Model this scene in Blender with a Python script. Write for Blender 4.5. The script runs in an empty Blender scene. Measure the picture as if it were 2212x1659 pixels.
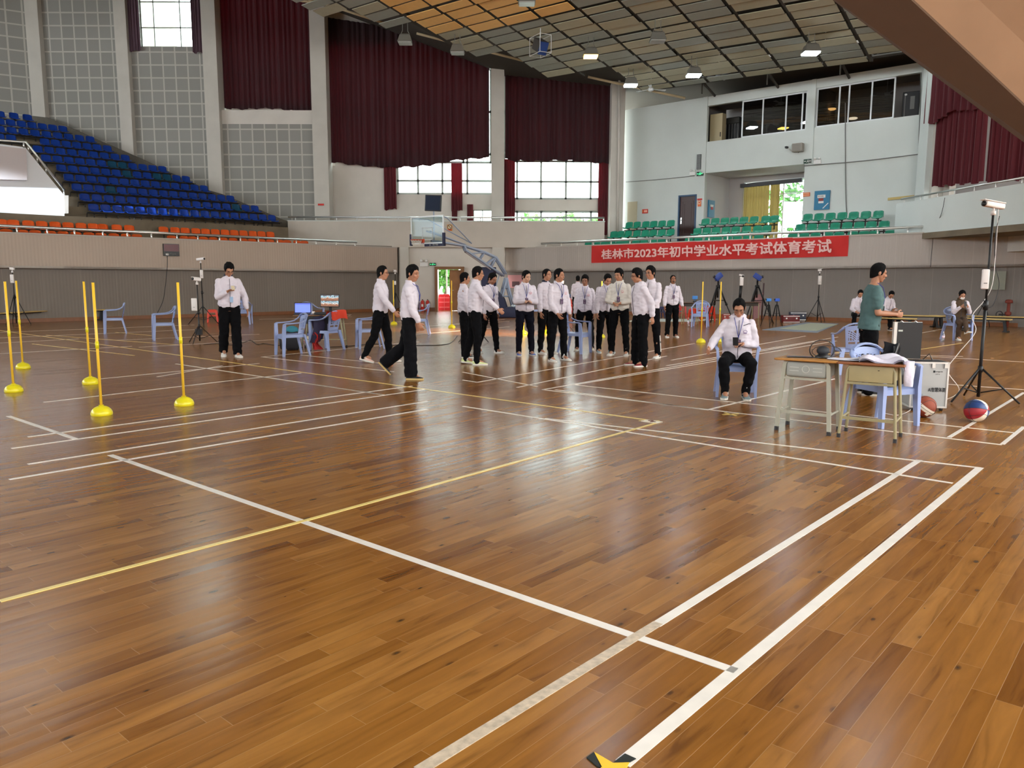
import bpy, math, random
from mathutils import Vector, Matrix, noise
random.seed(7)
V=Vector; PI=math.pi
COL=bpy.context.scene.collection
# ------------------------------------------------------------------ camera geometry (metres)
FPX,CX,CY,CH=1690.0,1106.0,829.5,1.55
TH=math.atan((829.5-603)/1690); RO=.0027
_f=V((0,math.cos(TH),-math.sin(TH))); _u=V((0,math.sin(TH),math.cos(TH))); _r=V((1,0,0))
CR=_r*math.cos(RO)+_u*math.sin(RO); CU=_u*math.cos(RO)-_r*math.sin(RO); CF=_f
CP=V((0,0,CH))
def ray(x,y): return CF*FPX+CR*(x-CX)-CU*(y-CY)
def G(x,y,z=0.0):
    r=ray(x,y); return CP+r*((z-CH)/r.z)
def D(x,y,Y):
    r=ray(x,y); return CP+r*(Y/r.y)
def PL(x,y,p0,n):
    r=ray(x,y); return CP+r*((p0-CP).dot(n)/r.dot(n))
def depth(y,x=1106): return G(x,y).y
# ------------------------------------------------------------------ mesh builder
class M:
    def __init__(s): s.v=[];s.f=[];s.m=[];s.k=0
    def add(s,vs,fs,k=None):
        o=len(s.v); s.v+= [tuple(p) for p in vs]; s.f+=[tuple(i+o for i in f) for f in fs]; s.m+=[s.k if k is None else k]*len(fs); return s
    def box(s,c,d,rz=0,R=None,k=None):
        hx,hy,hz=d[0]/2,d[1]/2,d[2]/2; vs=[V((x,y,z)) for z in(-hz,hz) for y in(-hy,hy) for x in(-hx,hx)]
        if R is None: R=Matrix.Rotation(rz,3,'Z')
        vs=[R@p+V(c) for p in vs]
        return s.add(vs,[(0,2,3,1),(4,5,7,6),(0,1,5,4),(2,6,7,3),(0,4,6,2),(1,3,7,5)],k)
    def rbox(s,c,d,r=.02,rz=0,R=None,k=None,n=3):
        # box with rounded vertical and horizontal edges
        hx,hy,hz=[max(a/2-r,1e-4) for a in d]
        if R is None: R=Matrix.Rotation(rz,3,'Z')
        vs=[];rings=[]
        lat=[-90+90*i/n for i in range(n+1)]+[90*i/n for i in range(n+1)]
        for j,la in enumerate(lat):
            z=(-hz if j<=n else hz)+r*math.sin(math.radians(la)); rr=r*math.cos(math.radians(la)); ring=[]
            for q,(sx,sy) in enumerate(((1,1),(-1,1),(-1,-1),(1,-1))):
                for i in range(n+1):
                    a=math.radians(q*90+90*i/n); ring.append(R@V((sx*hx+rr*math.cos(a),sy*hy+rr*math.sin(a),z))+V(c))
            rings.append(ring)
        return s.loft(rings,k=k)
    def loft(s,rings,closed=True,caps=True,k=None):
        n=len(rings[0]);vs=[p for r in rings for p in r];fs=[]
        for j in range(len(rings)-1):
            for i in range(n if closed else n-1):
                a=j*n+i;b=j*n+(i+1)%n; fs.append((a,b,b+n,a+n))
        if caps and closed:
            fs.append(tuple(range(n))[::-1]); fs.append(tuple(range((len(rings)-1)*n,len(rings)*n)))
        return s.add(vs,fs,k)
    def tube(s,pts,r,n=8,k=None,flat=1.0,caps=True):
        pts=[V(p) for p in pts]; m=len(pts); rs=r if isinstance(r,(list,tuple)) else [r]*m
        ref=None;rings=[]
        for i,p in enumerate(pts):
            t=(pts[min(i+1,m-1)]-pts[max(i-1,0)]); t=t.normalized() if t.length>1e-9 else V((0,0,1))
            if ref is None: ref=t.cross(V((0,0,1)) if abs(t.z)<.9 else V((0,1,0))).normalized()
            a=(ref-t*ref.dot(t)); a=a.normalized() if a.length>1e-6 else t.orthogonal().normalized(); ref=a; b=t.cross(a)
            rings.append([p+(a*math.cos(2*PI*q/n)*rs[i]+b*math.sin(2*PI*q/n)*rs[i]*flat) for q in range(n)])
        return s.loft(rings,caps=caps,k=k)
    def ell(s,c,r,nu=12,nv=8,R=None,k=None,lo=-90,hi=90):
        if not isinstance(r,(list,tuple)): r=(r,r,r)
        rings=[]
        for j in range(nv+1):
            la=math.radians(lo+(hi-lo)*j/nv); la=max(min(la,PI/2-.02),-PI/2+.02)
            ring=[]
            for i in range(nu):
                a=2*PI*i/nu; p=V((r[0]*math.cos(la)*math.cos(a),r[1]*math.cos(la)*math.sin(a),r[2]*math.sin(la)))
                ring.append((R@p if R else p)+V(c))
            rings.append(ring)
        return s.loft(rings,k=k)
    def lathe(s,c,prof,n=20,k=None,R=None):
        rings=[[ (R@V((max(r,1e-4)*math.cos(2*PI*i/n),max(r,1e-4)*math.sin(2*PI*i/n),z)) if R else V((max(r,1e-4)*math.cos(2*PI*i/n),max(r,1e-4)*math.sin(2*PI*i/n),z)))+V(c) for i in range(n)] for r,z in prof]
        return s.loft(rings,k=k)
    def slab(s,poly,ext,k=None):
        poly=[V(p) for p in poly];e=V(ext);n=len(poly)
        nrm=V((0,0,0))
        for i in range(n): nrm+=poly[i].cross(poly[(i+1)%n])
        if nrm.dot(e)>0: poly=poly[::-1]
        vs=poly+[p+e for p in poly]
        fs=[tuple(range(n)),tuple(range(2*n-1,n-1,-1))]+[(i,i+n,(i+1)%n+n,(i+1)%n) for i in range(n)]
        return s.add(vs,fs,k)
    def grid(s,fn,nu,nv,k=None,wrapu=False):
        vs=[fn(i/nu,j/nv) for j in range(nv+1) for i in range(nu+1)]
        fs=[(j*(nu+1)+i,j*(nu+1)+i+1,(j+1)*(nu+1)+i+1,(j+1)*(nu+1)+i) for j in range(nv) for i in range(nu)]
        return s.add(vs,fs,k)
def obj(name,m,mat,parent=None,smooth=False,loc=None,**tags):
    me=bpy.data.meshes.new(name); me.from_pydata(m.v,[],m.f)
    mats=mat if isinstance(mat,(list,tuple)) else [mat]
    for a in mats: me.materials.append(a)
    if len(mats)>1: me.polygons.foreach_set('material_index',m.m)
    me.polygons.foreach_set('use_smooth',[bool(smooth)]*len(m.f))
    me.update()
    if smooth is not True and smooth:
        try: me.set_sharp_from_angle(angle=math.radians(smooth))
        except Exception: pass
    o=bpy.data.objects.new(name,me); COL.objects.link(o)
    if parent: o.parent=parent
    if loc is not None: o.location=loc
    for a,b in tags.items(): o[a]=b
    return o
def struct(name,m,mat,smooth=False,parent=None):
    o=obj(name,m,mat,parent,smooth)
    if parent is None: o['kind']='structure'
    return o
def thing(name,label,cat,loc=(0,0,0),rz=0,group=None):
    o=bpy.data.objects.new(name,None); COL.objects.link(o); o.empty_display_size=.1
    o.location=loc; o.rotation_euler=(0,0,rz); o['label']=label; o['category']=cat
    if group: o['group']=group
    return o
def tag(o,label,cat,group=None):
    o['label']=label; o['category']=cat
    if group: o['group']=group
    return o
def copytree(o,parent=None):
    c=o.copy(); COL.objects.link(c)
    if parent: c.parent=parent
    for ch in list(o.children): copytree(ch,c)
    return c
def dup(root,loc,rz,label,group=None):
    c=copytree(root); c.location=loc; c.rotation_euler=(0,0,rz); c['label']=label
    if group: c['group']=group
    return c
# ------------------------------------------------------------------ materials
def srgb(r,g,b):
    f=lambda c:(c/255/12.92 if c/255<=.04045 else ((c/255+.055)/1.055)**2.4)
    return (f(r),f(g),f(b),1)
def mat(name,col,rough=.6,metal=0,emit=0,ecol=None,trans=0,spec=.5,alpha=1,sss=0,var=0,vscale=6,bump=0,bscale=40,coat=0,sheen=0):
    m=bpy.data.materials.new(name); m.use_nodes=True; nt=m.node_tree; b=nt.nodes['Principled BSDF']
    b.inputs['Base Color'].default_value=col; b.inputs['Roughness'].default_value=rough; b.inputs['Metallic'].default_value=metal
    b.inputs['Specular IOR Level'].default_value=spec; b.inputs['Transmission Weight'].default_value=trans
    b.inputs['Coat Weight'].default_value=coat
    if emit: b.inputs['Emission Strength'].default_value=emit; b.inputs['Emission Color'].default_value=ecol or col
    if sss: b.inputs['Subsurface Weight'].default_value=sss; b.inputs['Subsurface Scale'].default_value=.02
    tc=None
    if var or bump:
        tc=nt.nodes.new('ShaderNodeTexCoord')
    if var:
        n=nt.nodes.new('ShaderNodeTexNoise'); n.inputs['Scale'].default_value=vscale; n.inputs['Detail'].default_value=5
        nt.links.new(tc.outputs['Object'],n.inputs['Vector'])
        mr=nt.nodes.new('ShaderNodeMapRange'); mr.inputs[1].default_value=.3; mr.inputs[2].default_value=.7; mr.inputs[3].default_value=1-var; mr.inputs[4].default_value=1+var
        nt.links.new(n.outputs[0],mr.inputs[0])
        mx=nt.nodes.new('ShaderNodeVectorMath'); mx.operation='SCALE'; mx.inputs[0].default_value=col[:3]
        nt.links.new(mr.outputs[0],mx.inputs['Scale']); nt.links.new(mx.outputs[0],b.inputs['Base Color'])
    if bump:
        n=nt.nodes.new('ShaderNodeTexNoise'); n.inputs['Scale'].default_value=bscale; n.inputs['Detail'].default_value=4
        nt.links.new(tc.outputs['Object'],n.inputs['Vector'])
        bp=nt.nodes.new('ShaderNodeBump'); bp.inputs['Strength'].default_value=bump; bp.inputs['Distance'].default_value=.02
        nt.links.new(n.outputs[0],bp.inputs['Height']); nt.links.new(bp.outputs[0],b.inputs['Normal'])
    return m
class NT:
    def __init__(s,m): s.t=m.node_tree; s.b=s.t.nodes['Principled BSDF']
    def n(s,ty,**kw):
        x=s.t.nodes.new('ShaderNode'+ty)
        for a,b in kw.items(): setattr(x,a,b)
        return x
    def l(s,a,b): s.t.links.new(a,b)
    def math(s,op,a,b=None,c=None,clamp=False):
        x=s.t.nodes.new('ShaderNodeMath'); x.operation=op; x.use_clamp=clamp
        for i,q in enumerate((a,b,c)):
            if q is None: continue
            if isinstance(q,(int,float)): x.inputs[i].default_value=q
            else: s.l(q,x.inputs[i])
        return x.outputs[0]
    def mix(s,fac,a,b):
        x=s.t.nodes.new('ShaderNodeMix'); x.data_type='RGBA'
        for i,q in ((0,fac),(6,a),(7,b)):
            if isinstance(q,(int,float)): x.inputs[i].default_value=q
            elif isinstance(q,tuple): x.inputs[i].default_value=q
            else: s.l(q,x.inputs[i])
        return x.outputs[2]
    def ramp(s,fac,stops):
        x=s.t.nodes.new('ShaderNodeValToRGB'); s.l(fac,x.inputs[0]); e=x.color_ramp.elements
        while len(e)<len(stops): e.new(.5)
        for i,(p,c) in enumerate(stops): e[i].position=p; e[i].color=c
        return x.outputs[0]
def seam_mat(name,col,col2,dx,dy,period,w=.012,rough=.75,rib=0):
    """wall panelling with pale vertical seams every <period> metres along (dx,dy)"""
    m=mat(name,col,rough); t=NT(m); g=t.n('NewGeometry'); sp=t.n('SeparateXYZ'); t.l(g.outputs['Position'],sp.inputs[0])
    s=t.math('ADD',t.math('MULTIPLY',sp.outputs[0],dx),t.math('MULTIPLY',sp.outputs[1],dy))
    fr=t.math('FRACT',t.math('DIVIDE',s,period)); e=t.math('LESS_THAN',fr,w/period)
    no=t.n('TexNoise'); no.inputs['Scale'].default_value=1.5; t.l(g.outputs['Position'],no.inputs['Vector'])
    ids=t.math('FLOOR',t.math('DIVIDE',s,period)); wn=t.n('TexWhiteNoise',noise_dimensions='1D'); t.l(ids,wn.inputs['W'])
    f=t.math('ADD',.93,t.math('ADD',t.math('MULTIPLY',wn.outputs[0],.06),t.math('MULTIPLY',no.outputs[0],.06)))
    v=t.n('VectorMath',operation='SCALE'); v.inputs[0].default_value=col[:3]; t.l(f,v.inputs['Scale'])
    t.l(t.mix(e,v.outputs[0],col2),t.b.inputs['Base Color'])
    if rib:
        w_=t.math('SINE',t.math('MULTIPLY',s,2*PI/rib)); bp=t.n('Bump'); bp.inputs['Strength'].default_value=.35; bp.inputs['Distance'].default_value=.006
        t.l(w_,bp.inputs['Height']); t.l(bp.outputs[0],t.b.inputs['Normal'])
    return m
def tile_mat():
    m=mat('acoustic_tile',(0,0,0,1),.85); t=NT(m); g=t.n('NewGeometry'); sp=t.n('SeparateXYZ'); t.l(g.outputs['Position'],sp.inputs[0])
    P=.60
    fx=t.math('FRACT',t.math('DIVIDE',t.math('ADD',sp.outputs[0],60.18),P)); fz=t.math('FRACT',t.math('DIVIDE',t.math('ADD',sp.outputs[2],.25),P))
    e=t.math('MAXIMUM',t.math('LESS_THAN',fx,.11),t.math('LESS_THAN',fz,.11))
    ix=t.math('FLOOR',t.math('DIVIDE',t.math('ADD',sp.outputs[0],60.18),P)); iz=t.math('FLOOR',t.math('DIVIDE',t.math('ADD',sp.outputs[2],.25),P))
    c=t.n('CombineXYZ'); t.l(ix,c.inputs[0]); t.l(iz,c.inputs[1]); wn=t.n('TexWhiteNoise',noise_dimensions='2D'); t.l(c.outputs[0],wn.inputs[0])
    v=t.n('VectorMath',operation='SCALE'); v.inputs[0].default_value=srgb(150,149,144)[:3]; t.l(t.math('ADD',.94,t.math('MULTIPLY',wn.outputs[0],.10)),v.inputs['Scale'])
    t.l(t.mix(e,v.outputs[0],srgb(188,185,178)),t.b.inputs['Base Color'])
    bp=t.n('Bump'); bp.inputs['Strength'].default_value=.4; bp.inputs['Distance'].default_value=.02; t.l(e,bp.inputs['Height']); t.l(bp.outputs[0],t.b.inputs['Normal'])
    return m
# court axes
AU=math.radians(49.03); UX=V((math.cos(AU),math.sin(AU),0)); VX=V((-math.sin(AU),math.cos(AU),0))
def floor_mat():
    m=mat('varnished_plank_floor',(0,0,0,1),.2); t=NT(m)
    g=t.n('NewGeometry'); sp=t.n('SeparateXYZ'); t.l(g.outputs['Position'],sp.inputs[0])
    U=t.math('ADD',t.math('MULTIPLY',sp.outputs[0],UX.x),t.math('MULTIPLY',sp.outputs[1],UX.y))
    W=t.math('ADD',t.math('MULTIPLY',sp.outputs[0],VX.x),t.math('MULTIPLY',sp.outputs[1],VX.y))
    PW,PLN=.086,.82
    wv=t.math('DIVIDE',W,PW); row=t.math('FLOOR',wv); fw=t.math('FRACT',wv)
    r1=t.n('TexWhiteNoise',noise_dimensions='1D'); t.l(row,r1.inputs['W'])
    uv=t.math('ADD',t.math('DIVIDE',U,PLN),t.math('MULTIPLY',r1.outputs[0],7.3)); col=t.math('FLOOR',uv); fu=t.math('FRACT',uv)
    c=t.n('CombineXYZ'); t.l(row,c.inputs[0]); t.l(col,c.inputs[1]); wn=t.n('TexWhiteNoise',noise_dimensions='2D'); t.l(c.outputs[0],wn.inputs[0])
    # seams
    ew=t.math('LESS_THAN',t.math('MINIMUM',fw,t.math('SUBTRACT',1,fw)),.013)
    eu=t.math('LESS_THAN',t.math('MINIMUM',fu,t.math('SUBTRACT',1,fu)),.0016)
    seam=t.math('MAXIMUM',ew,eu)
    # grain coordinates, stretched along the plank, shifted per plank
    gc=t.n('CombineXYZ'); t.l(t.math('ADD',t.math('MULTIPLY',U,1.0),t.math('MULTIPLY',wn.outputs[0],37)),gc.inputs[0]); t.l(t.math('MULTIPLY',W,9.0),gc.inputs[1]); t.l(t.math('MULTIPLY',wn.outputs[0],11),gc.inputs[2])
    n1=t.n('TexNoise'); n1.inputs['Scale'].default_value=2.2; n1.inputs['Detail'].default_value=6; n1.inputs['Distortion'].default_value=.6; t.l(gc.outputs[0],n1.inputs['Vector'])
    kc=t.n('CombineXYZ'); t.l(t.math('ADD',U,t.math('MULTIPLY',wn.outputs[0],5)),kc.inputs[0]); t.l(t.math('MULTIPLY',W,2.1),kc.inputs[1]); t.l(t.math('MULTIPLY',wn.outputs[0],3),kc.inputs[2])
    vo=t.n('TexVoronoi'); vo.inputs['Scale'].default_value=4.6; vo.inputs['Randomness'].default_value=1; t.l(kc.outputs[0],vo.inputs['Vector'])
    vr=t.n('SeparateColor'); t.l(vo.outputs['Color'],vr.inputs[0])
    thr=t.math('MULTIPLY',t.math('POWER',vr.outputs[0],3.0),.17)
    kd=t.math('SUBTRACT',1,t.math('DIVIDE',vo.outputs['Distance'],t.math('ADD',thr,.012)),clamp=True)
    knot=t.math('POWER',kd,.6,clamp=True)
    halo=t.math('POWER',t.math('SUBTRACT',1,t.math('DIVIDE',vo.outputs['Distance'],t.math('ADD',t.math('MULTIPLY',thr,3.2),.02)),clamp=True),1.6)
    base=t.ramp(wn.outputs[0],[(0,(.160,.056,.008,1)),(.12,(.215,.082,.012,1)),(.7,(.260,.105,.017,1)),(1,(.31,.135,.027,1))])
    gr=t.ramp(n1.outputs[0],[(.24,(.52,.46,.42,1)),(.42,(.90,.88,.86,1)),(.62,(1.05,1.05,1.05,1)),(.8,(1.18,1.2,1.22,1))])
    mm=t.n('Mix',data_type='RGBA',blend_type='MULTIPLY'); mm.inputs[0].default_value=1; t.l(base,mm.inputs[6]); t.l(gr,mm.inputs[7])
    cc=t.mix(t.math('MULTIPLY',halo,.42),mm.outputs[2],(.085,.033,.010,1))
    cc=t.mix(t.math('MULTIPLY',knot,.92),cc,(.018,.008,.004,1))
    cc=t.mix(t.math('MULTIPLY',seam,.45),cc,(.42,.24,.10,1))
    t.l(cc,t.b.inputs['Base Color'])
    # lightly cupped boards and worn varnish
    hw=t.math('MULTIPLY',t.math('COSINE',t.math('MULTIPLY',fw,2*PI)),-.22)
    n2=t.n('TexNoise'); n2.inputs['Scale'].default_value=1.1; n2.inputs['Detail'].default_value=2; t.l(g.outputs['Position'],n2.inputs['Vector'])
    tilt=t.math('MULTIPLY',t.math('SUBTRACT',wn.outputs[0],.5),t.math('MULTIPLY',t.math('SUBTRACT',fw,.5),.9))
    h=t.math('ADD',t.math('ADD',hw,tilt),t.math('MULTIPLY',seam,-.35))
    bp=t.n('Bump'); bp.inputs['Strength'].default_value=1; bp.inputs['Distance'].default_value=.0006; t.l(h,bp.inputs['Height']); t.l(bp.outputs[0],t.b.inputs['Normal'])
    n3=t.n('TexNoise'); n3.inputs['Scale'].default_value=.8; n3.inputs['Detail'].default_value=4; t.l(g.outputs['Position'],n3.inputs['Vector'])
    t.l(t.math('ADD',.185,t.math('ADD',t.math('MULTIPLY',n3.outputs[0],.06),t.math('MULTIPLY',wn.outputs[0],.05))),t.b.inputs['Roughness'])
    t.b.inputs['IOR'].default_value=1.43
    return m
MT={}
MT['floor']=floor_mat()
MT['line']=mat('white_court_paint',srgb(226,218,208),.3,var=.06,vscale=9)
MT['linew']=mat('worn_court_paint',srgb(190,172,150),.45,var=.25,vscale=30)
MT['liney']=mat('yellow_court_paint',srgb(226,200,120),.3,var=.06)
MT['wall']=mat('offwhite_plaster',srgb(212,206,198),.85,var=.04,vscale=1.3,bump=.15,bscale=9)
MT['wallw']=mat('pale_plaster',srgb(210,217,214),.8,var=.035,vscale=.8,bump=.12,bscale=7)
MT['pillar']=mat('pillar_plaster',srgb(200,196,188),.85,var=.04,vscale=1.6,bump=.12,bscale=8)
MT['tile']=tile_mat()
MT['concrete']=mat('bare_concrete',srgb(118,106,88),.9,var=.16,vscale=1.5,bump=.2,bscale=14)
MT['steel']=mat('polished_steel',srgb(222,222,220),.34,metal=1)
MT['dark']=mat('dark_roof_steel',srgb(66,62,56),.8)
MT['roof']=mat('roof_underside',srgb(72,68,62),.9)
MT['alu']=mat('white_aluminium',srgb(220,225,228),.4,metal=.2)
MT['glass']=None
def glass_mat(name,tint,mixf=.9,rough=0):
    m=bpy.data.materials.new(name); m.use_nodes=True; nt=m.node_tree; nt.nodes.clear()
    o=nt.nodes.new('ShaderNodeOutputMaterial'); tr=nt.nodes.new('ShaderNodeBsdfTransparent'); tr.inputs[0].default_value=tint
    gl=nt.nodes.new('ShaderNodeBsdfGlossy'); gl.inputs['Roughness'].default_value=rough
    fr=nt.nodes.new('ShaderNodeLayerWeight'); fr.inputs['Blend'].default_value=.15
    mx=nt.nodes.new('ShaderNodeMixShader'); mu=nt.nodes.new('ShaderNodeMath'); mu.operation='MULTIPLY_ADD'; mu.inputs[1].default_value=.6; mu.inputs[2].default_value=1-mixf-.04
    nt.links.new(fr.outputs['Fresnel'],mu.inputs[0]); nt.links.new(mu.outputs[0],mx.inputs[0]); nt.links.new(tr.outputs[0],mx.inputs[1]); nt.links.new(gl.outputs[0],mx.inputs[2]); nt.links.new(mx.outputs[0],o.inputs[0])
    return m
MT['glass']=glass_mat('window_glass',(.93,.98,.96,1))
MT['bglass']=glass_mat('booth_glass',(.45,.45,.44,1),.86)
MT['board']=glass_mat('backboard_glass',(.82,.9,.9,1),.88)
def curtain_mat(name,col,tr=.25,tcol=None):
    m=bpy.data.materials.new(name); m.use_nodes=True; nt=m.node_tree; b=nt.nodes['Principled BSDF']; o=nt.nodes['Material Output']
    b.inputs['Base Color'].default_value=col; b.inputs['Roughness'].default_value=.85; b.inputs['Sheen Weight'].default_value=.1
    t=nt.nodes.new('ShaderNodeBsdfTranslucent'); t.inputs[0].default_value=tcol or col; mx=nt.nodes.new('ShaderNodeMixShader'); mx.inputs[0].default_value=tr
    nt.links.new(b.outputs[0],mx.inputs[1]); nt.links.new(t.outputs[0],mx.inputs[2]); nt.links.new(mx.outputs[0],o.inputs[0]); return m
MT['curt']=curtain_mat('maroon_velvet',srgb(38,13,21),.035,srgb(90,8,18))
MT['curtr']=curtain_mat('red_velvet',srgb(92,26,36),.10,srgb(140,20,30))
MT['curty']=curtain_mat('straw_curtain',srgb(150,130,82),.14,srgb(190,165,95))
# ------------------------------------------------------------------ plan of the hall
class Wall:
    def __init__(s,p,d,side):
        s.p=V((p[0],p[1],0)); s.d=V((d[0],d[1],0)).normalized(); n=V((s.d.y,-s.d.x,0)); s.n=n if n.dot(V(side+(0,)))>0 else -n   # n points into the court
    def off(s,o): w=Wall((0,0),(1,0),(0,-1)); w.p=s.p-s.n*o; w.d=s.d; w.n=s.n; return w     # o metres behind
    def at(s,x,y): return PL(x,y,s.p+V((0,0,0)),s.n)
    def sz(s,x,y): q=s.at(x,y); return ((q-s.p).dot(s.d),q.z)
    def P(s,a,z,o=0): return s.p+s.d*a-s.n*o+V((0,0,z))
WL=Wall((-17.5,27.1),(.722,.692),(1,-1)); WR=Wall((7.12,33.8),(.80,-.60),(-1,-1)); WW=Wall((12.3,35.0),(.757,-.653),(-1,-1))
WB=Wall((0,38.5),(1,0),(0,-1))
def holes(w,s0,s1,z0,z1,hs,t=.25,name='wall',mt=None,m=None):
    """wall slab with rectangular openings; hs=[(s0,s1,z0,z1)]"""
    m=m or M(); S=sorted({s0,s1}|{a for h in hs for a in h[:2] if s0<a<s1}); Z=sorted({z0,z1}|{a for h in hs for a in h[2:] if z0<a<z1})
    for z_a,z_b in zip(Z,Z[1:]):
        run=None
        for a,b in list(zip(S,S[1:]))+[(None,None)]:
            solid=a is not None and not any(h[0]<=(a+b)/2<=h[1] and h[2]<=(z_a+z_b)/2<=h[3] for h in hs)
            if solid: run=(run[0],b) if run else (a,b)
            elif run:
                m.slab([w.P(run[0],z_a),w.P(run[1],z_a),w.P(run[1],z_b),w.P(run[0],z_b)],-w.n*t); run=None
    return m
def pxrect(w,x0,y0,x1,y1):
    a=w.sz(x0,(y0+y1)/2)[0]; b=w.sz(x1,(y0+y1)/2)[0]; xm=(x0+x1)/2
    return (a,b,w.sz(xm,y1)[1],w.sz(xm,y0)[1])
# ================================================================== SETTING
X0,X1,Y0,Y1=-32,27,-15,44
m=M(); m.slab([(X0,Y0,0),(X1,Y0,0),(X1,Y1,0),(X0,Y1,0)],(0,0,-.2)); struct('floor',m,MT['floor'])
m=M(); m.slab([(-70,Y1+.1,-.05),(60,Y1+.1,-.05),(60,110,-.05),(-70,110,-.05)],(0,0,-.2)); struct('ground_outside',m,mat('paving_outside',srgb(200,200,190),.9))
# ---- court lines: true straight strips of paint, 3 mm of tape height
def linestrip(m,a,b,w,z=.0022):
    a,b=G(*a),G(*b); d=(b-a).normalized(); n=V((-d.y,d.x,0))*w/2
    m.slab([a-n,b-n,b+n,a+n],(0,0,z))
def ext(a,b,t0,t1): return ((a[0]+(b[0]-a[0])*t0,a[1]+(b[1]-a[1])*t0),(a[0]+(b[0]-a[0])*t1,a[1]+(b[1]-a[1])*t1))
ml=M()
LN=[((18,899),(163,948)),((238,983),(1590,1450)),((25,969),(920,841)),((60,944),(890,834)),((60,1003),(923,867)),((20,1036),(923,884)),
((1000,877.7),(2058,1044)),((1177,904),(2119,1011)),((1172,841.8),(2164,961)),((1243,831.6),(2190,935)),
((1416,1350.5),(1986,994)),((1345,1650),(2117,1010)),
((1243,831),(1806.8,736.4)),((1172,841.8),(1760,738)),((1117,837),(1440,769)),((1030,826),(1500,742)),
((1000,804),(1160,835)),((1000,821),(1031,826)),((565,771),(850,803)),((650,767),(845,787)),((500,804),(829,853)),((380,786),(829,853)),((565,771),(905,738)),((500,822),(650,806)),
((200,820),(560,785)),((340,814),(480,790)),((95,869),(560,815)),((0,764),(285,748)),((0,741),(170,732)),
((1530,885),(1805,818)),((2050,945),(2212,848)),((2165,960),(2212,922)),
((1531,886),(1200,842)),((0,718),(420,702)),((0,730),(420,712)),((250,735),(560,722)),((300,750),(700,728)),
((2000,770),(2212,782)),((2045,830),(2212,842)),((1800,763),(2080,770)),
((560,690),(760,684)),((720,700),(900,694)),((900,722),(1100,706)),((900,706),(1100,694)),((1450,778),(1740,726)),((1440,790),(1810,728)),((960,702),(1090,690)),((1960,725),(2040,710))]
for i,(a,b) in enumerate(LN):
    w=.05 if i in (1,10,11) else .04
    if i==0: w=.05
    if i==11: w=.056
    linestrip(ml,a,b,w)
struct('floor_court_lines',ml,MT['line'])
ml=M(); linestrip(ml,(905,1665),(1422,1346),.05,.0026); struct('floor_worn_line',ml,MT['linew'])
ml=M()
for a,b,w in (((0,1299),(655,1126),.036),((655,1126),(1428,911),.036),((1425,911),(0,714),.036),((1380,909),(1425,909),.03),((1735,773),(1838,757),.035),((1898,768),(2080,741),.035),((100,724),(385,745),.035),((70,743),(290,768),.035),((250,718),(330,725),.035)):
    linestrip(ml,a,b,w,.003)
struct('floor_yellow_lines',ml,MT['liney'])
# tape marks
mt=M(); c=G(1578,895); 
for q in (0,PI/2): mt.box(c+V((0,0,.002)),(.22,.03,.003),rz=q+.35)
tag(obj('tape_cross',mt,mat('yellow_tape',srgb(225,195,110),.5)),'small yellow tape cross stuck on the floor left of the desks','floor marking')
Mk=M(); cc=G(1408,911); Mk.box(cc+V((0,0,.003)),(.20,.13,.004),rz=AU-PI/2,k=0)
o=obj('number_marker',Mk,mat('white_card',srgb(235,228,210),.5)); tag(o,'white floor sticker with a dark 2 at the corner of the yellow line','floor marking')
def text(name,body,size,M4,mt_,parent=None,ext_=.002,bold=0,align='CENTER'):
    cu=bpy.data.curves.new(name,'FONT'); cu.body=body; cu.size=size; cu.extrude=ext_;  cu.align_x=align; cu.align_y='CENTER'; cu.resolution_u=3
    tmp=bpy.data.objects.new('tmp',cu); COL.objects.link(tmp); bpy.context.view_layer.update()
    me=bpy.data.meshes.new_from_object(tmp.evaluated_get(bpy.context.evaluated_depsgraph_get())); bpy.data.objects.remove(tmp); bpy.data.curves.remove(cu)
    if bold:
        vs=[tuple(v.co) for v in me.vertices]; fs=[tuple(p.vertices) for p in me.polygons]; nv=[];nf=[]
        for k,(dx,dy) in enumerate(((-bold,-bold),(bold,-bold),(bold,bold),(-bold,bold))):
            o_=len(nv); nv+=[(x+dx,y+dy,z+k*.0004) for x,y,z in vs]; nf+=[tuple(i+o_ for i in f) for f in fs]
        me=bpy.data.meshes.new(name); me.from_pydata(nv,[],nf)
    me.materials.clear(); me.materials.append(mt_)
    o=bpy.data.objects.new(name,me); COL.objects.link(o)
    if parent: o.parent=parent
    o.matrix_local=M4; return o
def frame(o,x,z):   # matrix with local x along x, local y along z, origin o
    x=V(x).normalized(); z=V(z).normalized(); n=x.cross(z); m4=Matrix((( x.x,z.x,n.x,o[0]),(x.y,z.y,n.y,o[1]),(x.z,z.z,n.z,o[2]),(0,0,0,1))); return m4
text('numeral','2',.13,Matrix.Translation((0,0,0))@frame(cc+V((0,0,.006)),(1,.1,0),(-.1,1,0)),mat('dark_red_print',srgb(90,40,35),.6),bold=.004)
bpy.data.objects['numeral'].parent=o
# black and yellow hazard tape at the near corner
hz=thing('hazard_tape','black and yellow striped tape patch at the end of the white line, nearest the camera','tape')
P=[G(1267,1637),G(1283,1627),G(1295,1659),G(1320,1690),G(1290,1690)]
mk=M(); mk.slab([G(1267,1638),G(1283,1626),G(1301,1660),G(1290,1658)],(0,0,.004)); mk.slab([G(1324,1650),G(1350,1630),G(1374,1641),G(1360,1649)],(0,0,.0045)); obj('black_stripe',mk,mat('black_tape',srgb(24,30,28),.35),hz)
mk=M(); mk.slab([G(1283,1626),G(1324,1650),G(1360,1649),G(1330,1700),G(1290,1700),G(1298,1659)],(0,0,.004)); obj('yellow_stripe',mk,mat('hazard_yellow',srgb(245,190,50),.4),hz)

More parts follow.
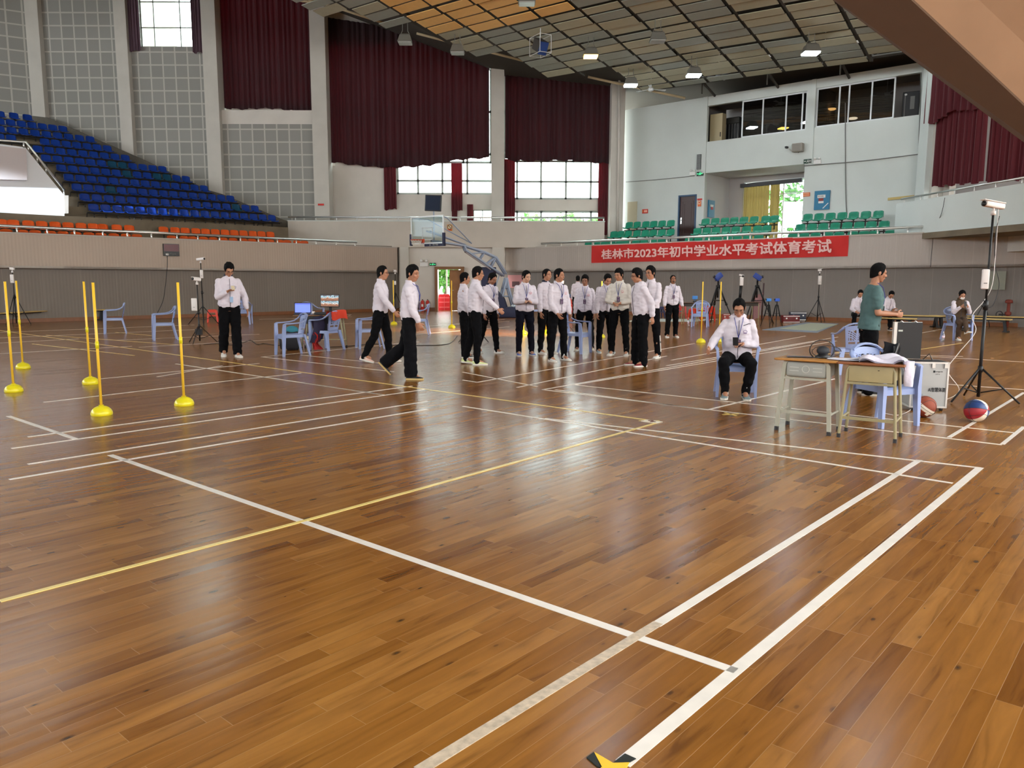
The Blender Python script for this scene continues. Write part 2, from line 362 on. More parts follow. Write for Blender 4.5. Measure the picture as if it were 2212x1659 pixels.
# ---- lower walls and fascias
lowL=seam_mat('lower_panel',srgb(128,119,111),srgb(146,136,127),.722,.692,1.22,rib=.11)
lowR=seam_mat('lower_panel_r',srgb(128,122,118),srgb(148,141,136),.80,-.60,1.22,rib=.11)
facL=seam_mat('fascia_panel',srgb(186,170,156),srgb(190,178,165),.722,.692,1.22,rib=.11)
facR=seam_mat('fascia_panel_r',srgb(178,170,164),srgb(192,185,178),.80,-.60,1.22,rib=.11)
sL=WL.sz(869,620)[0]; m=M(); m.slab([WL.P(-16,0),WL.P(sL,0),WL.P(sL,3.12),WL.P(-16,2.9)],-WL.n*.2); struct('wall_left_lower',m,lowL)
sR0=WR.sz(1088,620)[0]; sR1=WR.sz(2206,620)[0]
m=M(); m.slab([WR.P(sR0,0),WR.P(sR1+3,0),WR.P(sR1+3,2.9),WR.P(sR0,3.12)],-WR.n*.2); struct('wall_right_lower',m,lowR)
FLW=WL.off(-.2); FRW=WR.off(-.2)
def fascia(w,top,bot,mt_,name,ext0=0,ext1=0):
    a,b=w.at(*top[0]),w.at(*top[1]); c,d=w.at(*bot[1]),w.at(*bot[0])
    if ext0: a=a-w.d*ext0; d=d-w.d*ext0
    if ext1: b=b+w.d*ext1; c=c+w.d*ext1
    c=V((b.x,b.y,c.z)); d=V((a.x,a.y,d.z))
    m=M(); m.slab([a,b,c,d],-w.n*.16); struct(name,m,mt_)
    m=M(); m.slab([a+w.n*.03,b+w.n*.03,b+w.n*.03+V((0,0,.045)),a+w.n*.03+V((0,0,.045))],-w.n*.24); struct(name.replace('wall','trim')+'_cap',m,mat('fascia_cap',srgb(182,176,168),.6))
    m=M(); m.slab([d,c,c-w.n*.3,d-w.n*.3],(0,0,.08)); struct(name.replace('wall','ceiling')+'_soffit',m,MT['wall'])
    return a,b,c,d
fl=fascia(FLW,((0,502),(858,536)),((0,577),(858,589)),facL,'wall_left_fascia',ext0=10)
frr=fascia(FRW,((1092,538),(2212,495)),((1092,588),(2212,575)),facR,'wall_right_fascia',ext1=1.5)
zf=3.08
# baseboards
def baseboard(w,s0,s1,name,h=.13):
    m=M(); m.slab([w.P(s0,0),w.P(s1,0),w.P(s1,h),w.P(s0,h)],w.n*.03); struct(name,m,MT['base'])
MT['base']=mat('brown_skirting',srgb(128,78,42),.45,var=.1)
baseboard(WL,-16,sL,'baseboard_left'); baseboard(WR,sR0,sR1,'baseboard_right')
# ---- far wall with the door
BZ=3.06
dr=pxrect(WB,940,576,1003,671)
m=holes(WB,WB.sz(862,600)[0],WB.sz(1091,600)[0],0,BZ+.15,[(dr[0],dr[1],0,dr[3])],.3); struct('wall_far_lower',m,MT['wall'])
for k,(a,b) in enumerate(((866,885),(1064,1089))):
    a,b=WB.sz(a,600)[0],WB.sz(b,600)[0]; m=M(); m.box(((a+b)/2,38.38,BZ/2),(b-a,.3,BZ)); struct('pillar_door_side',m,MT['pillar'])
bb=WB.sz(885,600)[0]; baseboard(WB,bb,dr[0],'baseboard_far',.16)
baseboard(WB,dr[1],WB.sz(1064,600)[0],'baseboard_far_right',.16)
wood=mat('orange_wood',srgb(150,100,48),.45,var=.12,vscale=3)
wood2=mat('brown_door_frame',srgb(128,84,44),.5)
m=M(); x0,x1,zt=dr[0],dr[1],dr[3]
m.box((x0+.07,38.44,zt/2),(.14,.28,zt)); m.box((x1-.07,38.44,zt/2),(.14,.28,zt)); m.box(((x0+x1)/2,38.44,zt-.07),(x1-x0,.282,.14)); d1=struct('door_1',m,wood2)
leaf=M(); lx0=WB.sz(971,600)[0]; leaf.box(((lx0+x1-.14)/2,38.62,(zt-.14)/2),(x1-.14-lx0,.05,zt-.16)); obj('door_leaf',leaf,wood,d1)
hh=M(); hh.tube([(lx0+.08,38.57,1.0),(lx0+.08,38.5,1.0),(lx0+.2,38.5,1.0)],.012); obj('door_handle',hh,MT['steel'],d1)
# ---- upper balcony parapet in the middle
px0,px1=WB.at(624,476).x,WB.at(1305,482).x; pz=WB.at(960,479).z
m=M(); m.slab([(px0,38.3,BZ),(px1,38.3,BZ),(px1,38.3,pz),(px0,38.3,pz)],(0,.2,0)); struct('wall_balcony_far',m,mat('balcony_plaster',srgb(196,188,178),.85,var=.04,vscale=1.5,bump=.1,bscale=9))
m=M(); m.box(((px0+px1)/2,38.4,pz+.02),(px1-px0+.04,.26,.04)); struct('trim_1',m,MT['wallw'])
m=M(); m.slab([(-11.5,38.5,3.3),(7,38.5,3.3),(7,41.2,3.3),(-11.5,41.2,3.3)],(0,0,-.24)); struct('floor_balcony_far',m,MT['concrete'])
def railing(pts,name,label,posts,h=.28,r=.032,z0=None,grp=None,mid=False):
    """rail along pts (3D points of the tube axis); posts = list of points on it"""
    t=thing(name,label,'railing',(pts[0].x,pts[0].y,0))
    o0=V((pts[0].x,pts[0].y,0))
    m=M(); m.tube([p-o0 for p in pts],r,10); obj('handrail',m,MT['steel'],t,True)
    if mid: m=M(); m.tube([p-o0-V((0,0,h*.5)) for p in pts],r*.45,8); obj('lower_rail',m,MT['steel'],t,True)
    for p in posts:
        m=M(); m.tube([p-o0-V((0,0,h)),p-o0],r*.62,8); obj('post',m,MT['steel'],t,True)
    return t
zr=WB.at(960,470).z; 
railing([V((px0,38.4,zr)),V((px1,38.4,zr))],'railing','long steel handrail on top of the far white balcony wall','railing',[]) if False else None
RT=railing([V((px0,38.4,zr)),V((px1,38.4,zr))],'railing','long steel handrail on top of the far white balcony wall, above the exit door',[V((px0+.35+i*.99,38.4,zr)) for i in range(int((px1-px0)/.99)+1)],h=zr-pz,r=.045)
# left fascia rail
a=FLW.at(0,486); b=FLW.at(772,523); a=a-FLW.d*4; n=FLW.n
L_=(b-a).length; posts=[]
for x in (38,103,162,223,276,328,383,428,475,520,559,600,641,684,727,768):
    q=FLW.at(x,500); f_=((q-a).dot(FLW.d))/((b-a).dot(FLW.d)); posts.append(a+(b-a)*f_-n*.06)
RL=railing([a-n*.06,b-n*.06],'railing','steel handrail on top of the left balcony front, in front of the orange seats',posts,h=.30,r=.05)
a=FRW.at(1168,526); b=FRW.at(2045,487); posts=[]
for x in (1178,1211,1246,1281,1319,1360,1404,1440,1487,1531,1571,1620,1671,1724,1780,1837,1895,1960,2040):
    q=FRW.at(x,500); f_=((q-a).dot(FRW.d))/((b-a).dot(FRW.d)); posts.append(a+(b-a)*f_+FRW.n*-.06)
RR=railing([a-FRW.n*.06,b-FRW.n*.06],'railing','steel handrail above the red banner, in front of the green seats',posts,h=.30,r=.05)
# ---- left grandstand (concrete steps)
def clip(poly,p,n):
    out=[];N=len(poly)
    for i in range(N):
        a,b=poly[i],poly[(i+1)%N]; da,db=(a-p).dot(n),(b-p).dot(n)
        if da>=0: out.append(a)
        if da*db<0: out.append(a+(b-a)*(da/(da-db)))
    return out
def stepL(o0,o1,z0,z1,s0=-12,m=None,s1=30):
    q=[WL.P(s0,0,o0),WL.P(s1,0,o0),WL.P(s1,0,o1),WL.P(s0,0,o1)]
    q=clip(q,V((0,39.42,0)),V((0,-1,0))); e=ray(622,480); q=clip(q,V((0,0,0)),V((-e.y,e.x,0))) if z1>3.5 else q
    if len(q)>2: m.slab([V((p.x,p.y,z0)) for p in q],(0,0,z1-z0))
m=M(); stepL(.0,1.2,2.25,2.36,m=m); stepL(1.2,2.5,2.25,2.80,m=m); stepL(2.5,3.5,2.25,3.92,m=m)
ENDX=[598,561,508,451,412,361,281,242,205,146,70]
for k in range(1,11): stepL(2.7+.8*k,3.5+.8*k+(6 if k==10 else 0),2.25,3.92+.458*k-(.458 if k==10 else 0),m=m,s1=WL.off(3.0+.8*k).sz(ENDX[k]+(8 if k<10 else 30),450-19*k)[0])
struct('floor_stand_left',m,MT['concrete'])
ws=Wall((0,39.3),(1,0),(0,-1)); top=[(60,249),(75,252),(109,256),(203,298),(291,336),(451,411),(480,419),(623,479)]
bot=[(623,530),(480,530),(200,520),(60,500)]
m=M(); m.slab([ws.at(*p) for p in top]+[ws.at(*p) for p in bot],(0,-.22,0)); struct('trim_stand_edge',m,mat('grey_concrete_edge',srgb(104,100,92),.9,var=.1))
# white stair enclosure on the stand
ew=WL.off(2.95); pts=[(-160,296),(0,311),(54,318),(137,420),(141,500),(-160,480)]
MT['encl']=mat('enclosure_white',srgb(226,228,232),.7)
m=M(); m.slab([ew.at(*p) for p in pts],-ew.n*.15); struct('wall_stair_enclosure',m,MT['encl'])
ew2=WL.off(2.7); m=M(); m.slab([ew2.at(*p) for p in ((-120,300),(57,322),(59,389),(-120,384))],-ew.n*.25); struct('wall_stair_enclosure_upper',m,mat('enclosure_pinkish',srgb(196,186,186),.8))
m=M(); m.slab([ew2.at(*p) for p in ((138,422),(148,422),(148,461),(140,461))],-ew.n*.3); struct('wall_stair_enclosure_end',m,MT['wall'])
rp=[ew.at(-160,284),ew.at(0,303),ew.at(55,307),ew.at(139,411)]
railing(rp,'railing','steel handrail bending down along the white stair enclosure at left',[ew.at(51,308),ew.at(61,315),ew.at(80,338),ew.at(99,361),ew.at(138,411)],h=.2,r=.045)
# ---- upper far walls: tiled bays and pillars
TW=Wall((0,39.6),(1,0),(0,-1)); ZT=18.6
def bay(x0,x1,y1,y0=None,mt_=None,name='wall_tiled_bay',w=TW,hs=[],t=.2):
    s0=w.at(x0,200).x; s1=w.at(x1,200).x; z0=w.at((x0+x1)/2,y1).z; z1=ZT if y0 is None else w.at((x0+x1)/2,y0).z
    m=holes(w,s0,s1,z0,z1,hs,t); return struct(name,m,mt_ or MT['tile'])
wh=pxrect(TW,297,-150,413,101)
bay(88,258,520); bay(278,448,520,hs=[wh]); bay(470,682,520,268); bay(470,682,268,238,MT['wall'],'wall_band')
PW_=Wall((0,39.25),(1,0),(0,-1))
def pillar(xa,xb,yref=300,name='pillar',w=PW_,dep=.9):
    a=w.at(xa,yref).x; b=w.at(xb,yref).x; m=M(); m.box(((a+b)/2,w.p.y+dep/2,10.4),(b-a,dep,17)); return struct(name,m,MT['pillar'])
pillar(66,94,200); pillar(255,281,200); pillar(446,476,300); pillar(672,705,200); pillar(1061,1089,250); pillar(1320,1349,300)
# near left angled facet
nf=TW.at(66,200); W3=Wall((nf.x,nf.y),(.87,.49),(1,-1)); m=M(); m.slab([W3.P(-9,4),W3.P(0,4),W3.P(0,ZT),W3.P(-9,ZT)],-W3.n*.2); struct('wall_tiled_left',m,MT['tile'])
# window wall
BW=Wall((0,40.3),(1,0),(0,-1))
hs=[pxrect(BW,462,-90,676,232),pxrect(BW,700,95,1062,352),pxrect(BW,856,330,1070,420),pxrect(BW,1022,453,1063,500),pxrect(BW,1085,150,1316,350),pxrect(BW,1100,340,1300,431),pxrect(BW,1100,455,1300,500)]
m=holes(BW,BW.at(440,100).x,BW.at(1352,100).x,3,ZT,hs,.3); struct('wall_window_far',m,MT['wall'])
FRM=mat('window_frame_grey',srgb(176,186,180),.6)
def window(w,x0,y0,x1,y1,xs,ys,n,fr=.10,off=.12,ft=.06):
    r=pxrect(w,x0,y0,x1,y1); ym=(y0+y1)/2
    m=M(); cz=(r[2]+r[3])/2; L=r[1]-r[0]; H_=r[3]-r[2]
    def bar(s,z,ds,dz): m.slab([w.P(s-ds/2,z-dz/2,off),w.P(s+ds/2,z-dz/2,off),w.P(s+ds/2,z+dz/2,off),w.P(s-ds/2,z+dz/2,off)],-w.n*ft)
    for s in (r[0]+fr/2,r[1]-fr/2): bar(s,cz,fr,H_)
    for z in (r[2]+fr/2,r[3]-fr/2): bar((r[0]+r[1])/2,z,L,fr)
    for x in xs: bar(w.sz(x,ym)[0],cz,fr,H_)
    for y in ys: bar((r[0]+r[1])/2,w.sz((x0+x1)/2,y)[1],L,fr)
    o=struct('window_%d'%n,m,FRM)
    g=M(); g.slab([w.P(r[0],r[2],off+.02),w.P(r[1],r[2],off+.02),w.P(r[1],r[3],off+.02),w.P(r[0],r[3],off+.02)],-w.n*.008); obj('window_pane',g,MT['glass'],o)
    return o
window(TW,297,-150,413,101,(326,383),(2,58),1,.05)
window(BW,462,-90,676,232,(500,560,620),(60,160),2)
window(BW,700,95,1062,352,(760,820,880,940,1000),(130,240),3)
window(BW,856,330,1066,420,(902,955,1009),(390,),4)
window(BW,1022,453,1063,500,(1042,),(486,),5,.05)
window(BW,1087,150,1316,350,(1135,1185,1240),(240,),6)
window(BW,1104,340,1300,431,(1117,1169,1223,1277),(392,),7)
window(BW,1104,455,1300,500,(1117,1169,1223,1277),(),8)
# ---- right pale wall with booth openings and recess
def R_(x0,y0,x1,y1):
    a=WW.sz(x0,(y0+y1)/2)[0]; b=WW.sz(x1,(y0+y1)/2)[0]; return a,b
oz=lambda x,y:WW.sz(x,y)[1]
b1=(WW.sz(1526,260)[0],WW.sz(1742,240)[0],(oz(1526,307)+oz(1741,280))/2,(oz(1529,228)+oz(1743,197))/2)
b2=(WW.sz(1762,230)[0],WW.sz(1988,200)[0],(oz(1759,276)+oz(1930,254))/2,(oz(1767,190)+oz(1932,165))/2)
al=(WW.sz(1521,430)[0],WW.sz(1735,420)[0],2.0,(oz(1521,373)+oz(1735,356))/2)
dr2=(WW.sz(1465,460)[0],WW.sz(1504,460)[0],2.0,(oz(1468,422)+oz(1503,420))/2)
w0=WW.sz(1346,400)[0]; w1=WW.sz(1996,230)[0]; wt=(oz(1440,225)+oz(1966,135)+oz(1523,211))/3
m=holes(WW,w0-.6,w1,2.2,wt,[b1,b2,al,dr2],.22); struct('wall_right_upper',m,MT['wallw'])
for xx in (1523,1754):
    a=WW.sz(xx-5,300)[0]; b=WW.sz(xx+4,300)[0]
    m=M(); m.slab([WW.P(a,al[3] if xx>1600 else al[3],-.06),WW.P(b,al[3],-.06),WW.P(b,wt,-.06),WW.P(a,wt,-.06)],-WW.n*.1); struct('pillar_strip',m,MT['wallw'])
# exterior shell behind it, with the recess window
WX=WW.off(2.6); yb=pxrect(WX,1603,388,1745,560)
m=holes(WX,w0-.9,w1+4,0,ZT+1,[(yb[0],yb[1],3.2,yb[3])],.25); struct('wall_recess_back',m,mat('recess_plaster',srgb(190,186,186),.85))
for nm,r in (('booth_left',b1),('booth_right',b2)):
    m=M(); z0,z1=r[2],r[3]+.25; s0,s1=r[0]-.25,r[1]+(.25 if nm=='booth_left' else .6)
    for q in ([(s0,z0-.1),(s1,z0-.1),(s1,z0),(s0,z0)],[(s0,z1),(s1,z1),(s1,z1+.1),(s0,z1+.1)]):
        m.slab([WW.P(a,b,.22) for a,b in q],-WW.n*2.3)
    for s in (s0-.08,s1): m.slab([WW.P(s,z0,.22),WW.P(s+.08,z0,.22),WW.P(s+.08,z1,.22),WW.P(s,z1,.22)],-WW.n*2.3)
    struct('wall_'+nm,m,mat('booth_wall',srgb(112,108,104),.9))
m=M(); s0,s1=al[0],al[1]
m.slab([WW.P(s0-.1,2.2,.2),WW.P(s0,2.2,.2),WW.P(s0,al[3],.2),WW.P(s0-.1,al[3],.2)],-WW.n*2.4); m.slab([WW.P(s1,2.2,.2),WW.P(s1+.1,2.2,.2),WW.P(s1+.1,al[3],.2),WW.P(s1,al[3],.2)],-WW.n*2.4); m.slab([WW.P(s0,al[3],.2),WW.P(s1,al[3],.2),WW.P(s1,al[3]+.1,.2),WW.P(s0,al[3]+.1,.2)],-WW.n*2.4)
struct('wall_recess_sides',m,mat('recess_side',srgb(200,200,202),.85))
def windowW(w,s0,s1,z0,z1,ss,zs,n,fr=.06,off=.06,glass=None,blinds=0):
    m=M()
    def bar(s,z,ds,dz): m.slab([w.P(s-ds/2,z-dz/2,off),w.P(s+ds/2,z-dz/2,off),w.P(s+ds/2,z+dz/2,off),w.P(s-ds/2,z+dz/2,off)],-w.n*.06)
    for s in (s0+fr/2,s1-fr/2): bar(s,(z0+z1)/2,fr,z1-z0)
    for z in (z0+fr/2,z1-fr/2): bar((s0+s1)/2,z,s1-s0,fr)
    for s in ss: bar(s,(z0+z1)/2,fr,z1-z0)
    for z in zs: bar((s0+s1)/2,z,s1-s0,fr)
    o=struct('window_%d'%n,m,MT['alu'])
    g=M(); g.slab([w.P(s0,z0,off+.02),w.P(s1,z0,off+.02),w.P(s1,z1,off+.02),w.P(s0,z1,off+.02)],-w.n*.008); obj('window_pane',g,glass or MT['glass'],o)
    return o
ss=lambda x,y=250:WW.sz(x,y)[0]
windowW(WW,ss(1601),b1[1],b1[2],b1[3],[ss(1646),ss(1696),ss(1731)],[],9,.06,.08,MT['bglass'])
windowW(WW,b2[0],ss(1932,210),b2[2],b2[3],[ss(1811,230),ss(1832,225),ss(1881,220)],[],10,.06,.08,MT['bglass'])
wo=windowW(WX,yb[0],yb[1],3.2,yb[3],[WX.sz(1690,450)[0]],[WX.sz(1710,417)[1]],11,.05,.05)
m=M(); zz=3.3
while zz<yb[3]: m.slab([WX.P(WX.sz(1690,450)[0],zz,.22),WX.P(yb[1],zz,.22),WX.P(yb[1],zz+.02,.22),WX.P(WX.sz(1690,450)[0],zz+.02,.22)],-WX.n*.02); zz+=.14
for x in (1700,1711,1722): s=WX.sz(x,450)[0]; m.slab([WX.P(s,3.2,.24),WX.P(s+.02,3.2,.24),WX.P(s+.02,yb[3],.24),WX.P(s,yb[3],.24)],-WX.n*.02)
obj('security_bars',m,mat('bar_grey',srgb(130,150,150),.5),wo)
# brown door with blue frame
m=M(); a,b,_,zt=dr2
for s in (a,b-.07): m.slab([WW.P(s,2.2,-.03),WW.P(s+.07,2.2,-.03),WW.P(s+.07,zt,-.03),WW.P(s,zt,-.03)],-WW.n*.25)
m.slab([WW.P(a,zt-.07,-.031),WW.P(b,zt-.07,-.031),WW.P(b,zt,-.031),WW.P(a,zt,-.031)],-WW.n*.25); d2=struct('door_2',m,mat('blue_door_frame',srgb(46,78,112),.5))
m=M(); m.slab([WW.P(a+.07,2.2,.05),WW.P(b-.07,2.2,.05),WW.P(b-.07,zt-.07,.05),WW.P(a+.07,zt-.07,.05)],-WW.n*.06)
for q in ((.16,.3),(.26,.42)): 
    s0,s1=a+q[0]+.04,b-q[0]-.04; z0,z1=3.2+q[0],zt-q[1]
    for pp in ([(s0,z0),(s1,z0),(s1,z0+.02),(s0,z0+.02)],[(s0,z1),(s1,z1),(s1,z1+.02),(s0,z1+.02)],[(s0,z0),(s0+.02,z0),(s0+.02,z1),(s0,z1)],[(s1,z0),(s1+.02,z0),(s1+.02,z1),(s1,z1)]): m.slab([WW.P(u,v,.04) for u,v in pp],-WW.n*.02)
obj('door_leaf',m,mat('dark_brown_door',srgb(62,36,34),.4),d2)
m=M(); m.slab([WW.P(a+.12,zt-1.35,.02),WW.P(a+.19,zt-1.35,.02),WW.P(a+.19,zt-1.05,.02),WW.P(a+.12,zt-1.05,.02)],-WW.n*.04); m.tube([WW.P(a+.15,zt-1.18,.0),WW.P(a+.15,zt-1.18,-.06),WW.P(a+.27,zt-1.18,-.06)],.014); obj('door_handle',m,MT['steel'],d2)
# cream cabinet door at the left of that wall
q=pxrect(WW,1356,436,1376,510); m=M(); m.slab([WW.P(q[0],3.2,0),WW.P(q[1],3.2,0),WW.P(q[1],q[3],0),WW.P(q[0],q[3],0)],WW.n*.05)
d3=struct('door_3',m,mat('cream_panel_door',srgb(206,198,170),.6)); m=M(); m.ell(WW.P(q[1]-.08,3.9,-.07),.025,8,6); obj('door_knob',m,MT['steel'],d3,True)
# balcony floor at right
def stepR(o0,o1,z0,z1,m):
    q=[WR.P(sR0-.5,0,o0),WR.P(sR1+2,0,o0),WR.P(sR1+2,0,o1),WR.P(sR0-.5,0,o1)]; m.slab([V((p.x,p.y,z0)) for p in q],(0,0,z1-z0))
m=M(); stepR(.0,1.25,2.25,2.36,m); stepR(1.25,2.1,2.25,2.85,m); stepR(2.1,5.2,2.25,3.28,m); struct('floor_stand_right',m,MT['concrete'])
# right end: pillar, side parapet, wall behind curtains
pA=V((14.34,29.2,0)); dA=V((.12,-1,0)).normalized(); WP=Wall((pA.x,pA.y),(dA.x,dA.y),(-1,0))
def zat(w,x,y): return w.at(x,y)
a,b=WP.at(1936,440),WP.at(2212,395); b=b+WP.d*1.2; bz=WP.at(2212,395).z; zl=3.08
m=M(); m.slab([V((a.x,a.y,zl)),V((b.x,b.y,zl)),V((b.x,b.y,b.z)),V((a.x,a.y,a.z))],(.2,0,0)); struct('wall_balcony_right',m,MT['wallw'])
a2,b2_=WP.at(1941,430),WP.at(2212,382); b2_=b2_+(b2_-a2)*.1
railing([a2+V((.1,0,0)),b2_+V((.1,0,0))],'railing','steel handrail on the right balcony wall, under the red curtains',[a2+(b2_-a2)*t_+V((.1,0,0)) for t_ in (.03,.17,.31,.44,.58,.72,.88)],h=.24,r=.035)
m=M(); m.slab([V((a.x,a.y,3.2)),V((b.x+.2,b.y-3,3.2)),V((b.x+7,b.y-3,3.2)),V((a.x+7,a.y+5,3.2))],(0,0,-.2)); struct('floor_balcony_right',m,MT['concrete'])
c0=D(1998,300,31.2); c1=D(2330,300,23.0); WC=Wall((c0.x,c0.y),(c1.x-c0.x,c1.y-c0.y),(-1,0))
hs=[(WC.sz(2030,300)[0],WC.sz(2300,300)[0],3.9,9.6)]
m=holes(WC.off(.5),0,14,2.5,ZT,hs,.25); struct('wall_curtain_right',m,MT['wall'])
for xa,xb,of,mt_ in ((1985,2004,-.15,MT['wallw']),(2001,2020,.05,MT['pillar'])):
    w_=WC.off(of); a=w_.sz(xa,300)[0]; b=w_.sz(xb,300)[0]; m=M(); m.slab([w_.P(a,2.5),w_.P(b,2.5),w_.P(b,ZT),w_.P(a,ZT)],-w_.n*.5); struct('pillar_right',m,mt_)
m=M(); q=G(2202,702); m.box((q.x+.6,q.y+.2,1.5),(1.2,.6,3)); struct('pillar_concrete_right',m,MT['pillar'])
# beam of the stand above the camera at right
bA=[D(1700,-74,7.0),D(2420,466,7.0),D(2420,400,7.6),D(1800,-100,7.6)]
m=M(); e0,e1=D(1690,-82,6.6),D(2500,525,6.6); f0,f1=D(1690,-240,6.0),D(2500,460,6.0)
lo0,lo1=D(1798-150,0-112,7.2),D(2212+250,308+186,7.2); hi0,hi1=D(1968-150,0-141,6.55),D(2212+300,229+282,6.55)
m.slab([lo0,lo1,hi1,hi0],V((.1,.05,.5))); struct('beam_stand_right',m,mat('beam_brown_paint',srgb(96,72,54),.85,var=.03))
m=M(); m.slab([hi0+V((0,0,.02)),hi1+V((0,0,.02)),hi1+V((2.5,-1.2,1.6)),hi0+V((4.5,-3.2,2.6))],V((0,0,.12))); struct('ceiling_stand_right',m,mat('soffit_plaster',srgb(156,122,94),.85,var=.06,vscale=3))
# ---- suspended ceiling
_uu=V((.655,.755,-.123)); VD=V((-.757,.653,.025)).normalized(); UD=(_uu+VD*.10).normalized(); UD=(UD-VD*0).normalized()
C0=D(1198,177,36.5); CN=UD.cross(VD).normalized(); CN=CN if CN.z<0 else -CN
def CPt(u,v,dn=0):    # point of the ceiling, dn metres below it
    z=-.0016*max(0,-v-4)**2
    return C0+UD*u+VD*v+CN*dn+V((0,0,z))
PV=1.62; PU=.645
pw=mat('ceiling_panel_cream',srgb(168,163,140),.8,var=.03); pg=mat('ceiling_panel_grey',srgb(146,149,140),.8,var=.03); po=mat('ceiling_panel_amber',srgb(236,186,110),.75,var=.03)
cel=bpy.data.objects.new('ceiling',None); COL.objects.link(cel); cel['kind']='structure'
cells=[]
for j in range(-11,14):
    v0=-j*PV   # panel covers v0-PV..v0
    for i in range(-46,6):
        u0=i*PU
        umax=-.1 if j<2 else (2.75 if j<8 else 2.4)
        if j<0: umax={-1:-3.3,-2:-7.2,-3:-9.6,-4:-12,-5:-14.5}.get(j,-17+(j+6)*3)
        if u0>umax: continue
        if j in (4,9) and i in(-6,-12): pass
        cells.append((u0,v0,j,i))
def incam(P):
    d=(P-CP); z=d.dot(CF)
    if z<=0: return None
    x=CX+FPX*d.dot(CR)/z; y=CY-FPX*d.dot(CU)/z; return (x,y,z)
vis=[];rest=[]
for c in cells:
    q=incam(CPt(c[0]-PU/2,c[1]-PV/2))
    if q and -60<q[0]<2260 and -40<q[1]: vis.append((q[2],c))
    else: rest.append(c)
vis.sort(key=lambda t:t[0])
def pmesh(m,c):
    u0,v0,j,i=c; g=.075; gu=.10+(.11 if i%4==0 else 0); rr=random.Random(i*77+j)
    dn=rr.uniform(-.02,.03); P=[CPt(u0-PU+gu,v0-PV+g,dn),CPt(u0-.03,v0-PV+g,dn+.02),CPt(u0-.03,v0-g,dn+.02),CPt(u0-PU+gu,v0-g,dn)]
    m.slab(P,V((0,0,.025)))
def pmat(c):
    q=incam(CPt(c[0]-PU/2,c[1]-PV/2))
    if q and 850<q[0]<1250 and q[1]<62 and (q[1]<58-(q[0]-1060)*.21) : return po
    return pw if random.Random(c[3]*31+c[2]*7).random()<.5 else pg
for k,(z,c) in enumerate(vis[:100]):
    m=M(); pmesh(m,c); obj('ceiling_panel',m,pmat(c),cel)
mm=[M(),M(),M()]; lst=[po,pw,pg]
for c in [c for _,c in vis[100:]]+rest: pmesh(mm[lst.index(pmat(c))],c)
for q,mt_ in zip(mm,lst):
    if q.f: o=obj('ceiling_panel_field',q,mt_,cel); o['kind']='stuff'
# carrier rails between the panels
m=M()
for j in range(-11,15):
    v=-j*PV; umax=(0 if j<2 else 2.8) if j>=1 else {0:-3.3,-1:-7.2,-2:-9.6,-3:-12,-4:-14.5}.get(j,-17+(j+5)*3)
    n=14
    for k in range(n): 
        a=CPt(-30+(umax+30)*k/n,v,-.05); b=CPt(-30+(umax+30)*(k+1)/n,v,-.05); m.slab([a-VD*.055,b-VD*.055,b+VD*.055,a+VD*.055],V((0,0,.1)))
obj('ceiling_rail',m,MT['dark'],cel)
# roof deck, purlins and trusses above
m=M(); A=[]
for (u,v) in ((-60,32),(6.6,32),(6.6,-40),(-60,-40)): A.append(CPt(u,max(v,-40),-1.15) if False else C0+UD*u+VD*v-CN*1.15)
m=M()
m.slab([C0+UD*-60+VD*4+V((0,0,1.2)),C0+UD*3.9+VD*4+V((0,0,1.2)),C0+UD*3.9+VD*-30+V((0,0,1.2)),C0+UD*-60+VD*-30+V((0,0,1.2))],(0,0,.15)); m.slab(clip([C0+UD*-60+VD*36+V((0,0,11.5)),C0+UD*14+VD*36+V((0,0,11.5)),C0+UD*14+VD*3.8+V((0,0,1.2)),C0+UD*-60+VD*3.8+V((0,0,1.2))],V((0,40.7,0)),V((0,-1,0))),(0,0,.15)); struct('roof_deck',m,MT['roof'])
m=M(); m.slab([C0+UD*4.25+VD*-2+V((0,0,1.2)),C0+UD*14+VD*-2+V((0,0,.7)),C0+UD*14+VD*-30+V((0,0,.7)),C0+UD*4.25+VD*-30+V((0,0,1.2))],(0,0,.15)); 
m.slab([C0+UD*3.8+VD*4+V((0,0,1.21)),C0+UD*14+VD*4+V((0,0,1.21)),C0+UD*14+VD*-7.5+V((0,0,1.21)),C0+UD*3.8+VD*-7.5+V((0,0,1.21))],(0,0,.16)); struct('roof_eave',m,MT['roof'])
m=M()
for u in (1,3.2,4.6):
    a=C0+UD*u+VD*-3.2+V((0,0,.75)); b=C0+UD*u+VD*-18+V((0,0,.75)); m.tube([a,b],.07,6)
    for k in range(14):
        p=a+(b-a)*(k/14); q=a+(b-a)*((k+.5)/14)+V((0,0,.4)); r_=a+(b-a)*((k+1)/14); m.tube([p,q,r_],.03,5)
for v in (-5.5,-8.5,-11.5,-14.5):
    a=C0+UD*2.6+VD*v+V((0,0,.75)); b=C0+UD*6.2+VD*v+V((0,0,.45)); m.tube([a,b],.06,6); m.tube([C0+UD*4.2+VD*v+V((0,0,1.0)),C0+UD*4.2+VD*v+V((0,0,.1))],.03,5)
struct('beam_roof_truss',m,MT['dark'])
# pale ring beam tubes under the ceiling edge
m=M(); rb=mat('cream_tube',srgb(196,176,140),.6)
for a,b in (((640,0),(700,8)),((700,8),(830,50)),((700,8),(560,-40)),((900,72),(1000,98)),((1000,98),(1130,131)),((1270,166),(1360,186)),((1360,186),(1480,212))): m.tube([D(a[0],a[1],36.6),D(b[0],b[1],36.6)],.055,6)
struct('beam_ring_tube',m,rb,True)
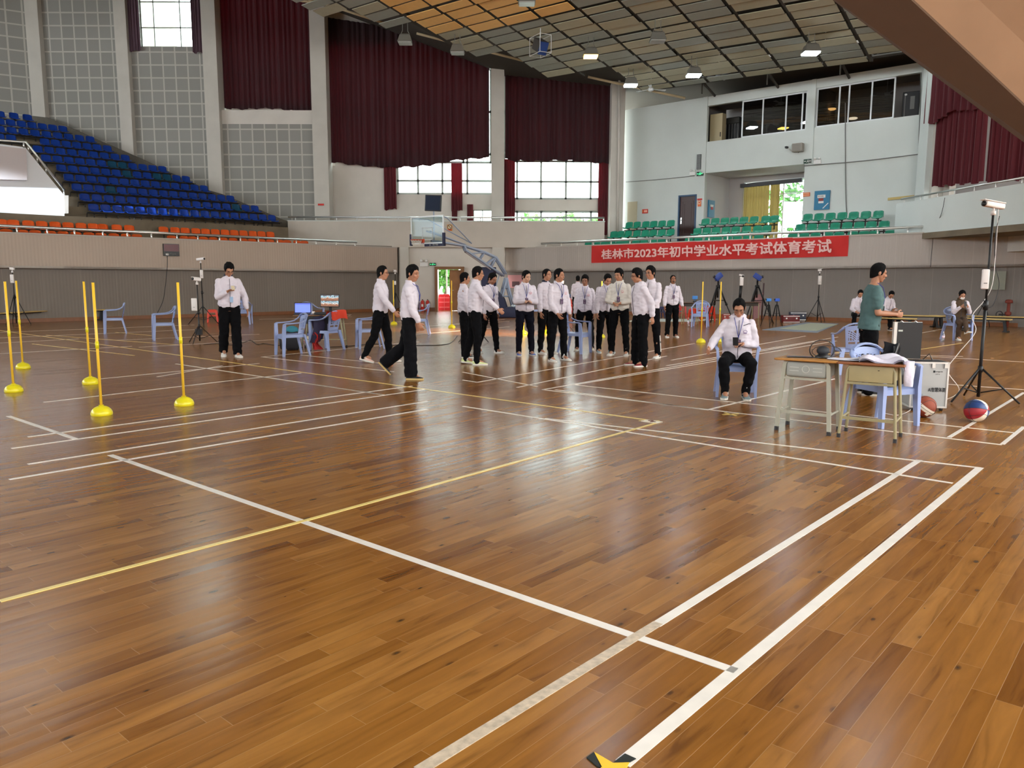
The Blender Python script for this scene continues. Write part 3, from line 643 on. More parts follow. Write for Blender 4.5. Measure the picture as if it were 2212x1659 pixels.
# ---- shell of the parts of the hall behind and beside the camera, with added window openings sized to set the light level
def shell(p,q,z0,z1,hs,n,name):
    w=Wall(p,(q[0]-p[0],q[1]-p[1]),n); L=math.hypot(q[0]-p[0],q[1]-p[1]); m=holes(w,0,L,z0,z1,hs,.3); return struct(name,m,MT['wall'])
ZS=21
shell((X0,Y0),(X1,Y0),0,ZS,[(6,54,6.5,8.4)],(0,1),'wall_rear')
shell((X0,Y0),(X0,Y1),0,ZS,[(6,44,6.3,9.9)],(1,0),'wall_far_left')
shell((X1,Y0),(X1,Y1),0,ZS,[(4,30,6,9.2)],(-1,0),'wall_far_right')
m=holes(Wall((X0,Y1),(1,0),(0,-1)),0,14,0,ZS,[],.3); struct('wall_corner_left',m,MT['wall'])
def portal(c,sx,sy,rot,name):
    l=bpy.data.lights.new(name,'AREA'); l.shape='RECTANGLE'; l.size=sx; l.size_y=sy; o=bpy.data.objects.new(name,l); COL.objects.link(o); o.location=c; o.rotation_euler=rot; l.cycles.is_portal=True
portal((-2,Y0+.05,7.45),48,1.9,(-PI/2,0,0),'portal_rear')      # local -Z must point into the room (+Y)
portal((X0+.05,10,8.1),38,3.6,(0,-PI/2,0),'portal_left')
portal((X1-.05,2,7.6),26,3.2,(0,PI/2,0),'portal_right')
bpy.data.objects['portal_rear'].rotation_euler=V((0,1,0)).to_track_quat('-Z','Z').to_euler()
bpy.data.objects['portal_left'].rotation_euler=V((1,0,0)).to_track_quat('-Z','Z').to_euler()
bpy.data.objects['portal_right'].rotation_euler=V((-1,0,0)).to_track_quat('-Z','Z').to_euler()
# ------------------------------------------------------------------ world, camera, colour
w=bpy.data.worlds.new('World'); bpy.context.scene.world=w; w.use_nodes=True; bg=w.node_tree.nodes['Background']; bg.inputs[0].default_value=(.93,.985,1.0,1); bg.inputs[1].default_value=11.5
cam=bpy.data.cameras.new('Camera'); co=bpy.data.objects.new('Camera',cam); COL.objects.link(co); bpy.context.scene.camera=co
cam.sensor_width=36; cam.sensor_fit='HORIZONTAL'; cam.lens=FPX/2212*36; cam.clip_end=300
co.matrix_world=Matrix(((CR.x,CU.x,-CF.x,0),(CR.y,CU.y,-CF.y,0),(CR.z,CU.z,-CF.z,CH),(0,0,0,1)))
sc=bpy.context.scene; sc.view_settings.view_transform='Standard'; sc.view_settings.look='None'; sc.view_settings.gamma=1; sc.view_settings.exposure=0.30
sc.cycles.use_denoising=True; sc.cycles.adaptive_threshold=.015; sc.cycles.max_bounces=8; sc.cycles.diffuse_bounces=4; sc.cycles.glossy_bounces=4; sc.cycles.transparent_max_bounces=12; sc.cycles.sample_clamp_indirect=8; sc.cycles.caustics_reflective=False; sc.cycles.caustics_refractive=False
# ================================================================== FIXTURES
def objw(name,m,mt_,parent,smooth=False,**k):
    L=parent.location; m.v=[(p[0]-L.x,p[1]-L.y,p[2]-L.z) for p in m.v]; return obj(name,m,mt_,parent,smooth,**k)
# ---- curtains
def curtain(w,x0,x1,ytop,ybot,mt_,label,off=-.05,amp=.055,fold=.26,seed=1,name='curtain',gather=1.0,group=None,flare=0):
    """ytop/ybot are functions of 0..1 giving the pixel row of the hem, turned into heights on the wall"""
    rr=random.Random(seed); ym=(ytop(.5)+ybot(.5))/2
    s0=w.sz(x0,ym)[0]; s1=w.sz(x1,ym)[0]; L=s1-s0; nf=max(3,L/fold); nu=int(nf*8); nv=10
    ph=[rr.uniform(0,6.28) for _ in range(4)]
    def fn(u,v):
        x=x0+(x1-x0)*u; yy=ytop(u)+(ybot(u)-ytop(u))*v
        s=s0+L*u; z=w.sz(x,yy)[1]
        if v>.98: z+=.035*math.sin(u*nf*6.28*.37+ph[0])
        wv=math.sin(2*PI*nf*u+1.2*math.sin(u*nf*1.7+ph[1])+.15*v)+.35*math.sin(2*PI*nf*.43*u+ph[2])
        a=amp*(1-.35*(1-v))
        s+= .35*amp*math.sin(4*PI*nf*u+ph[3])+flare*(u-.5)*v
        return w.P(s,z,off-a*wv)
    m=M().grid(fn,nu,nv); o=obj(name,m,mt_,None,True); tag(o,label,'curtain',group); return o
lin=lambda a,b:(lambda u:a+(b-a)*u)
BC=Wall((0,40.05),(1,0),(0,-1))
curtain(BC,473,673,lin(-70,-20),lambda u:233+7*u+2*math.sin(9*u),MT['curt'],'dark maroon curtain at upper left, the shorter one above a tiled panel',seed=3)
curtain(BC,710,1058,lin(38,150) if False else (lambda u:38+54*u),lambda u:350+12*math.sin(PI*min(u*1.25,1))-6*u*u*0-(9*max(0,u-.62)/.38),MT['curt'],'largest dark maroon curtain in the middle, between two pillars',seed=5,fold=.30)
curtain(BC,1092,1321,lambda u:136+26*u,lambda u:345+7*u+2*math.sin(8*u),MT['curt'],'dark maroon curtain right of the middle pillar, above the bright window',seed=8,fold=.3)
sc_=lambda a:(lambda u:a+1.5*math.sin(7*u))
curtain(BC,829,856,lin(354,354),sc_(452),MT['curtr'],'narrow red side curtain hanging left of the window, below the largest curtain',seed=11,fold=.11,amp=.035,off=.08)
curtain(BC,974,998,lin(352,352),sc_(455),MT['curtr'],'narrow red side curtain gathered in the middle of the window row',seed=12,fold=.11,amp=.035,off=.08)
curtain(BC,976,988,lin(452,452),sc_(480),MT['curtr'],'short red curtain end trailing to the balcony wall below the gathered one',seed=13,fold=.1,amp=.03,off=.08)
curtain(BC,1009,1022,lin(441,441),sc_(482),MT['curtr'],'small red curtain beside the lowest window left of the middle pillar',seed=14,fold=.1,amp=.03,off=.08)
curtain(BC,1088,1113,lin(343,343),sc_(482),MT['curtr'],'long red side curtain just right of the middle pillar',seed=15,fold=.11,amp=.035,off=.08)
curtain(BC,1292,1319,lin(347,347),sc_(508),MT['curtr'],'long red side curtain right of the bright window, next to the pale wall',seed=16,fold=.11,amp=.035,off=.08)
dk=curtain_mat('dull_purple_cloth',srgb(84,60,72),.08)
TC=Wall((0,39.5),(1,0),(0,-1))
curtain(TC,277,301,lin(-60,-60),sc_(111),dk,'dark narrow curtain at the left of the top left window',seed=17,fold=.12,amp=.03,off=-.1)
curtain(TC,413,436,lin(-60,-60),sc_(115),dk,'dark narrow curtain at the right of the top left window',seed=18,fold=.12,amp=.03,off=-.1)
curtain(WC,2016,2122,lin(170,175),lin(402,392),MT['curtr'],'red curtain at the right end, next to the pale pillar',seed=20,fold=.26,amp=.07,off=.1)
curtain(WC,2130,2290,lin(175,175),lin(392,380),MT['curtr'],'red curtain at the right edge of the picture under the brown beam',seed=21,fold=.24,amp=.07,off=.1)
curtain(WC,2010,2128,lin(100,120),lambda u:265-42*u+6*math.sin(9*u),MT['curtr'],'scalloped red pelmet curtain at right, above the two red curtains',seed=22,fold=.3,amp=.06,off=-.1)
XC=WX.off(-.16)
curtain(XC,1606,1661,lin(398,392),lin(520,520),MT['curty'],'straw coloured curtain in the recess, the wider left half',seed=23,fold=.13,amp=.035)
curtain(XC,1663,1683,lin(392,390),lin(520,520),MT['curty'],'straw coloured curtain in the recess, the narrow right half',seed=24,fold=.1,amp=.03)
m=M(); a,b=XC.at(1602,398),XC.at(1735,385); m.slab([a,b,b+V((0,0,-.18)),a+V((0,0,-.18))],XC.n*.15); tag(obj('curtain_rail',m,mat('dark_rail_box',srgb(60,60,64),.5)),'dark curtain rail box above the straw curtains','curtain rail')
# ---- stadium seats
def seat_shell(wd=.395,h=.29,dp=.34):
    m=M(); prof=[(-dp*.55,-.035),(-dp*.53,-.005),(-dp*.35,.005),(-dp*.05,-.012),(dp*.22,0),(dp*.34,.03),(dp*.40,.09),(dp*.44,.18),(dp*.49,h-.04),(dp*.52,h-.008),(dp*.53,h)]
    nu=8; n=len(prof)
    def pt(j,u,o):
        y,z=prof[j]; x=(u-.5)*wd; ed=abs(u-.5)*2; wf=1-.10*(j/(n-1))**3*1-(.05 if j in(0,n-1) else 0)
        lift=.03*ed**4; 
        if j<=4: z=z+lift
        else: y=y-lift*1.2
        if j>=n-2: z=z-.03*ed**6
        if j<5: z-=o
        else: y+=o
        return V((x*wf,y,z))
    vs=[pt(j,i/nu,0) for j in range(n) for i in range(nu+1)]+[pt(j,i/nu,.014) for j in range(n) for i in range(nu+1)]
    N=n*(nu+1); fs=[]
    for j in range(n-1):
        for i in range(nu):
            a=j*(nu+1)+i; fs.append((a,a+1,a+nu+2,a+nu+1)); fs.append((a+N,a+N+nu+1,a+N+nu+2,a+N+1))
    for i in range(nu): fs.append((i,i+N,i+N+1,i+1)); a=(n-1)*(nu+1)+i; fs.append((a,a+1,a+N+1,a+N))
    for j in range(n-1): a=j*(nu+1); fs.append((a,a+nu+1,a+N+nu+1,a+N)); a+=nu; fs.append((a,a+N,a+N+nu+1,a+nu+1))
    return m.add(vs,fs)
def seat_bracket():
    m=M(); m.box((0,.02,-.04),(.06,.26,.03)); m.box((0,.1,-.17),(.04,.05,.26)); m.box((0,.03,-.3),(.05,.18,.02)); return m
def plastic(name,c): return mat(name,c,.28,spec=.5,var=.04,vscale=12)
MT['blue']=plastic('blue_seat_plastic',srgb(22,60,150)); MT['teal']=plastic('faded_teal_plastic',srgb(22,74,104)); MT['orange']=plastic('orange_seat_plastic',srgb(226,92,28)); MT['green']=plastic('green_seat_plastic',srgb(22,128,100))
MT['bracket']=mat('dark_bracket',srgb(52,48,46),.6,metal=.3)
protos={}
def seat(loc,rz,kind,label,group):
    if kind not in protos:
        o=obj('stadium_seat',seat_shell(),MT[kind],None,True); obj('seat_bracket',seat_bracket(),MT['bracket'],o); protos[kind]=o
        o.location=loc; o.rotation_euler=(0,0,rz); return tag(o,label,'seat',group)
    return dup(protos[kind],loc,rz,label,group)
def rzof(w): return math.atan2(w.n.y,w.n.x)+PI/2
ordn=['first','second','third','fourth','fifth','sixth','seventh','eighth','ninth','tenth','eleventh','twelfth','thirteenth','fourteenth','fifteenth','sixteenth','seventeenth','eighteenth','nineteenth','twentieth','twenty-first','twenty-second','twenty-third','twenty-fourth','twenty-fifth','twenty-sixth','twenty-seventh','twenty-eighth']
ORD=lambda i:ordn[i]
rz=rzof(WL); zb0=WL.off(3.2).at(200,440).z
ends=[(194,598,0),(175,561,0),(158,508,0),(141,451,0),(125,412,0),(92,361,0),(74,281,0),(-8,242,0),(-8,205,0),(-8,146,0),(-8,70,0)]
nblue=0
for k,(xa,xb,_) in enumerate(ends):
    w=WL.off(3.2+.8*k-.15); ztop=zb0+.458*k; zs=ztop-.29
    y_=450-19*k; sa=w.sz(xa+10,y_)[0]; sb=w.sz(xb-9,y_)[0]; n=int(round((sb-sa)/.452)); i=0
    rowname=('lowest' if k==0 else 'topmost' if k==10 else ORD(k)+' row up from the lowest' )
    for i in range(n+1):
        s=sb-(sb-sa)*i/max(n,1)
        if (k,i) in ((5,6),(4,9),(6,99)): pass
        if k==7 and incam(w.P(s,zs))[0]<80 and incam(w.P(s,zs))[0]>30: continue
        kind='teal' if (k,i) in ((1,2),(5,4),(5,5),(4,6),(2,12),(4,2),(4,3)) else 'blue'
        rn='the lowest row' if k==0 else 'the topmost row' if k==10 else 'row %s'%ORD(k)+' up from the lowest'
        rn='the %s blue row from the bottom'%ORD(k)
        seat(w.P(s,zs),rz,kind,'%s seat, %s from the right in the %s row up'%('faded teal' if kind=='teal' else 'blue',ORD(i),ORD(k)), 'blue seats on the left stand'); nblue+=1
    m=M(); w2=WL.off(3.2+.8*k-.22); a,b=w2.P(sa-.3,zs-.10),w2.P(sb+.3,zs-.10); m.tube([a,b],.035,6); m.tube([a+V((0,0,.02))+WL.n*.2,b+V((0,0,.02))+WL.n*.2],.012,5)
    q=0
    while q<(b-a).length: p=a+(b-a).normalized()*q; m.tube([p+V((0,0,0)),p-V((0,0,.22))-WL.n*.1],.02,5); q+=1.8
    tag(obj('seat_rail',m,MT['bracket']),'dark steel beam carrying the %s blue seat row from the bottom'%ORD(k),'rail','rails under the blue seats')
def row(w,off,ztop,xs,ypx,kind,fmt,group,name='orange'):
    ww=w.off(off); 
    for i,x in enumerate(xs):
        p=ww.at(x,ypx(x)); seat(V((p.x,p.y,ztop-.29)),rzof(w)+(.25 if x==226.5 else 0),kind,fmt%ORD(i),group)
zA=WL.off(.9).at(30,495).z; zB=WL.off(1.9).at(30,474).z
rowA=[15,50,78,111,138,166,194,220,248,274,298,373,400,418,442,463,485,506,528,547,567,586,607,623,644,660]
rowB=[5,31,63,92,121,149,177,203,226.5,254,281,355,380,402,425,446,467,488,508,528,548,567,586]
row(WL,.9,zA,rowA,lambda x:500,'orange','%s from the left in the front row, orange seat behind the left rail','orange seats in the front row')
row(WL,1.9,zB,rowB,lambda x:485,'orange','%s from the left in the back row, orange seat below the blue stand','orange seats in the back row')
zC=WR.off(2.5).at(1895,454).z; zb=WR.off(1.7).at(1909,476).z; za=WR.off(.9).at(1923,496.6).z
gC=[1357,1374,1393,1410,1428,1447,1522,1543,1564,1584,1605,1627,1652,1671,1743,1767,1792,1817,1842,1868,1895]
gB=[1324,1339,1355,1374,1392,1409,1428,1447,1505,1525,1545,1567,1588,1611,1635,1655,1728,1753,1777,1803,1829,1855,1881,1909]
gA=[1269,1287,1304,1320,1337,1353,1372,1390,1409,1428,1487,1507,1531,1549,1571,1592,1614,1638,1712,1737,1761,1789,1812,1842,1866,1888,1923,1950]
for xs,of,zt_,nm in ((gA,.9,za,'front'),(gB,1.7,zb,'middle'),(gC,2.5,zC,'back')):
    row(WR,of,zt_,xs,lambda x:480,'green','%s from the left in the '+nm+' row, green seat above the red banner','green seats in the %s row'%nm)
    for a_,b_ in ((0,6 if of==2.5 else 8 if of==1.7 else 10),):
        pass
for xs,of,zt_,nm,br in ((gB,1.7,zb,'middle',(0,8,16,24)),(gC,2.5,zC,'back',(0,6,14,21))):
    w=WR.off(of-.08)
    for gi,(i0,i1) in enumerate(zip(br,br[1:])):
        a=w.at(xs[i0]-8,480); b=w.at(xs[i1-1]+9,480); a=V((a.x,a.y,zt_-.42)); b=V((b.x,b.y,zt_-.42)); m=M(); m.tube([a,b],.03,6)
        for f_ in (.08,.5,.92): p=a+(b-a)*f_; m.tube([p,p-V((0,0,.4))],.028,6)
        tag(obj('seat_rail',m,MT['bracket']),'dark beam under the %s row of green seats, %s block'%(nm,('left','centre','right')[gi]),'rail')
# ---- red banner
bw=FRW.off(-.03); pts=[(1278,531),(1834,508.5),(1831,553.5),(1278,568)]
MT['bred']=mat('banner_red',srgb(196,34,30),.7,var=.05,vscale=2); MT['btxt']=mat('banner_letters',srgb(232,190,186),.7)
m=M(); P4=[bw.at(*p) for p in pts]
def bf(u,v):
    t=P4[0].lerp(P4[1],u); b=P4[3].lerp(P4[2],u); p=t.lerp(b,v); return p+bw.n*(.018*math.sin(u*34+v*3)+.012*math.sin(u*90-v*5))
m.grid(bf,120,4); ban=obj('banner',m,MT['bred'],None,True); tag(ban,'long red banner with white Chinese lettering hung on the right balcony front','banner')
def textfit(name,body,w,x0,x1,ytl,ybl,ytr,ybr,off,mt_,parent,bold=0.0,ex=.002):
    """lettering laid on a wall between two pixel columns, its top and bottom rows given at both ends"""
    o=text(name,body,1.0,Matrix.Identity(4),mt_,None,ex,bold)
    vs=[v.co.copy() for v in o.data.vertices]; ax=min(v.x for v in vs);bx=max(v.x for v in vs);ay=min(v.y for v in vs);by=max(v.y for v in vs)
    A=w.at(x0,ytl);B=w.at(x1,ytr);C_=w.at(x1,ybr);D_=w.at(x0,ybl)
    for v in o.data.vertices:
        u=(v.co.x-ax)/(bx-ax); t=(v.co.y-ay)/(by-ay); p=D_.lerp(C_,u).lerp(A.lerp(B,u),t)+w.n*(off+v.co.z); v.co=p
    if parent: o.parent=parent
    return o
textfit('lettering','桂林市2023年初中学业水平考试体育考试',bw,1300,1797,539,560,516,546,.045,MT['btxt'],ban,.022)
# ---- ceiling lamps, speaker, fans
def hook(m,c,h): m.tube([c,c+V((0,0,h))],.012,6)
MT['lampbody']=mat('grey_lamp_housing',srgb(120,120,114),.5,metal=.3)
def lamp(x,y,u,v,label,kind):
    c=CPt(u,v,.55); t=thing('high_bay_lamp',label,'lamp',c)
    m=M(); hook(m,V((-.1,0,.28)),.35); hook(m,V((.1,0,.28)),.35); m.tube([(-.1,0,.28),(-.16,0,.18),(-.2,0,0)],.012,6); m.tube([(.1,0,.28),(.16,0,.18),(.2,0,0)],.012,6); obj('hanger',m,MT['lampbody'],t)
    m=M(); rg=[[V((sx*a,sy*b,z)) for sx,sy in ((-1,-1),(1,-1),(1,1),(-1,1))] for a,b,z in ((.12,.1,.16),(.2,.16,.1),(.26,.22,-.1),(.28,.24,-.14))]; m.loft(rg); obj('housing',m,MT['lampbody'],t)
    e=MT['lit_'+kind] if kind else MT['unlit']; m=M(); m.slab([(-.25,-.21,-.145),(.25,-.21,-.145),(.25,.21,-.145),(-.25,.21,-.145)],(0,0,-.05)); obj('lens',m,e,t)
    if kind:
        l=bpy.data.lights.new('lamp_light','SPOT'); l.energy=260 if kind=='white' else 160; l.color=(.85,.93,1) if kind=='white' else (1,.62,.22); l.spot_size=2.2; l.spot_blend=.6; l.shadow_soft_size=.2
        o=bpy.data.objects.new('lamp_light',l); COL.objects.link(o); o.parent=t; o.location=(0,0,-.25)
    return t
MT['lit_white']=mat('lit_lens',(.9,.95,1,1),.3,emit=60,ecol=(.82,.92,1,1)); MT['lit_amber']=mat('lit_amber_lens',(1,.6,.1,1),.3,emit=14,ecol=(1,.56,.10,1)); MT['unlit']=mat('unlit_lens',srgb(150,152,148),.3)
for x,y,u,v,lb,kd in ((832,62,-7.64,2.1,'unlit grey high bay lamp hanging at the left edge of the panel ceiling',None),(960,80,-5.97,.75,'unlit dark high bay lamp at the ceiling edge, second from the left',None),
  (1267,80,-3.45,-4.1,'high bay lamp glowing amber under the panel ceiling','amber'),(1410,42,-3.69,-7.1,'unlit grey high bay lamp hanging right of the amber one',None),
  (1363,145,-.08,-4.1,'lit white lamp nearest the dark curtain, lowest of the three white ones','white'),(1502,120,-.13,-7.0,'lit white lamp in the middle of the three white ones','white'),
  (1752,64,-.7,-11.7,'lit white lamp at the upper right, farthest right of the three','white'),(1140,-6,-8.2,-4.4,'grey high bay lamp cut by the top edge, under the amber panels',None)):
    lamp(x,y,u,v,lb,kd)
for x,y,lb,kd in ((690,-66,'lit amber high bay lamp above the largest curtain, out of the top of the picture','amber'),(1340,-350,'lit white lamp high above the middle of the court','white'),(600,-400,'lit amber lamp high above the left of the court','amber'),(2010,-420,'lit white lamp above the right stand','white')):
    r_=ray(x,y); q=CP+r_*((C0-CP).dot(CN)/r_.dot(CN)); d_=q-C0; a_,b_=d_.dot(UD),d_.dot(VD); uv_=UD.dot(VD); u_=(a_-b_*uv_)/(1-uv_**2); v_=(b_-a_*uv_)/(1-uv_**2); lamp(x,y,u_,v_,lb,kd)
c=CPt(-5.0,-2.75,.65); t=thing('caged_speaker','dark blue speaker in a white wire cage hung from the ceiling','speaker',c,.5)
m=M(); m.rbox((0,0,0),(.34,.62,.42),.03,R=Matrix.Rotation(.5,3,'X')); obj('speaker_box',m,mat('speaker_grey',srgb(60,58,56),.6),t); m=M(); m.box((-.02,-.24,-.16),(.33,.06,.46),R=Matrix.Rotation(.5,3,'X')); obj('speaker_face',m,mat('speaker_blue',srgb(24,62,130),.5),t)
m=M(); 
for sx in(-.24,.24):
    for sy in (-.38,.38): m.tube([(sx,sy,-.32),(sx,sy,.32)],.012,5)
for z in(-.32,.32): m.tube([(-.24,-.38,z),(.24,-.38,z),(.24,.38,z),(-.24,.38,z),(-.24,-.38,z)],.012,5)
m.tube([(0,0,.3),(0,0,.62)],.015,5); obj('wire_cage',m,MT['alu'],t)
def fan(x,y,Y,label,a0):
    c=D(x,y,Y); t=thing('ceiling_fan',label,'fan',c,a0); m=M(); m.tube([(0,0,0),(0,0,1.0)],.018,6); obj('rod',m,MT['alu'],t)
    m=M(); m.lathe((0,0,0),[(.02,.1),(.11,.06),(.14,0),(.11,-.06),(.03,-.09)],14); obj('motor',m,MT['alu'],t,True)
    for k in range(3):
        m=M(); R=Matrix.Rotation(k*2*PI/3,3,'Z')
        P=[R@V(p) for p in ((.12,-.03,0),(.7,-.075,.01),(.72,.075,-.015),(.12,.03,0))]; m.slab(P,(0,0,.012)); obj('blade',m,MT['alu'],t)
fan(1406,193,35.5,'white ceiling fan at the left, under the ceiling edge near the dark curtain',.3); fan(1552,165,34.0,'white ceiling fan in the middle, above the left booth window',.9); fan(1781,121,30.5,'white ceiling fan at the right, above the right booth window',.2)
# ---- wall fittings
def plate(w,x0,y0,x1,y1,mt_,label,cat,off=-.01,t=.03,name='sign',xy=None):
    r=pxrect(w,x0,y0,x1,y1); m=M(); m.slab([w.P(r[0],r[2],off),w.P(r[1],r[2],off),w.P(r[1],r[3],off),w.P(r[0],r[3],off)],w.n*t); o=obj(name,m,mt_); tag(o,label,cat); return o,r
def strip(w,r,fr,mt_,parent,name,off=-.045):
    s0=r[0]+(r[1]-r[0])*fr[0]; s1=r[0]+(r[1]-r[0])*fr[2]; z0=r[3]-(r[3]-r[2])*fr[3]; z1=r[3]-(r[3]-r[2])*fr[1]
    m=M(); m.slab([w.P(s0,z0,off),w.P(s1,z0,off),w.P(s1,z1,off),w.P(s0,z1,off)],w.n*.004); return obj(name,m,mt_,parent)
exg=mat('exit_green_lit',srgb(30,140,90),.5); exl=mat('exit_symbol',srgb(90,255,170),.5,emit=1.2,ecol=srgb(80,255,160))
red=mat('sign_red',srgb(204,52,44),.6); blk=mat('black_plastic',srgb(24,24,28),.4); wht=mat('white_plastic',srgb(232,232,230),.5); cyan=mat('hydrant_blue',srgb(30,118,158),.5); org=mat('sign_orange',srgb(226,112,62),.6); yel=mat('sign_amber',srgb(214,150,60),.6)
MT['blk'],MT['wht'],MT['red']=blk,wht,red
def exitsign(w,x0,y0,x1,y1,label,lit=True):
    o,r=plate(w,x0,y0,x1,y1,mat('exit_case',srgb(20,60,44),.5),label,'exit sign',name='exit_sign',t=.05)
    e=exl if lit else wht
    strip(w,r,(.08,.42,.3,.58),e,o,'arrow',-.062); strip(w,r,(.7,.42,.92,.58),e,o,'arrow',-.062)
    s=(r[0]+r[1])/2; h=r[3]-r[2]; z=r[2]+h*.5; m=M(); q=lambda a,b:w.P(s+a*h,z+b*h,-.064)
    m.tube([q(-.2,-.32),q(-.04,-.05),q(.05,.12),q(.22,-.02)],h*.06,5); m.tube([q(.05,.12),q(.2,-.3)],h*.06,5); m.tube([q(.05,.14),q(-.14,.05)],h*.05,5); m.ell(q(.1,.3),h*.1,8,6); obj('running_figure',m,e,o)
    return o
exitsign(WB.off(-.02),928,568,942,574,'lit green exit sign above the left corner of the exit door')
exitsign(WW,1506,371,1520,380,'lit green exit sign at the upper left corner of the recess')
exitsign(WW,1737,344,1754,353,'dark unlit exit sign at the right corner of the recess',False)
def emlight(w,x,y,label,sc=1.0):
    p=w.at(x,y); t=thing('emergency_light',label,'emergency light',p); rz_=rzof(w); t.rotation_euler=(0,0,rz_)
    m=M(); m.rbox((0,-.04,0),(.30*sc,.07,.16*sc),.01); obj('battery_box',m,wht,t)
    for sx in(-.09,.09): m=M(); m.lathe((0,0,0),[(.02,.06),(.055*sc,.03),(.055*sc,0),(.01,-.01)],12,R=Matrix.Rotation(PI/2,3,'X')); m.v=[(p_[0]+sx*sc,p_[1]-.06,p_[2]+.13*sc) for p_ in m.v]; obj('lamp_head',m,wht,t,True)
emlight(WB.off(-.02),916,571,'white twin head emergency light left of the door exit sign',1.3); emlight(WW,1497,375,'white twin head emergency light left of the recess exit sign'); emlight(WW,1766,350,'white twin head emergency light beside the dark exit sign')
o,r=plate(WW,1388,452,1400,461,red,'small red notice on the pale wall between cream door and brown door','sign'); strip(WW,r,(.1,.25,.2,.75),yel,o,'stripe'); strip(WW,r,(.35,.25,.9,.75),mat('notice_print',srgb(250,190,170),.6),o,'print')
o,r=plate(WW,1507,429,1517,432.5,red,'thin red strip notice beside the brown door','sign')
o,r=plate(WW,1508,434,1515,446,org,'orange fire notice under the thin red strip beside the brown door','sign'); strip(WW,r,(.15,.1,.85,.6),mat('notice_cream',srgb(240,220,180),.6),o,'picture'); strip(WW,r,(.3,.2,.7,.45),red,o,'figure',-.05)
o,r=plate(WW,1735,416,1750,424.5,org,'orange notice on the pillar right of the recess','sign'); strip(WW,r,(.1,.2,.9,.35),mat('notice_print2',srgb(250,200,160),.6),o,'print'); strip(WW,r,(.1,.6,.9,.75),mat('notice_print3',srgb(250,200,160),.6),o,'print')
o,r=plate(WW,1760,412,1793,453,cyan,'blue fire hydrant cabinet on the pale wall above the right green seats','cabinet',name='hydrant_cabinet',t=.05); strip(WW,r,(.2,.22,.72,.38),wht,o,'label_plate',-.062); strip(WW,r,(.28,.4,.6,.54),mat('label_dark_red',srgb(140,50,44),.6),o,'label_plate',-.062); strip(WW,r,(.28,.55,.62,.66),wht,o,'label_plate',-.062)
s0=r[0]; L=r[1]-r[0]; H_=r[3]-r[2]; m=M(); m.slab([WW.P(s0+L*.55,r[2]+H_*.06,-.062),WW.P(s0+L*.62,r[2]+H_*.06,-.062),WW.P(s0+L*.95,r[2]+H_*.32,-.062),WW.P(s0+L*.9,r[2]+H_*.34,-.062)],WW.n*.004); obj('diagonal_stripe',m,wht,o)
textfit('label_text','消火栓箱',WW,1768,1780,423,426,422.5,425.5,.07,blk,o)
# plate on the recess side wall
es=WW.P(al[0],0,0); WE=Wall((es.x+.0,es.y),(-WW.n.x,-WW.n.y),(1,-.3))
o,r=plate(WE,1528,433,1541,470,cyan,'blue hydrant cabinet on the side wall of the recess, seen at an angle','cabinet',name='hydrant_cabinet',off=-.02,t=.05); strip(WE,r,(.25,.25,.75,.38),wht,o,'label_plate',-.075); strip(WE,r,(.35,.38,.7,.54),red,o,'label_plate',-.075)
o,r=plate(BW.off(-.02),-1,0,0,1,red,'x','x'); bpy.data.objects.remove(o)
o,r=plate(PW_.off(-.02),687,440,700,444,red,'small red plate low on the pillar left of the largest curtain','sign')
o,r=plate(Wall((0,38.3),(1,0),(0,-1)),966,485,977,499,yel,'amber no jumping warning sign on the far balcony wall behind the hoop','sign'); wb2=Wall((0,38.3),(1,0),(0,-1)); strip(wb2,r,(.12,.08,.88,.68),mat('sign_pale',srgb(236,214,170),.6),o,'panel')
m=M(); cc_=wb2.at(971.5,490.5); m.tube([cc_+V((math.cos(a)*.1,-.06,math.sin(a)*.1)) for a in [i*PI/8 for i in range(17)]],.012,5); m.tube([cc_+V((-.06,-.06,.06)),cc_+V((.06,-.06,-.06))],.012,5); obj('prohibition_ring',m,blk,o); strip(wb2,r,(.12,.76,.88,.9),red,o,'print')
# pipes and cables on the pale wall
m=M(); m.tube([D(1338,165,39.1),D(1337,300,39.1),D(1334,520,39.1)],.055,8); tag(obj('drain_pipe',m,MT['wall'],None,True),'pale vertical drain pipe on the corner pillar beside the pale wall','pipe')
def cable(name,label,pts,r=.008,mt_=None,cat='cable'):
    q=[]; 
    for i in range(len(pts)-1):
        for k in range(6):
            t_=k/6; p0=pts[max(i-1,0)];p1=pts[i];p2=pts[i+1];p3=pts[min(i+2,len(pts)-1)]
            q.append(.5*((2*p1)+(p2-p0)*t_+(2*p0-5*p1+4*p2-p3)*t_*t_+(3*p1-p0-3*p2+p3)*t_**3))
    q.append(pts[-1]); m=M(); m.tube(q,r,5); return tag(obj(name,m,mt_ or blk,None,True),label,cat)
gcab=mat('grey_cable',srgb(120,120,118),.6)
wo_=WW.off(-.03)
cable('wall_cable','grey cable bundle running along the pale wall under the booth windows',[wo_.at(1737,358),wo_.at(1765,356),wo_.at(1850,349),wo_.at(1930,340),wo_.at(1992,332)],.02,gcab)
cable('wall_cable','thin grey cable on the pale wall left of the recess',[wo_.at(1352,393),wo_.at(1420,388),wo_.at(1500,380)],.015,gcab)
cable('wall_cable','black cable dropping from the right booth window to the green seats',[wo_.at(1826,222),wo_.at(1826,300),wo_.at(1827,420),wo_.at(1829,462)],.018,gcab)
cable('wall_cable','thin cable hanging down the right edge of the pale wall',[wo_.at(1989,158),wo_.at(1987,240),wo_.at(1985,318),wo_.at(1993,330)],.015,gcab)
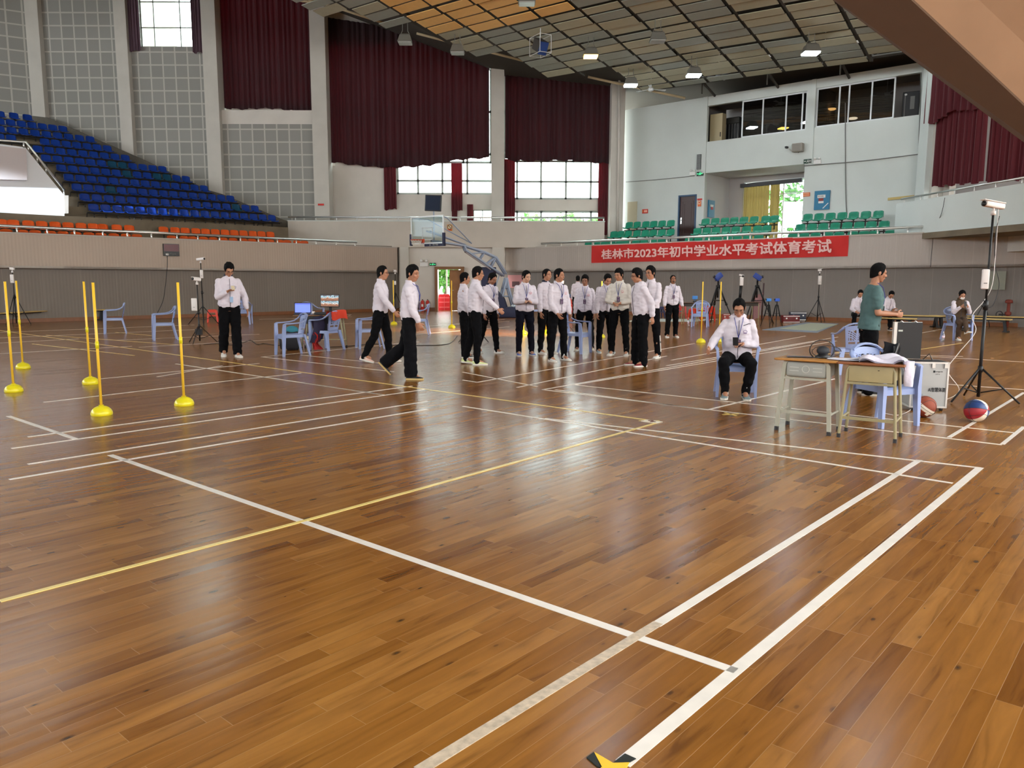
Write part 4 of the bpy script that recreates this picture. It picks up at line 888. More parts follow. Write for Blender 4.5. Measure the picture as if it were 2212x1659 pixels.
# projector / speaker boxes by the booths
p=WW.at(1727,320); t=thing('wall_loudspeaker','grey beige box loudspeaker on the wall below the left booth window','loudspeaker',p,rzof(WW)); m=M(); m.rbox((0,-.18,0),(.46,.28,.36),.04); obj('speaker_box',m,mat('beige_grey',srgb(158,152,142),.5),t); m=M(); 
for k in range(5): m.box((0,-.325,-.12+.06*k),(.36,.01,.02))
obj('grille',m,gcab,t); m=M(); m.tube([(0,0,-.1),(0,-.1,-.2)],.02); obj('wall_mount',m,gcab,t)
p=WW.off(-.12).at(1706,322); t=thing('security_camera','small black camera on a white arm left of the box loudspeaker','camera',p,rzof(WW)); m=M(); m.tube([(.1,.1,-.12),(.02,-.1,-.02),(-.04,-.15,.03)],.02); obj('arm',m,wht,t); m=M(); m.rbox((-.06,-.2,.05),(.1,.2,.09),.02); obj('camera_body',m,blk,t)
o,r=plate(WW,1507,334,1515,366,mat('grey_column',srgb(138,142,142),.5),'narrow grey column loudspeaker on the pale wall above the left exit sign','loudspeaker',name='column_loudspeaker',t=.1)
m=M(); 
for k in range(12): z=r[2]+(r[3]-r[2])*(k+.5)/12; m.slab([WW.P(r[0]+.02,z-.01,-.1),WW.P(r[1]-.02,z-.01,-.1),WW.P(r[1]-.02,z+.01,-.1),WW.P(r[0]+.02,z+.01,-.1)],WW.n*.02)
obj('grille',m,blk,o)
# booth contents
p=WW.off(.9).at(1967,249); t=thing('equipment_rack','black equipment rack standing in the open end of the right booth','rack',V((p.x,p.y,b2[2]+.02)),rzof(WW)+.2)
m=M(); m.rbox((0,0,.52),(.62,.6,1.04),.03); obj('rack_body',m,blk,t); m=M(); m.box((-.22,-.305,.5),(.03,.01,.95)); obj('edge_strip',m,gcab,t); m=M(); m.ell((-.2,-.31,.93),(.05,.01,.04),10,6); obj('badge',m,wht,t); m=M(); m.box((.05,-.305,.6),(.16,.01,.5)); obj('vent_panel',m,gcab,t)
p=WW.off(.75).at(1550,303); t=thing('filing_cabinet','cream cupboard standing inside the left booth window','cupboard',V((p.x,p.y,b1[2]+.02)),rzof(WW))
m=M(); m.box((0,0,.66),(.62,.4,1.30)); obj('cabinet_body',m,mat('cream_steel',srgb(190,176,140),.5),t); m=M(); m.box((.24,-.22,.35),(.03,.03,.2)); obj('handle',m,blk,t)
p=WW.off(1.5).at(1586,300); t=thing('stacked_gear','dark stack of boxes behind the cream cupboard in the left booth','equipment',V((p.x,p.y,b1[2]+.02)),rzof(WW)); 
m=M(); m.box((0,0,.45),(.66,.4,.9)); obj('dark_box',m,blk,t); m=M(); m.rbox((-.02,0,1.06),(.70,.45,.3),.05); obj('top_case',m,mat('dark_grey_case',srgb(50,50,46),.6),t); m=M()
for k in range(5): m.box((-.3+.15*k,-.26,.5),(.02,.02,.8))
obj('vertical_ribs',m,gcab,t)
for k,(x,y) in enumerate(((1616,221),(1796,236),(1842,256))):
    p=WW.off(1.8 if k!=2 else 1.2).at(x,y); m=M(); m.lathe((p.x,p.y,p.z),[(.02,.05),(.18,.03),(.2,0),(.16,-.03)],14); tag(obj('booth_lamp',m,mat('booth_lamp_lit',(1,.6,.2,1),.4,emit=3.2,ecol=(1,.55,.18,1) if k<2 else (1,.86,.65,1)),None,True),('warm round ceiling light glowing inside the left booth','amber round ceiling light inside the right booth, upper one','whitish round ceiling light inside the right booth, lower one')[k],'lamp')
# bamboo/yellow strip by right balcony and small items
m=M(); a,b=wo_.at(1918,433),wo_.at(1975,427); m.slab([a,b,b+V((0,0,.1)),a+V((0,0,.1))],WW.n*.04); tag(obj('ruler_board',m,mat('yellow_rule',srgb(200,176,110),.6)),'long yellow board fixed to the wall above the right balcony corner','board')
# TV screens and cables on the left fascia
fw=FLW.off(-.03); o,r=plate(fw,352,527,386,553,blk,'dark red display screen hung on the left balcony front','screen',name='display_screen',off=0,t=.06); strip(fw,r,(.03,.04,.97,.62),mat('dim_red_screen',srgb(92,16,28),.3),o,'screen_image',-.062)
textfit('brand_lettering','CarKopee',fw,359,379,546.5,550.5,547,551,.07,gcab,o,.01); strip(fw,r,(.12,.8,.3,.95),wht,o,'bright_spot',-.064)
cable('screen_cable','black cable running from the red display screen down to the floor stools',[fw.at(361,553)+fw.n*.02,fw.at(360,577)+fw.n*.06,WL.off(-.2).at(357,620),WL.off(-.3).at(352,650),WL.off(-.25).at(340,676)],.012)
# dark tv and hanging cable right side
cable('wall_cable','thin black cable hanging over the right balcony front near the near tripod',[FRW.off(-.06).at(2044,425) if False else WP.off(-.05).at(2041,427),WP.off(-.05).at(2034,460),FRW.off(-.12).at(2018,500),FRW.off(-.12).at(2013,540),FRW.off(-.12).at(2010,577)],.01)
# grey cabinet on the lower right wall
o,r=plate(WR,2136,586,2173,626,mat('grey_green_cabinet',srgb(142,146,134),.6),'grey green wall cabinet on the lower right wall behind the near tripod','cabinet',name='wall_cabinet',t=.12)
t=thing('hydrant_valve','rust red hydrant valve and wheel standing at the right lower wall','hydrant',WR.P(WR.sz(2178,690)[0],0,-.3)); m=M(); m.tube([(0,0,0),(0,0,.85)],.05,8); m.lathe((0,0,.8),[(.1,0),(.12,.03),(.1,.1),(.05,.12)],10); m.lathe((0,0,.45),[(.09,-.06),(.1,0),(.09,.06)],10); obj('valve_body',m,mat('rust_red',srgb(128,56,44),.7),t,True); m=M(); m.tube([V((-.3+.11*math.cos(a),-.02,.42+.11*math.sin(a))) for a in [i*PI/8 for i in range(17)]],.014,5); m.tube([(-.3,0,.42),(0,0,.42)],.02,6); obj('hand_wheel',m,blk,t,True)
# pink poster
o,r=plate(WR,1098,594,1130,622,mat('pink_poster',srgb(196,140,144),.7),'faded pink poster on the lower wall behind the basketball stand','poster',name='wall_poster'); strip(WR,r,(.3,.5,.8,.9),mat('poster_dark',srgb(90,60,66),.7),o,'printed_figure')
o,r=plate(WB.off(-.02),878,607,888,614,red,'small red box on the wall left of the exit door','box',name='alarm_box',t=.06)
# outdoor things seen through door and windows
leafm=mat('foliage',srgb(88,150,62),.7,var=.3,vscale=3); bark=mat('bark',srgb(92,76,60),.9)
def tree(x,y,h,r,label,seed):
    rr=random.Random(seed); t=thing('tree',label,'tree',(x,y,-.05)); m=M(); m.tube([(0,0,0),(.1,0,h*.5),(0,.1,h*.8)],[.16,.12,.06],7); obj('trunk',m,bark,t,True)
    m=M()
    for k in range(420):
        a=rr.uniform(0,6.28); b=math.acos(rr.uniform(-1,1)); q=r*rr.uniform(.55,1)**.5*(.8+.2*math.sin(3*a)); c=V((q*math.sin(b)*math.cos(a),q*math.sin(b)*math.sin(a),h*.72+q*.8*math.cos(b)))
        s=rr.uniform(.12,.3); e1=V((rr.uniform(-1,1),rr.uniform(-1,1),rr.uniform(-1,1))).normalized()*s; e2=e1.orthogonal().normalized()*s*.6
        m.add([c-e1,c+e2,c+e1,c-e2],[(0,1,2,3)])
    obj('crown',m,leafm,t)
for i,(x,y,h,r,lb) in enumerate(((1.6,60,7.4,1.6,'green tree outside, leftmost in the low window right of the middle pillar'),(4.2,62,7.8,1.7,'green tree outside in the middle of that low window'),(6.6,60,7.4,1.3,'green tree outside near the right end of the low window'),(-3.9,45.5,2.5,1.15,'leafy green tree seen through the open exit door'),(15.6,44,7.4,2.6,'leafy tree outside the recess window behind the bars'))): tree(x,y,h,r,lb,i+50)
t=thing('glass_door_screen','pale green glazed door screen outside the exit door','door screen',(-3.7,41.5,0)); m=M()
for x in (-.55,-.2,.25,.6): m.box((x,0,1.2),(.07,.06,2.4))
m.box((0,0,2.1),(1.4,.06,.08)); obj('screen_frame',m,MT['alu'],t); 
m=M(); m.slab([(-14,43,-.05),(8,43,-.05),(8,43,.0),(-14,43,0)],(0,-3,0)); struct('ground_porch',m,MT['wallw'])
# ================================================================== PROPS ON THE FLOOR
MT['chair']=mat('lavender_blue_plastic',srgb(146,162,206),.35,var=.03); MT['black']=mat('black_metal',srgb(22,22,24),.45,metal=.2)
MT['deskwood']=mat('varnished_desk_top',srgb(176,122,58),.4,var=.08,vscale=8); MT['pale']=mat('pale_card_grey',srgb(196,198,190),.5)
def face(px,py,tx,ty):    # yaw that turns local -Y from (px,py) towards (tx,ty)
    return math.atan2(ty-py,tx-px)+PI/2
# ---- monobloc arm chair, front = local -Y
def make_chair():
    t=thing('plastic_armchair','','chair'); c=MT['chair']
    m=M()
    def seatf(u,v):
        x=(u-.5)*.44*(1-.08*v); y=-.22+.42*v; z=.425-.018*math.sin(PI*u)*math.sin(PI*v)-(.03*(1-min(v*8,1))**2); return V((x,y,z))
    n=10; top=[[seatf(i/n,j/n) for i in range(n+1)] for j in range(n+1)]; m.grid(seatf,n,n); m.grid(lambda u,v:seatf(1-u,v)-V((0,0,.022)),n,n)
    per=[seatf(i/n,0) for i in range(n)]+[seatf(1,j/n) for j in range(n)]+[seatf(1-i/n,1) for i in range(n)]+[seatf(0,1-j/n) for j in range(n)]
    m.loft([[p+V((0,0,.004)) for p in per],[V((p.x*1.03,p.y*1.0,p.z-.055)) for p in per]],caps=False); obj('seat',m,c,t,35)
    for sx in(-1,1):
        m=M(); prof=lambda w,d:[(-w,-d),(w,-d),(w,d),(-w,d)]
        R=[]
        for (x,y,z,w,d) in ((.245,-.245,0,.017,.026),(.24,-.235,.2,.022,.03),(.235,-.225,.42,.026,.036),(.25,-.22,.56,.018,.034),(.262,-.215,.645,.016,.03)): R.append([V((sx*x+a*1,y+b,z)) for a,b in prof(w,d)])
        m.loft(R); obj('leg',m,c,t,35)
        m=M(); R=[]
        for (x,y,z,w,d) in ((.245,.30,0,.026,.016),(.225,.255,.2,.032,.018),(.195,.205,.43,.04,.022)): R.append([V((sx*x+a,y+b,z)) for a,b in prof(w,d)])
        m.loft(R); obj('leg',m,c,t,35)
        m=M(); P=[(.262,-.235,.632),(.27,-.2,.652),(.275,-.05,.655),(.272,.08,.665),(.262,.17,.69),(.24,.235,.735),(.2,.27,.785)]
        m.tube([(sx*a,b,z) for a,b,z in P],.027,8,flat=.55); obj('armrest',m,c,t,True)
    m=M(); P=[(.2,.27,.785),(.14,.283,.825),(.06,.29,.845),(0,.292,.85),(-.06,.29,.845),(-.14,.283,.825),(-.2,.27,.785)]
    m.tube(P,.028,8,flat=.55)
    def bk(u,v):
        w=.30+.09*v; x=(u-.5)*w; z=.43+.385*v-(.03*(2*u-1)**2*v); y=.205+.075*v+.02*(1-(2*u-1)**2); return V((x,y,z))
    # openwork back: border strips plus leaf-like ribs
    for u0,u1 in ((0,.12),(.88,1),(.455,.545)): m.grid(lambda a,b:bk(u0+(u1-u0)*a,b),2,10); m.grid(lambda a,b:bk(u1-(u1-u0)*a,b)+V((0,.012,0)),2,10)
    for v0,v1 in ((0,.2),(.30,.36),(.80,1)): m.grid(lambda a,b:bk(a,v0+(v1-v0)*b),8,2); m.grid(lambda a,b:bk(1-a,v0+(v1-v0)*b)+V((0,.012,0)),8,2)
    for sx in(-1,1):
        for k in range(4):
            v0=.34+.09*k; m.tube([bk(.5+sx*.03,v0)+V((0,.006,0)),bk(.5+sx*.2,v0+.13)+V((0,.006,0)),bk(.5+sx*.40,v0+.2+.02*k)+V((0,.006,0))],.009,5)
        for q in (.2,.32): m.tube([bk(.5+sx*q,.34)+V((0,.006,0)),bk(.5+sx*(q+.02),.6)+V((0,.006,0)),bk(.5+sx*(q-.04),.85)+V((0,.006,0))],.008,5)
    obj('backrest',m,c,t,35)
    return t
ch0=make_chair(); chused=[]
def chair(x,y,yaw,label):
    p=G(x,y)
    if not chused: chused.append(1); ch0.location=p; ch0.rotation_euler=(0,0,yaw); ch0['label']=label; ch0['group']='lavender plastic chairs'; return ch0
    return dup(ch0,p,yaw,label,'lavender plastic chairs')
cR=math.radians
chair(248,720,cR(-65),'lavender plastic armchair farthest left, left of the wall stools')
chair(355,734,cR(-62),'lavender plastic armchair between the left bench and the yellow poles')
chair(630,767,cR(-55),'lavender plastic armchair in front of the backpack, left of the laptop table')
CJ=chair(705,755,cR(-120),'lavender plastic armchair with the red and navy jacket over its back')
chair(676,712,cR(-200),'lavender plastic armchair behind the laptop table')
chair(797,752,cR(-70),'lavender plastic armchair behind the walking person with glasses')
chair(527,700,cR(-170),'lavender plastic armchair behind the standing person holding a phone')
chair(1243,762,cR(60),'lavender plastic armchair with papers among the standing group')
chair(1512,706,cR(-20),'lavender plastic armchair in front of the red stools near the yellow poles')
CS=chair(1587,853,cR(-12),'lavender plastic armchair under the seated person looking at a phone')
chair(1836,806,cR(-188),'lavender plastic armchair behind the left school desk, back towards the camera')
CB=chair(1903,914,cR(20),'lavender plastic armchair behind the right school desk with a black bag on it')
CV=chair(2066,734,cR(5),'lavender plastic armchair under the masked person in a brown vest')
chair(1158,694,cR(80),'lavender plastic chair beside the basketball stand base behind the group')
chair(905,722,cR(-90),'lavender plastic armchair hidden behind the walking person in wide trousers')
# ---- slalom poles
MT['yel']=mat('yellow_rubber',srgb(226,212,30),.3); MT['ypole']=mat('yellow_pole_plastic',srgb(246,200,60),.35)
def make_pole():
    t=thing('slalom_pole','','training pole'); m=M(); prof=[(.112,0),(.116,.012)]+[(.116*math.cos(a),.012+.095*math.sin(a)) for a in [i*PI/2/8 for i in range(1,8)]]+[(.03,.115)]; m.lathe((0,0,0),prof,24); obj('base',m,MT['yel'],t,40)
    m=M(); m.tube([(0,0,.10),(0,0,1.50)],.0155,10); obj('pole',m,MT['ypole'],t,True)
    m=M(); m.tube([(0,0,.76),(0,0,.84)],.02,10); m.tube([(0,0,.80),(0,0,.806)],.0215,10); obj('joint_sleeve',m,MT['yel'],t,True); return t
pl0=make_pole(); first=[1]
for x,y,lb in ((30,846,'yellow slalom pole farthest left, the nearer of the left pair'),(50,796,'yellow slalom pole in front of the left bench, the farther of the left pair'),(196,829,'yellow slalom pole with its base partly behind the nearest pole base'),(220,896,'yellow slalom pole with the base lowest in the picture'),(398,875,'yellow slalom pole standing alone left of the standing person with a phone'),
    (1514,740,'yellow slalom pole left of the seated person, in front of a chair'),(1553,738,'yellow slalom pole nearest the left tall tripod'),(851,701,'thin far yellow slalom pole left of the exit door'),(976,708,'far yellow slalom pole in front of the exit door'),(1131,722,'far yellow slalom pole mostly hidden behind the standing person with a badge'),(1298,729,'far yellow slalom pole mostly hidden among the standing group'),(1179,720,'far yellow slalom pole hidden between two standing people')):
    if first: first.clear(); pl0.location=G(x,y); pl0['label']=lb; pl0['group']='yellow slalom poles'
    else: dup(pl0,G(x,y),random.uniform(0,6),lb,'yellow slalom poles')
# ---- desks
def desk(FL,FR,kind,label,h=.755):
    FL,FR=G(*FL),G(*FR); d=(FR-FL); w=d.length; yaw=math.atan2(d.y,d.x); ctr=(FL+FR)/2; t=thing('school_desk',label,'desk',ctr,yaw,None)
    dp=.40; lt=mat('desk_leg_paint_'+kind,srgb(168,166,150) if kind=='a' else srgb(152,142,106),.45,var=.05)
    m=M(); m.rbox((0,.19,h-.011),(w+.09,dp+.06,.022),.008); obj('desktop',m,MT['deskwood'] if kind=='a' else mat('reddish_desk_top',srgb(140,84,50),.4,var=.06),t,40)
    for sx in (-1,1):
        for sy,y0 in ((0,0),(1,dp-.03)):
            x0=sx*(w/2); m=M(); r=.019 if kind=='a' else .015; xt=x0-sx*.045; yt=y0+(.03 if sy==0 else -.03)
            if kind=='a': m.loft([[V((x+a*r,y+b*r*.8,z)) for a,b in ((-1,-1),(1,-1),(1,1),(-1,1))] for x,y,z in ((x0,y0,.03),(xt,yt,h-.06),(xt-sx*.025,yt,h-.025))])
            else: m.tube([(x0,y0,.03),(xt,yt,h-.08),(xt-sx*.03,yt,h-.025)],r,8)
            lg=obj('leg',m,lt,t,40); m=M(); m.tube([(x0,y0,0),(x0-sx*.0005,y0,.04)],r*1.25,8); obj('rubber_foot',m,blk,lg)
        m=M(); f=.88*.0+.17; m.tube([(sx*(w/2-.012),0.01,.2),(sx*(w/2-.012),dp-.05,.2)],.012,6); obj('side_rail',m,lt,t)
    m=M(); m.box((0,.012,.2),(w-.03,.02,.028)); obj('stretcher',m,lt,t)
    m=M(); m.box((0,.02,h-.205),(w-.07,.02,.022)); obj('front_rail',m,lt,t)
    m=M(); bx=w-.115
    m.rbox((0,.19,h-.108),(bx,dp-.05,.165),.03 if kind=='a' else .006); bo=obj('book_tray',m,mat('tray_grey',srgb(160,162,156),.5) if kind=='a' else mat('tray_beige',srgb(166,152,112),.5,var=.06),t,40)
    if kind=='a':
        m=M(); m.tube([V((.035*math.cos(a),.013,h-.105+.035*math.sin(a))) for a in [i*PI/10 for i in range(21)]],.004,5)
        for sx in(-1,1): m.box((sx*.115,.015,h-.09),(.09,.006,.006)); m.box((sx*.115,.015,h-.125),(.09,.006,.006))
        obj('moulded_emblem',m,MT['pale'],bo)
    else: m=M(); m.tube([(bx*.16,.012,h-.07),(bx*.16+.015,.012,h-.07)],.003,5); obj('rivet',m,blk,bo)
    return t,w,h,yaw
dA_,wA,hA,yA=desk((1677,928),(1790,941),'a','school desk with grey moulded tray, left of the two near desks')
dB_,wB,hB,yB=desk((1811,944),(1933,957),'b','school desk with beige metal tray, right of the two near desks, under the white shirt')
def ondesk(t,yaw,x,y,z): return t.location+Matrix.Rotation(yaw,3,'Z')@V((x,y,z))
# papers, phone, headset
def sheet(name,label,cat,c,w,h,yaw,mt_,th=.0012,curl=0):
    m=M(); R=Matrix.Rotation(yaw,3,'Z'); n=8
    f=lambda u,v:R@V(((u-.5)*w,(v-.5)*h,curl*(u-.3)**2))
    m.grid(f,n,3); m.grid(lambda u,v:f(1-u,v)-V((0,0,th)),n,3); o=obj(name,m,mt_,None); o.location=c; return tag(o,label,cat)
paper=mat('white_paper',srgb(226,224,236),.6)
sheet('paper_stack','white papers lying across the joint of the two school desks','paper',ondesk(dA_,yA,wA/2+.06,.22,hA+.004),.32,.22,yA+.1,paper,.003,.05)
sheet('paper_stack','second white paper sheet on the left end of the right desk','paper',ondesk(dB_,yB,-wB/2+.06,.14,hB+.008),.3,.2,yB-.2,paper,.002,.03)
sheet('magazine','dark patterned booklet lying on the left desk','booklet',ondesk(dA_,yA,-.12,.2,hA+.006),.26,.17,yA+.25,mat('booklet_print',srgb(86,52,60),.4,var=.5,vscale=40),.006)
hp=thing('headset','black headset and cable bundled on the left school desk','headset',ondesk(dA_,yA,.10,.24,hA)); m=M(); m.lathe((0,0,0),[(.05,.002),(.052,.012),(.03,.03),(.02,.05),(.0,.052)],14); obj('base_unit',m,blk,hp,True); hp.scale=(1.5,1.5,1.35)
m=M(); m.ell((0,0,.055),(.045,.035,.035),12,8); obj('ear_cup',m,mat('dark_grey_foam',srgb(38,40,46),.7),hp,True)
m=M(); m.tube([V((.085*math.cos(a),.02,.06+.075*math.sin(a))) for a in [i*PI/12 for i in range(-4,17)]],.004,6); m.tube([V((.1*math.cos(a)+.02,-.01,.05+.045*math.sin(a))) for a in [i*PI/10 for i in range(20)]],.003,5); obj('headband',m,blk,hp,True)
m=M(); m.tube([(.05,0,.01),(-.04,-.05,.008),(-.11,-.02,.006),(-.2,.02,.006),(-.24,.0,.006)],.003,5); obj('cord',m,blk,hp,True)
# shirt draped on the right desk
def cloth(name,label,cat,fn,nu,nv,mt_,th=.012,parent=None):
    vs=M(); vs.grid(fn,nu,nv); e=.01
    def back(u,v):
        u=1-u; p=fn(u,v); a=fn(min(u+e,1),v)-fn(max(u-e,0),v); b=fn(u,min(v+e,1))-fn(u,max(v-e,0)); n=a.cross(b); n=n.normalized() if n.length>1e-9 else V((0,0,1)); return p-n*th
    vs.grid(back,nu,nv); o=obj(name,vs,mt_,parent,True)
    if label: tag(o,label,cat)
    return o
shirtm=mat('white_lilac_fabric',srgb(222,216,232),.8,bump=.3,bscale=25)
Rb=Matrix.Rotation(yB,3,'Z'); o0=dB_.location
def sh(u,v):
    x=-.12+.46*u; y=.02+.36*v; z=hB+.012+.055*abs(noise.noise(V((u*3.2,v*2.5,1))))+.045*math.sin(PI*v)*(.4+.6*math.sin(PI*min(u*1.3,1)))+.02*math.sin(9*u+3*v)
    if x>wB/2+.03: dx=x-(wB/2+.03); x=wB/2+.03+.25*dx; z-=dx*1.5
    return o0+Rb@V((x,y,max(z,hB+.004) if x<=wB/2+.03 else z))
cloth('draped_shirt','crumpled white jacket lying on the right school desk and hanging off its corner','jacket',sh,36,22,shirtm)
def sl(u,v):
    a=u*2*PI; r=.045+.012*math.sin(3*a+v*4); z=hB+.03-.24*v; x=wB/2+.055+.02*v; y=.10
    return o0+Rb@V((x+r*math.cos(a)*(1-.2*v),y+r*1.1*math.sin(a),z))
m=M(); m.grid(sl,14,10); tag(obj('hanging_sleeve',m,shirtm,None,True),'white jacket sleeve hanging below the right desk corner','sleeve')
# black bag on the chair behind the right desk, and a bag strap over the chair back
def bag(name,label,c,sz,mt_,yaw,seed=1,extra=None,sag=.25):
    t=thing(name,label,'bag',c,yaw); rr=random.Random(seed); m=M(); rings=[]
    for j in range(9):
        v=j/8; zz=sz[2]*v; k=math.sin(PI*(.12+.80*v))**.45*(1-.25*v); rings.append([V((sz[0]/2*k*math.copysign(abs(math.cos(a))**.6,math.cos(a))*(1+.05*math.sin(3*a+j)),sz[1]/2*k*math.copysign(abs(math.sin(a))**.6,math.sin(a)),zz+.015*math.sin(2*a+seed)*v)) for a in [i*2*PI/18 for i in range(18)]])
    m.loft(rings); obj('bag_body',m,mt_,t,True); return t
cb=CB.location; t=bag('black_bag','slumped black bag on the chair behind the right school desk',cb+V((.0,-.04,.43)),(.46,.34,.27),mat('black_nylon',srgb(20,20,24),.55,bump=.3,bscale=20),.1,3)
m=M(); m.tube([(-.05,-.16,.1),(0,-.17,.13),(.04,-.16,.11)],.004,5); obj('logo_stitching',m,MT['pale'],t)
m=M(); m.tube([(.1,.12,.2),(.22,.2,.33),(.26,.22,.42),(.24,.27,.40),(.25,.29,.2)],.012,6,flat=2.2); obj('strap',m,blk,t,True)
m=M()
def jk(u,v):
    a=(u-.5)*2.0; x=.19*math.sin(a)+.12; return cb+V((x,.285+.03*math.sin(PI*v)-.01,.86-.30*v+.02*math.sin(5*u)))+V((.02*math.sin(8*v),0,0))
cloth('dark_jacket','black garment hanging over the back of the chair with the bag','jacket',lambda u,v:jk(.45+.5*u,v),12,10,mat('black_cloth',srgb(24,24,30),.9),.03)
# ---- flight case with raised lid
FC=G(1995,893); FCb=G(2047,893); t=thing('equipment_case','silver wheeled equipment case with open black lid, lettering on its side','case',G(2003,888),cR(-8))
silv=mat('silver_laminate',srgb(176,178,178),.35,metal=.35,var=.03); edge=mat('aluminium_edge',srgb(214,214,212),.3,metal=.8)
cw,cd,chh=.40,.30,.53
m=M(); m.box((0,.15,.05+chh/2),(cw,cd,chh)); obj('case_body',m,silv,t); m=M()
for sx in(-1,1):
    for sy in (0,1): m.box((sx*cw/2,sy*cd,.05+chh/2),(.02,.02,chh+.01))
for z in (.05,.05+chh):
    for sy in (0,1): m.box((0,sy*cd,z),(cw+.02,.02,.02))
    for sx in(-1,1): m.box((sx*cw/2,.15,z),(.02,cd,.02))
obj('edge_trim',m,edge,t)
m=M(); m.box((0,.15,.05+chh+.004),(cw-.03,cd-.03,.012)); obj('foam_interior',m,blk,t)
m=M(); R=Matrix.Rotation(.12,3,'X'); m.box((-.17,.30,.05+chh+.24),(.30,.035,.44)); lid=obj('lid',m,blk,t); m=M(); m.box((-.33,.30,.05+chh+.24),(.035,.06,.45)); m.box((-.17,.32,.05+chh+.24),(.31,.02,.45)); obj('lid_frame',m,edge,lid); m=M(); m.box((-.27,.279,.05+chh+.36),(.05,.004,.02)); obj('lid_label',m,MT['pale'],lid)
for x in (-.26,-.10): m=M(); m.tube([(x-.02,.3,.05+chh+.46),(x,.3,.05+chh+.475),(x+.02,.3,.05+chh+.46)],.008,5); obj('latch',m,edge,lid)
for sx in(-1,1):
    m=M(); m.tube([(sx*.16-.012,.03,.03),(sx*.16+.012,.03,.03)],.03,12); obj('wheel',m,blk,t)
for x in (.03,.17): m=M(); m.box((x,-.014,.05+chh-.035),(.035,.012,.05)); obj('latch',m,edge,t)
m=M(); m.tube([(-.02,.2,.05+chh+.02),(.05,.2,.05+chh+.09),(.09,.2,.05+chh+.01)],.007,5); obj('lid_stay',m,blk,t)
m=M(); m.box((-.13,-.006,.13),(.13,.008,.16)); obj('recessed_panel',m,mat('grey_panel',srgb(150,154,160),.5),t)
blkp=mat('black_print',srgb(30,30,32),.6)
def flat_text(body,c,w_,h_,parent,mt_,bold=.02,name='lettering'):
    o=text(name,body,1.0,Matrix.Identity(4),mt_,None,.001,bold); vs=o.data.vertices; ax=min(v.co.x for v in vs);bx=max(v.co.x for v in vs);ay=min(v.co.y for v in vs);by=max(v.co.y for v in vs)
    for v in vs: v.co=V((c[0]+(v.co.x-(ax+bx)/2)/(bx-ax)*w_,c[1]-v.co.z*.002,c[2]+(v.co.y-(ay+by)/2)/(by-ay)*h_))
    o.parent=parent; return o
flat_text('AI智慧体测',(.085,-.004,.26),.19,.055,t,blkp); flat_text('tongyuda',(.10,-.004,.475),.08,.016,t,blkp,.03); m=M(); m.box((.045,-.003,.477),(.022,.004,.024)); obj('logo_mark',m,blkp,t); flat_text('佳宇达',(.085,-.004,.445),.05,.014,t,blkp,.0)
# ---- balls
def ball(name,x,y,r,cols,label,kind,rot):
    p=G(x,y); t=thing(name,label,'ball',(p.x,p.y,r)); t.rotation_euler=rot
    n=28; m=M(); vs=[];
    for j in range(n//2+1):
        la=-PI/2+PI*j/(n//2)
        for i in range(n): a=2*PI*i/n; vs.append((r*math.cos(la)*math.cos(a),r*math.cos(la)*math.sin(a),r*math.sin(la)))
    for j in range(n//2):
        for i in range(n):
            la=-PI/2+PI*(j+.5)/(n//2); a=2*PI*(i+.5)/n
            if kind=='tri': k=int((a/(2*PI)*6))%3
            elif kind=='white': k=1 if abs(math.sin(la))<.13 else 0
            else: k=1 if (abs(math.sin(la*1.0)*math.cos(a)-.35)<.13) else 0
            m.f.append((j*n+i,j*n+(i+1)%n,(j+1)*n+(i+1)%n,(j+1)*n+i)); m.m.append(k)
    m.v=vs; obj('ball_skin',m,cols,t,True)
    if kind!='volley':
        m=M(); q=r*1.002
        m.tube([V((q*math.cos(a),q*math.sin(a),0)) for a in [i*2*PI/40 for i in range(41)]],.0022,5); m.tube([V((q*math.cos(a),0,q*math.sin(a))) for a in [i*2*PI/40 for i in range(41)]],.0022,5)
        for s in(-1,1): m.tube([V((q*math.cos(a)*.75,s*q*math.sqrt(max(0,1-.5625*math.cos(a)**2-.75*math.sin(a)**2*.75)) if False else s*q*math.sqrt(max(0,1-(.75*math.cos(a))**2-(.9*math.sin(a))**2)),q*.9*math.sin(a))) for a in [i*2*PI/40 for i in range(41)]],.0022,5)
        obj('seams',m,blk,t)
    return t
bo=mat('brick_leather',srgb(150,66,40),.5,bump=.4,bscale=300); bwh=mat('cream_leather',srgb(236,226,208),.45); bbl=mat('blue_leather',srgb(40,66,120),.45); brd=mat('red_leather',srgb(166,36,48),.45)
t=ball('basketball',1996,901,.122,[bo,bwh],'orange brown basketball with a cream band beside the silver case','white',(.35,.55,0)); m=M(); m.box((.02,-.118,-.03),(.035,.006,.045),R=Matrix.Rotation(.2,3,'X')); o_=obj('white_logo',m,bwh,t)
t=ball('basketball',2107,911,.125,[brd,bwh,bbl],'red white and blue basketball under the near tripod','tri',(1.35,.3,.4))
t=ball('volleyball',666,745,.105,[bwh,mat('volley_red',srgb(190,40,50),.4)],'white and red volleyball under the laptop table','volley',(.3,.2,.5)); m=M(); m.tube([V((.106*math.cos(a)*.95,.04,.106*math.sin(a)*.93)) for a in [.9+i*.12 for i in range(10)]],.008,5); obj('green_stripe',m,mat('volley_green',srgb(40,110,70),.5),t,True)
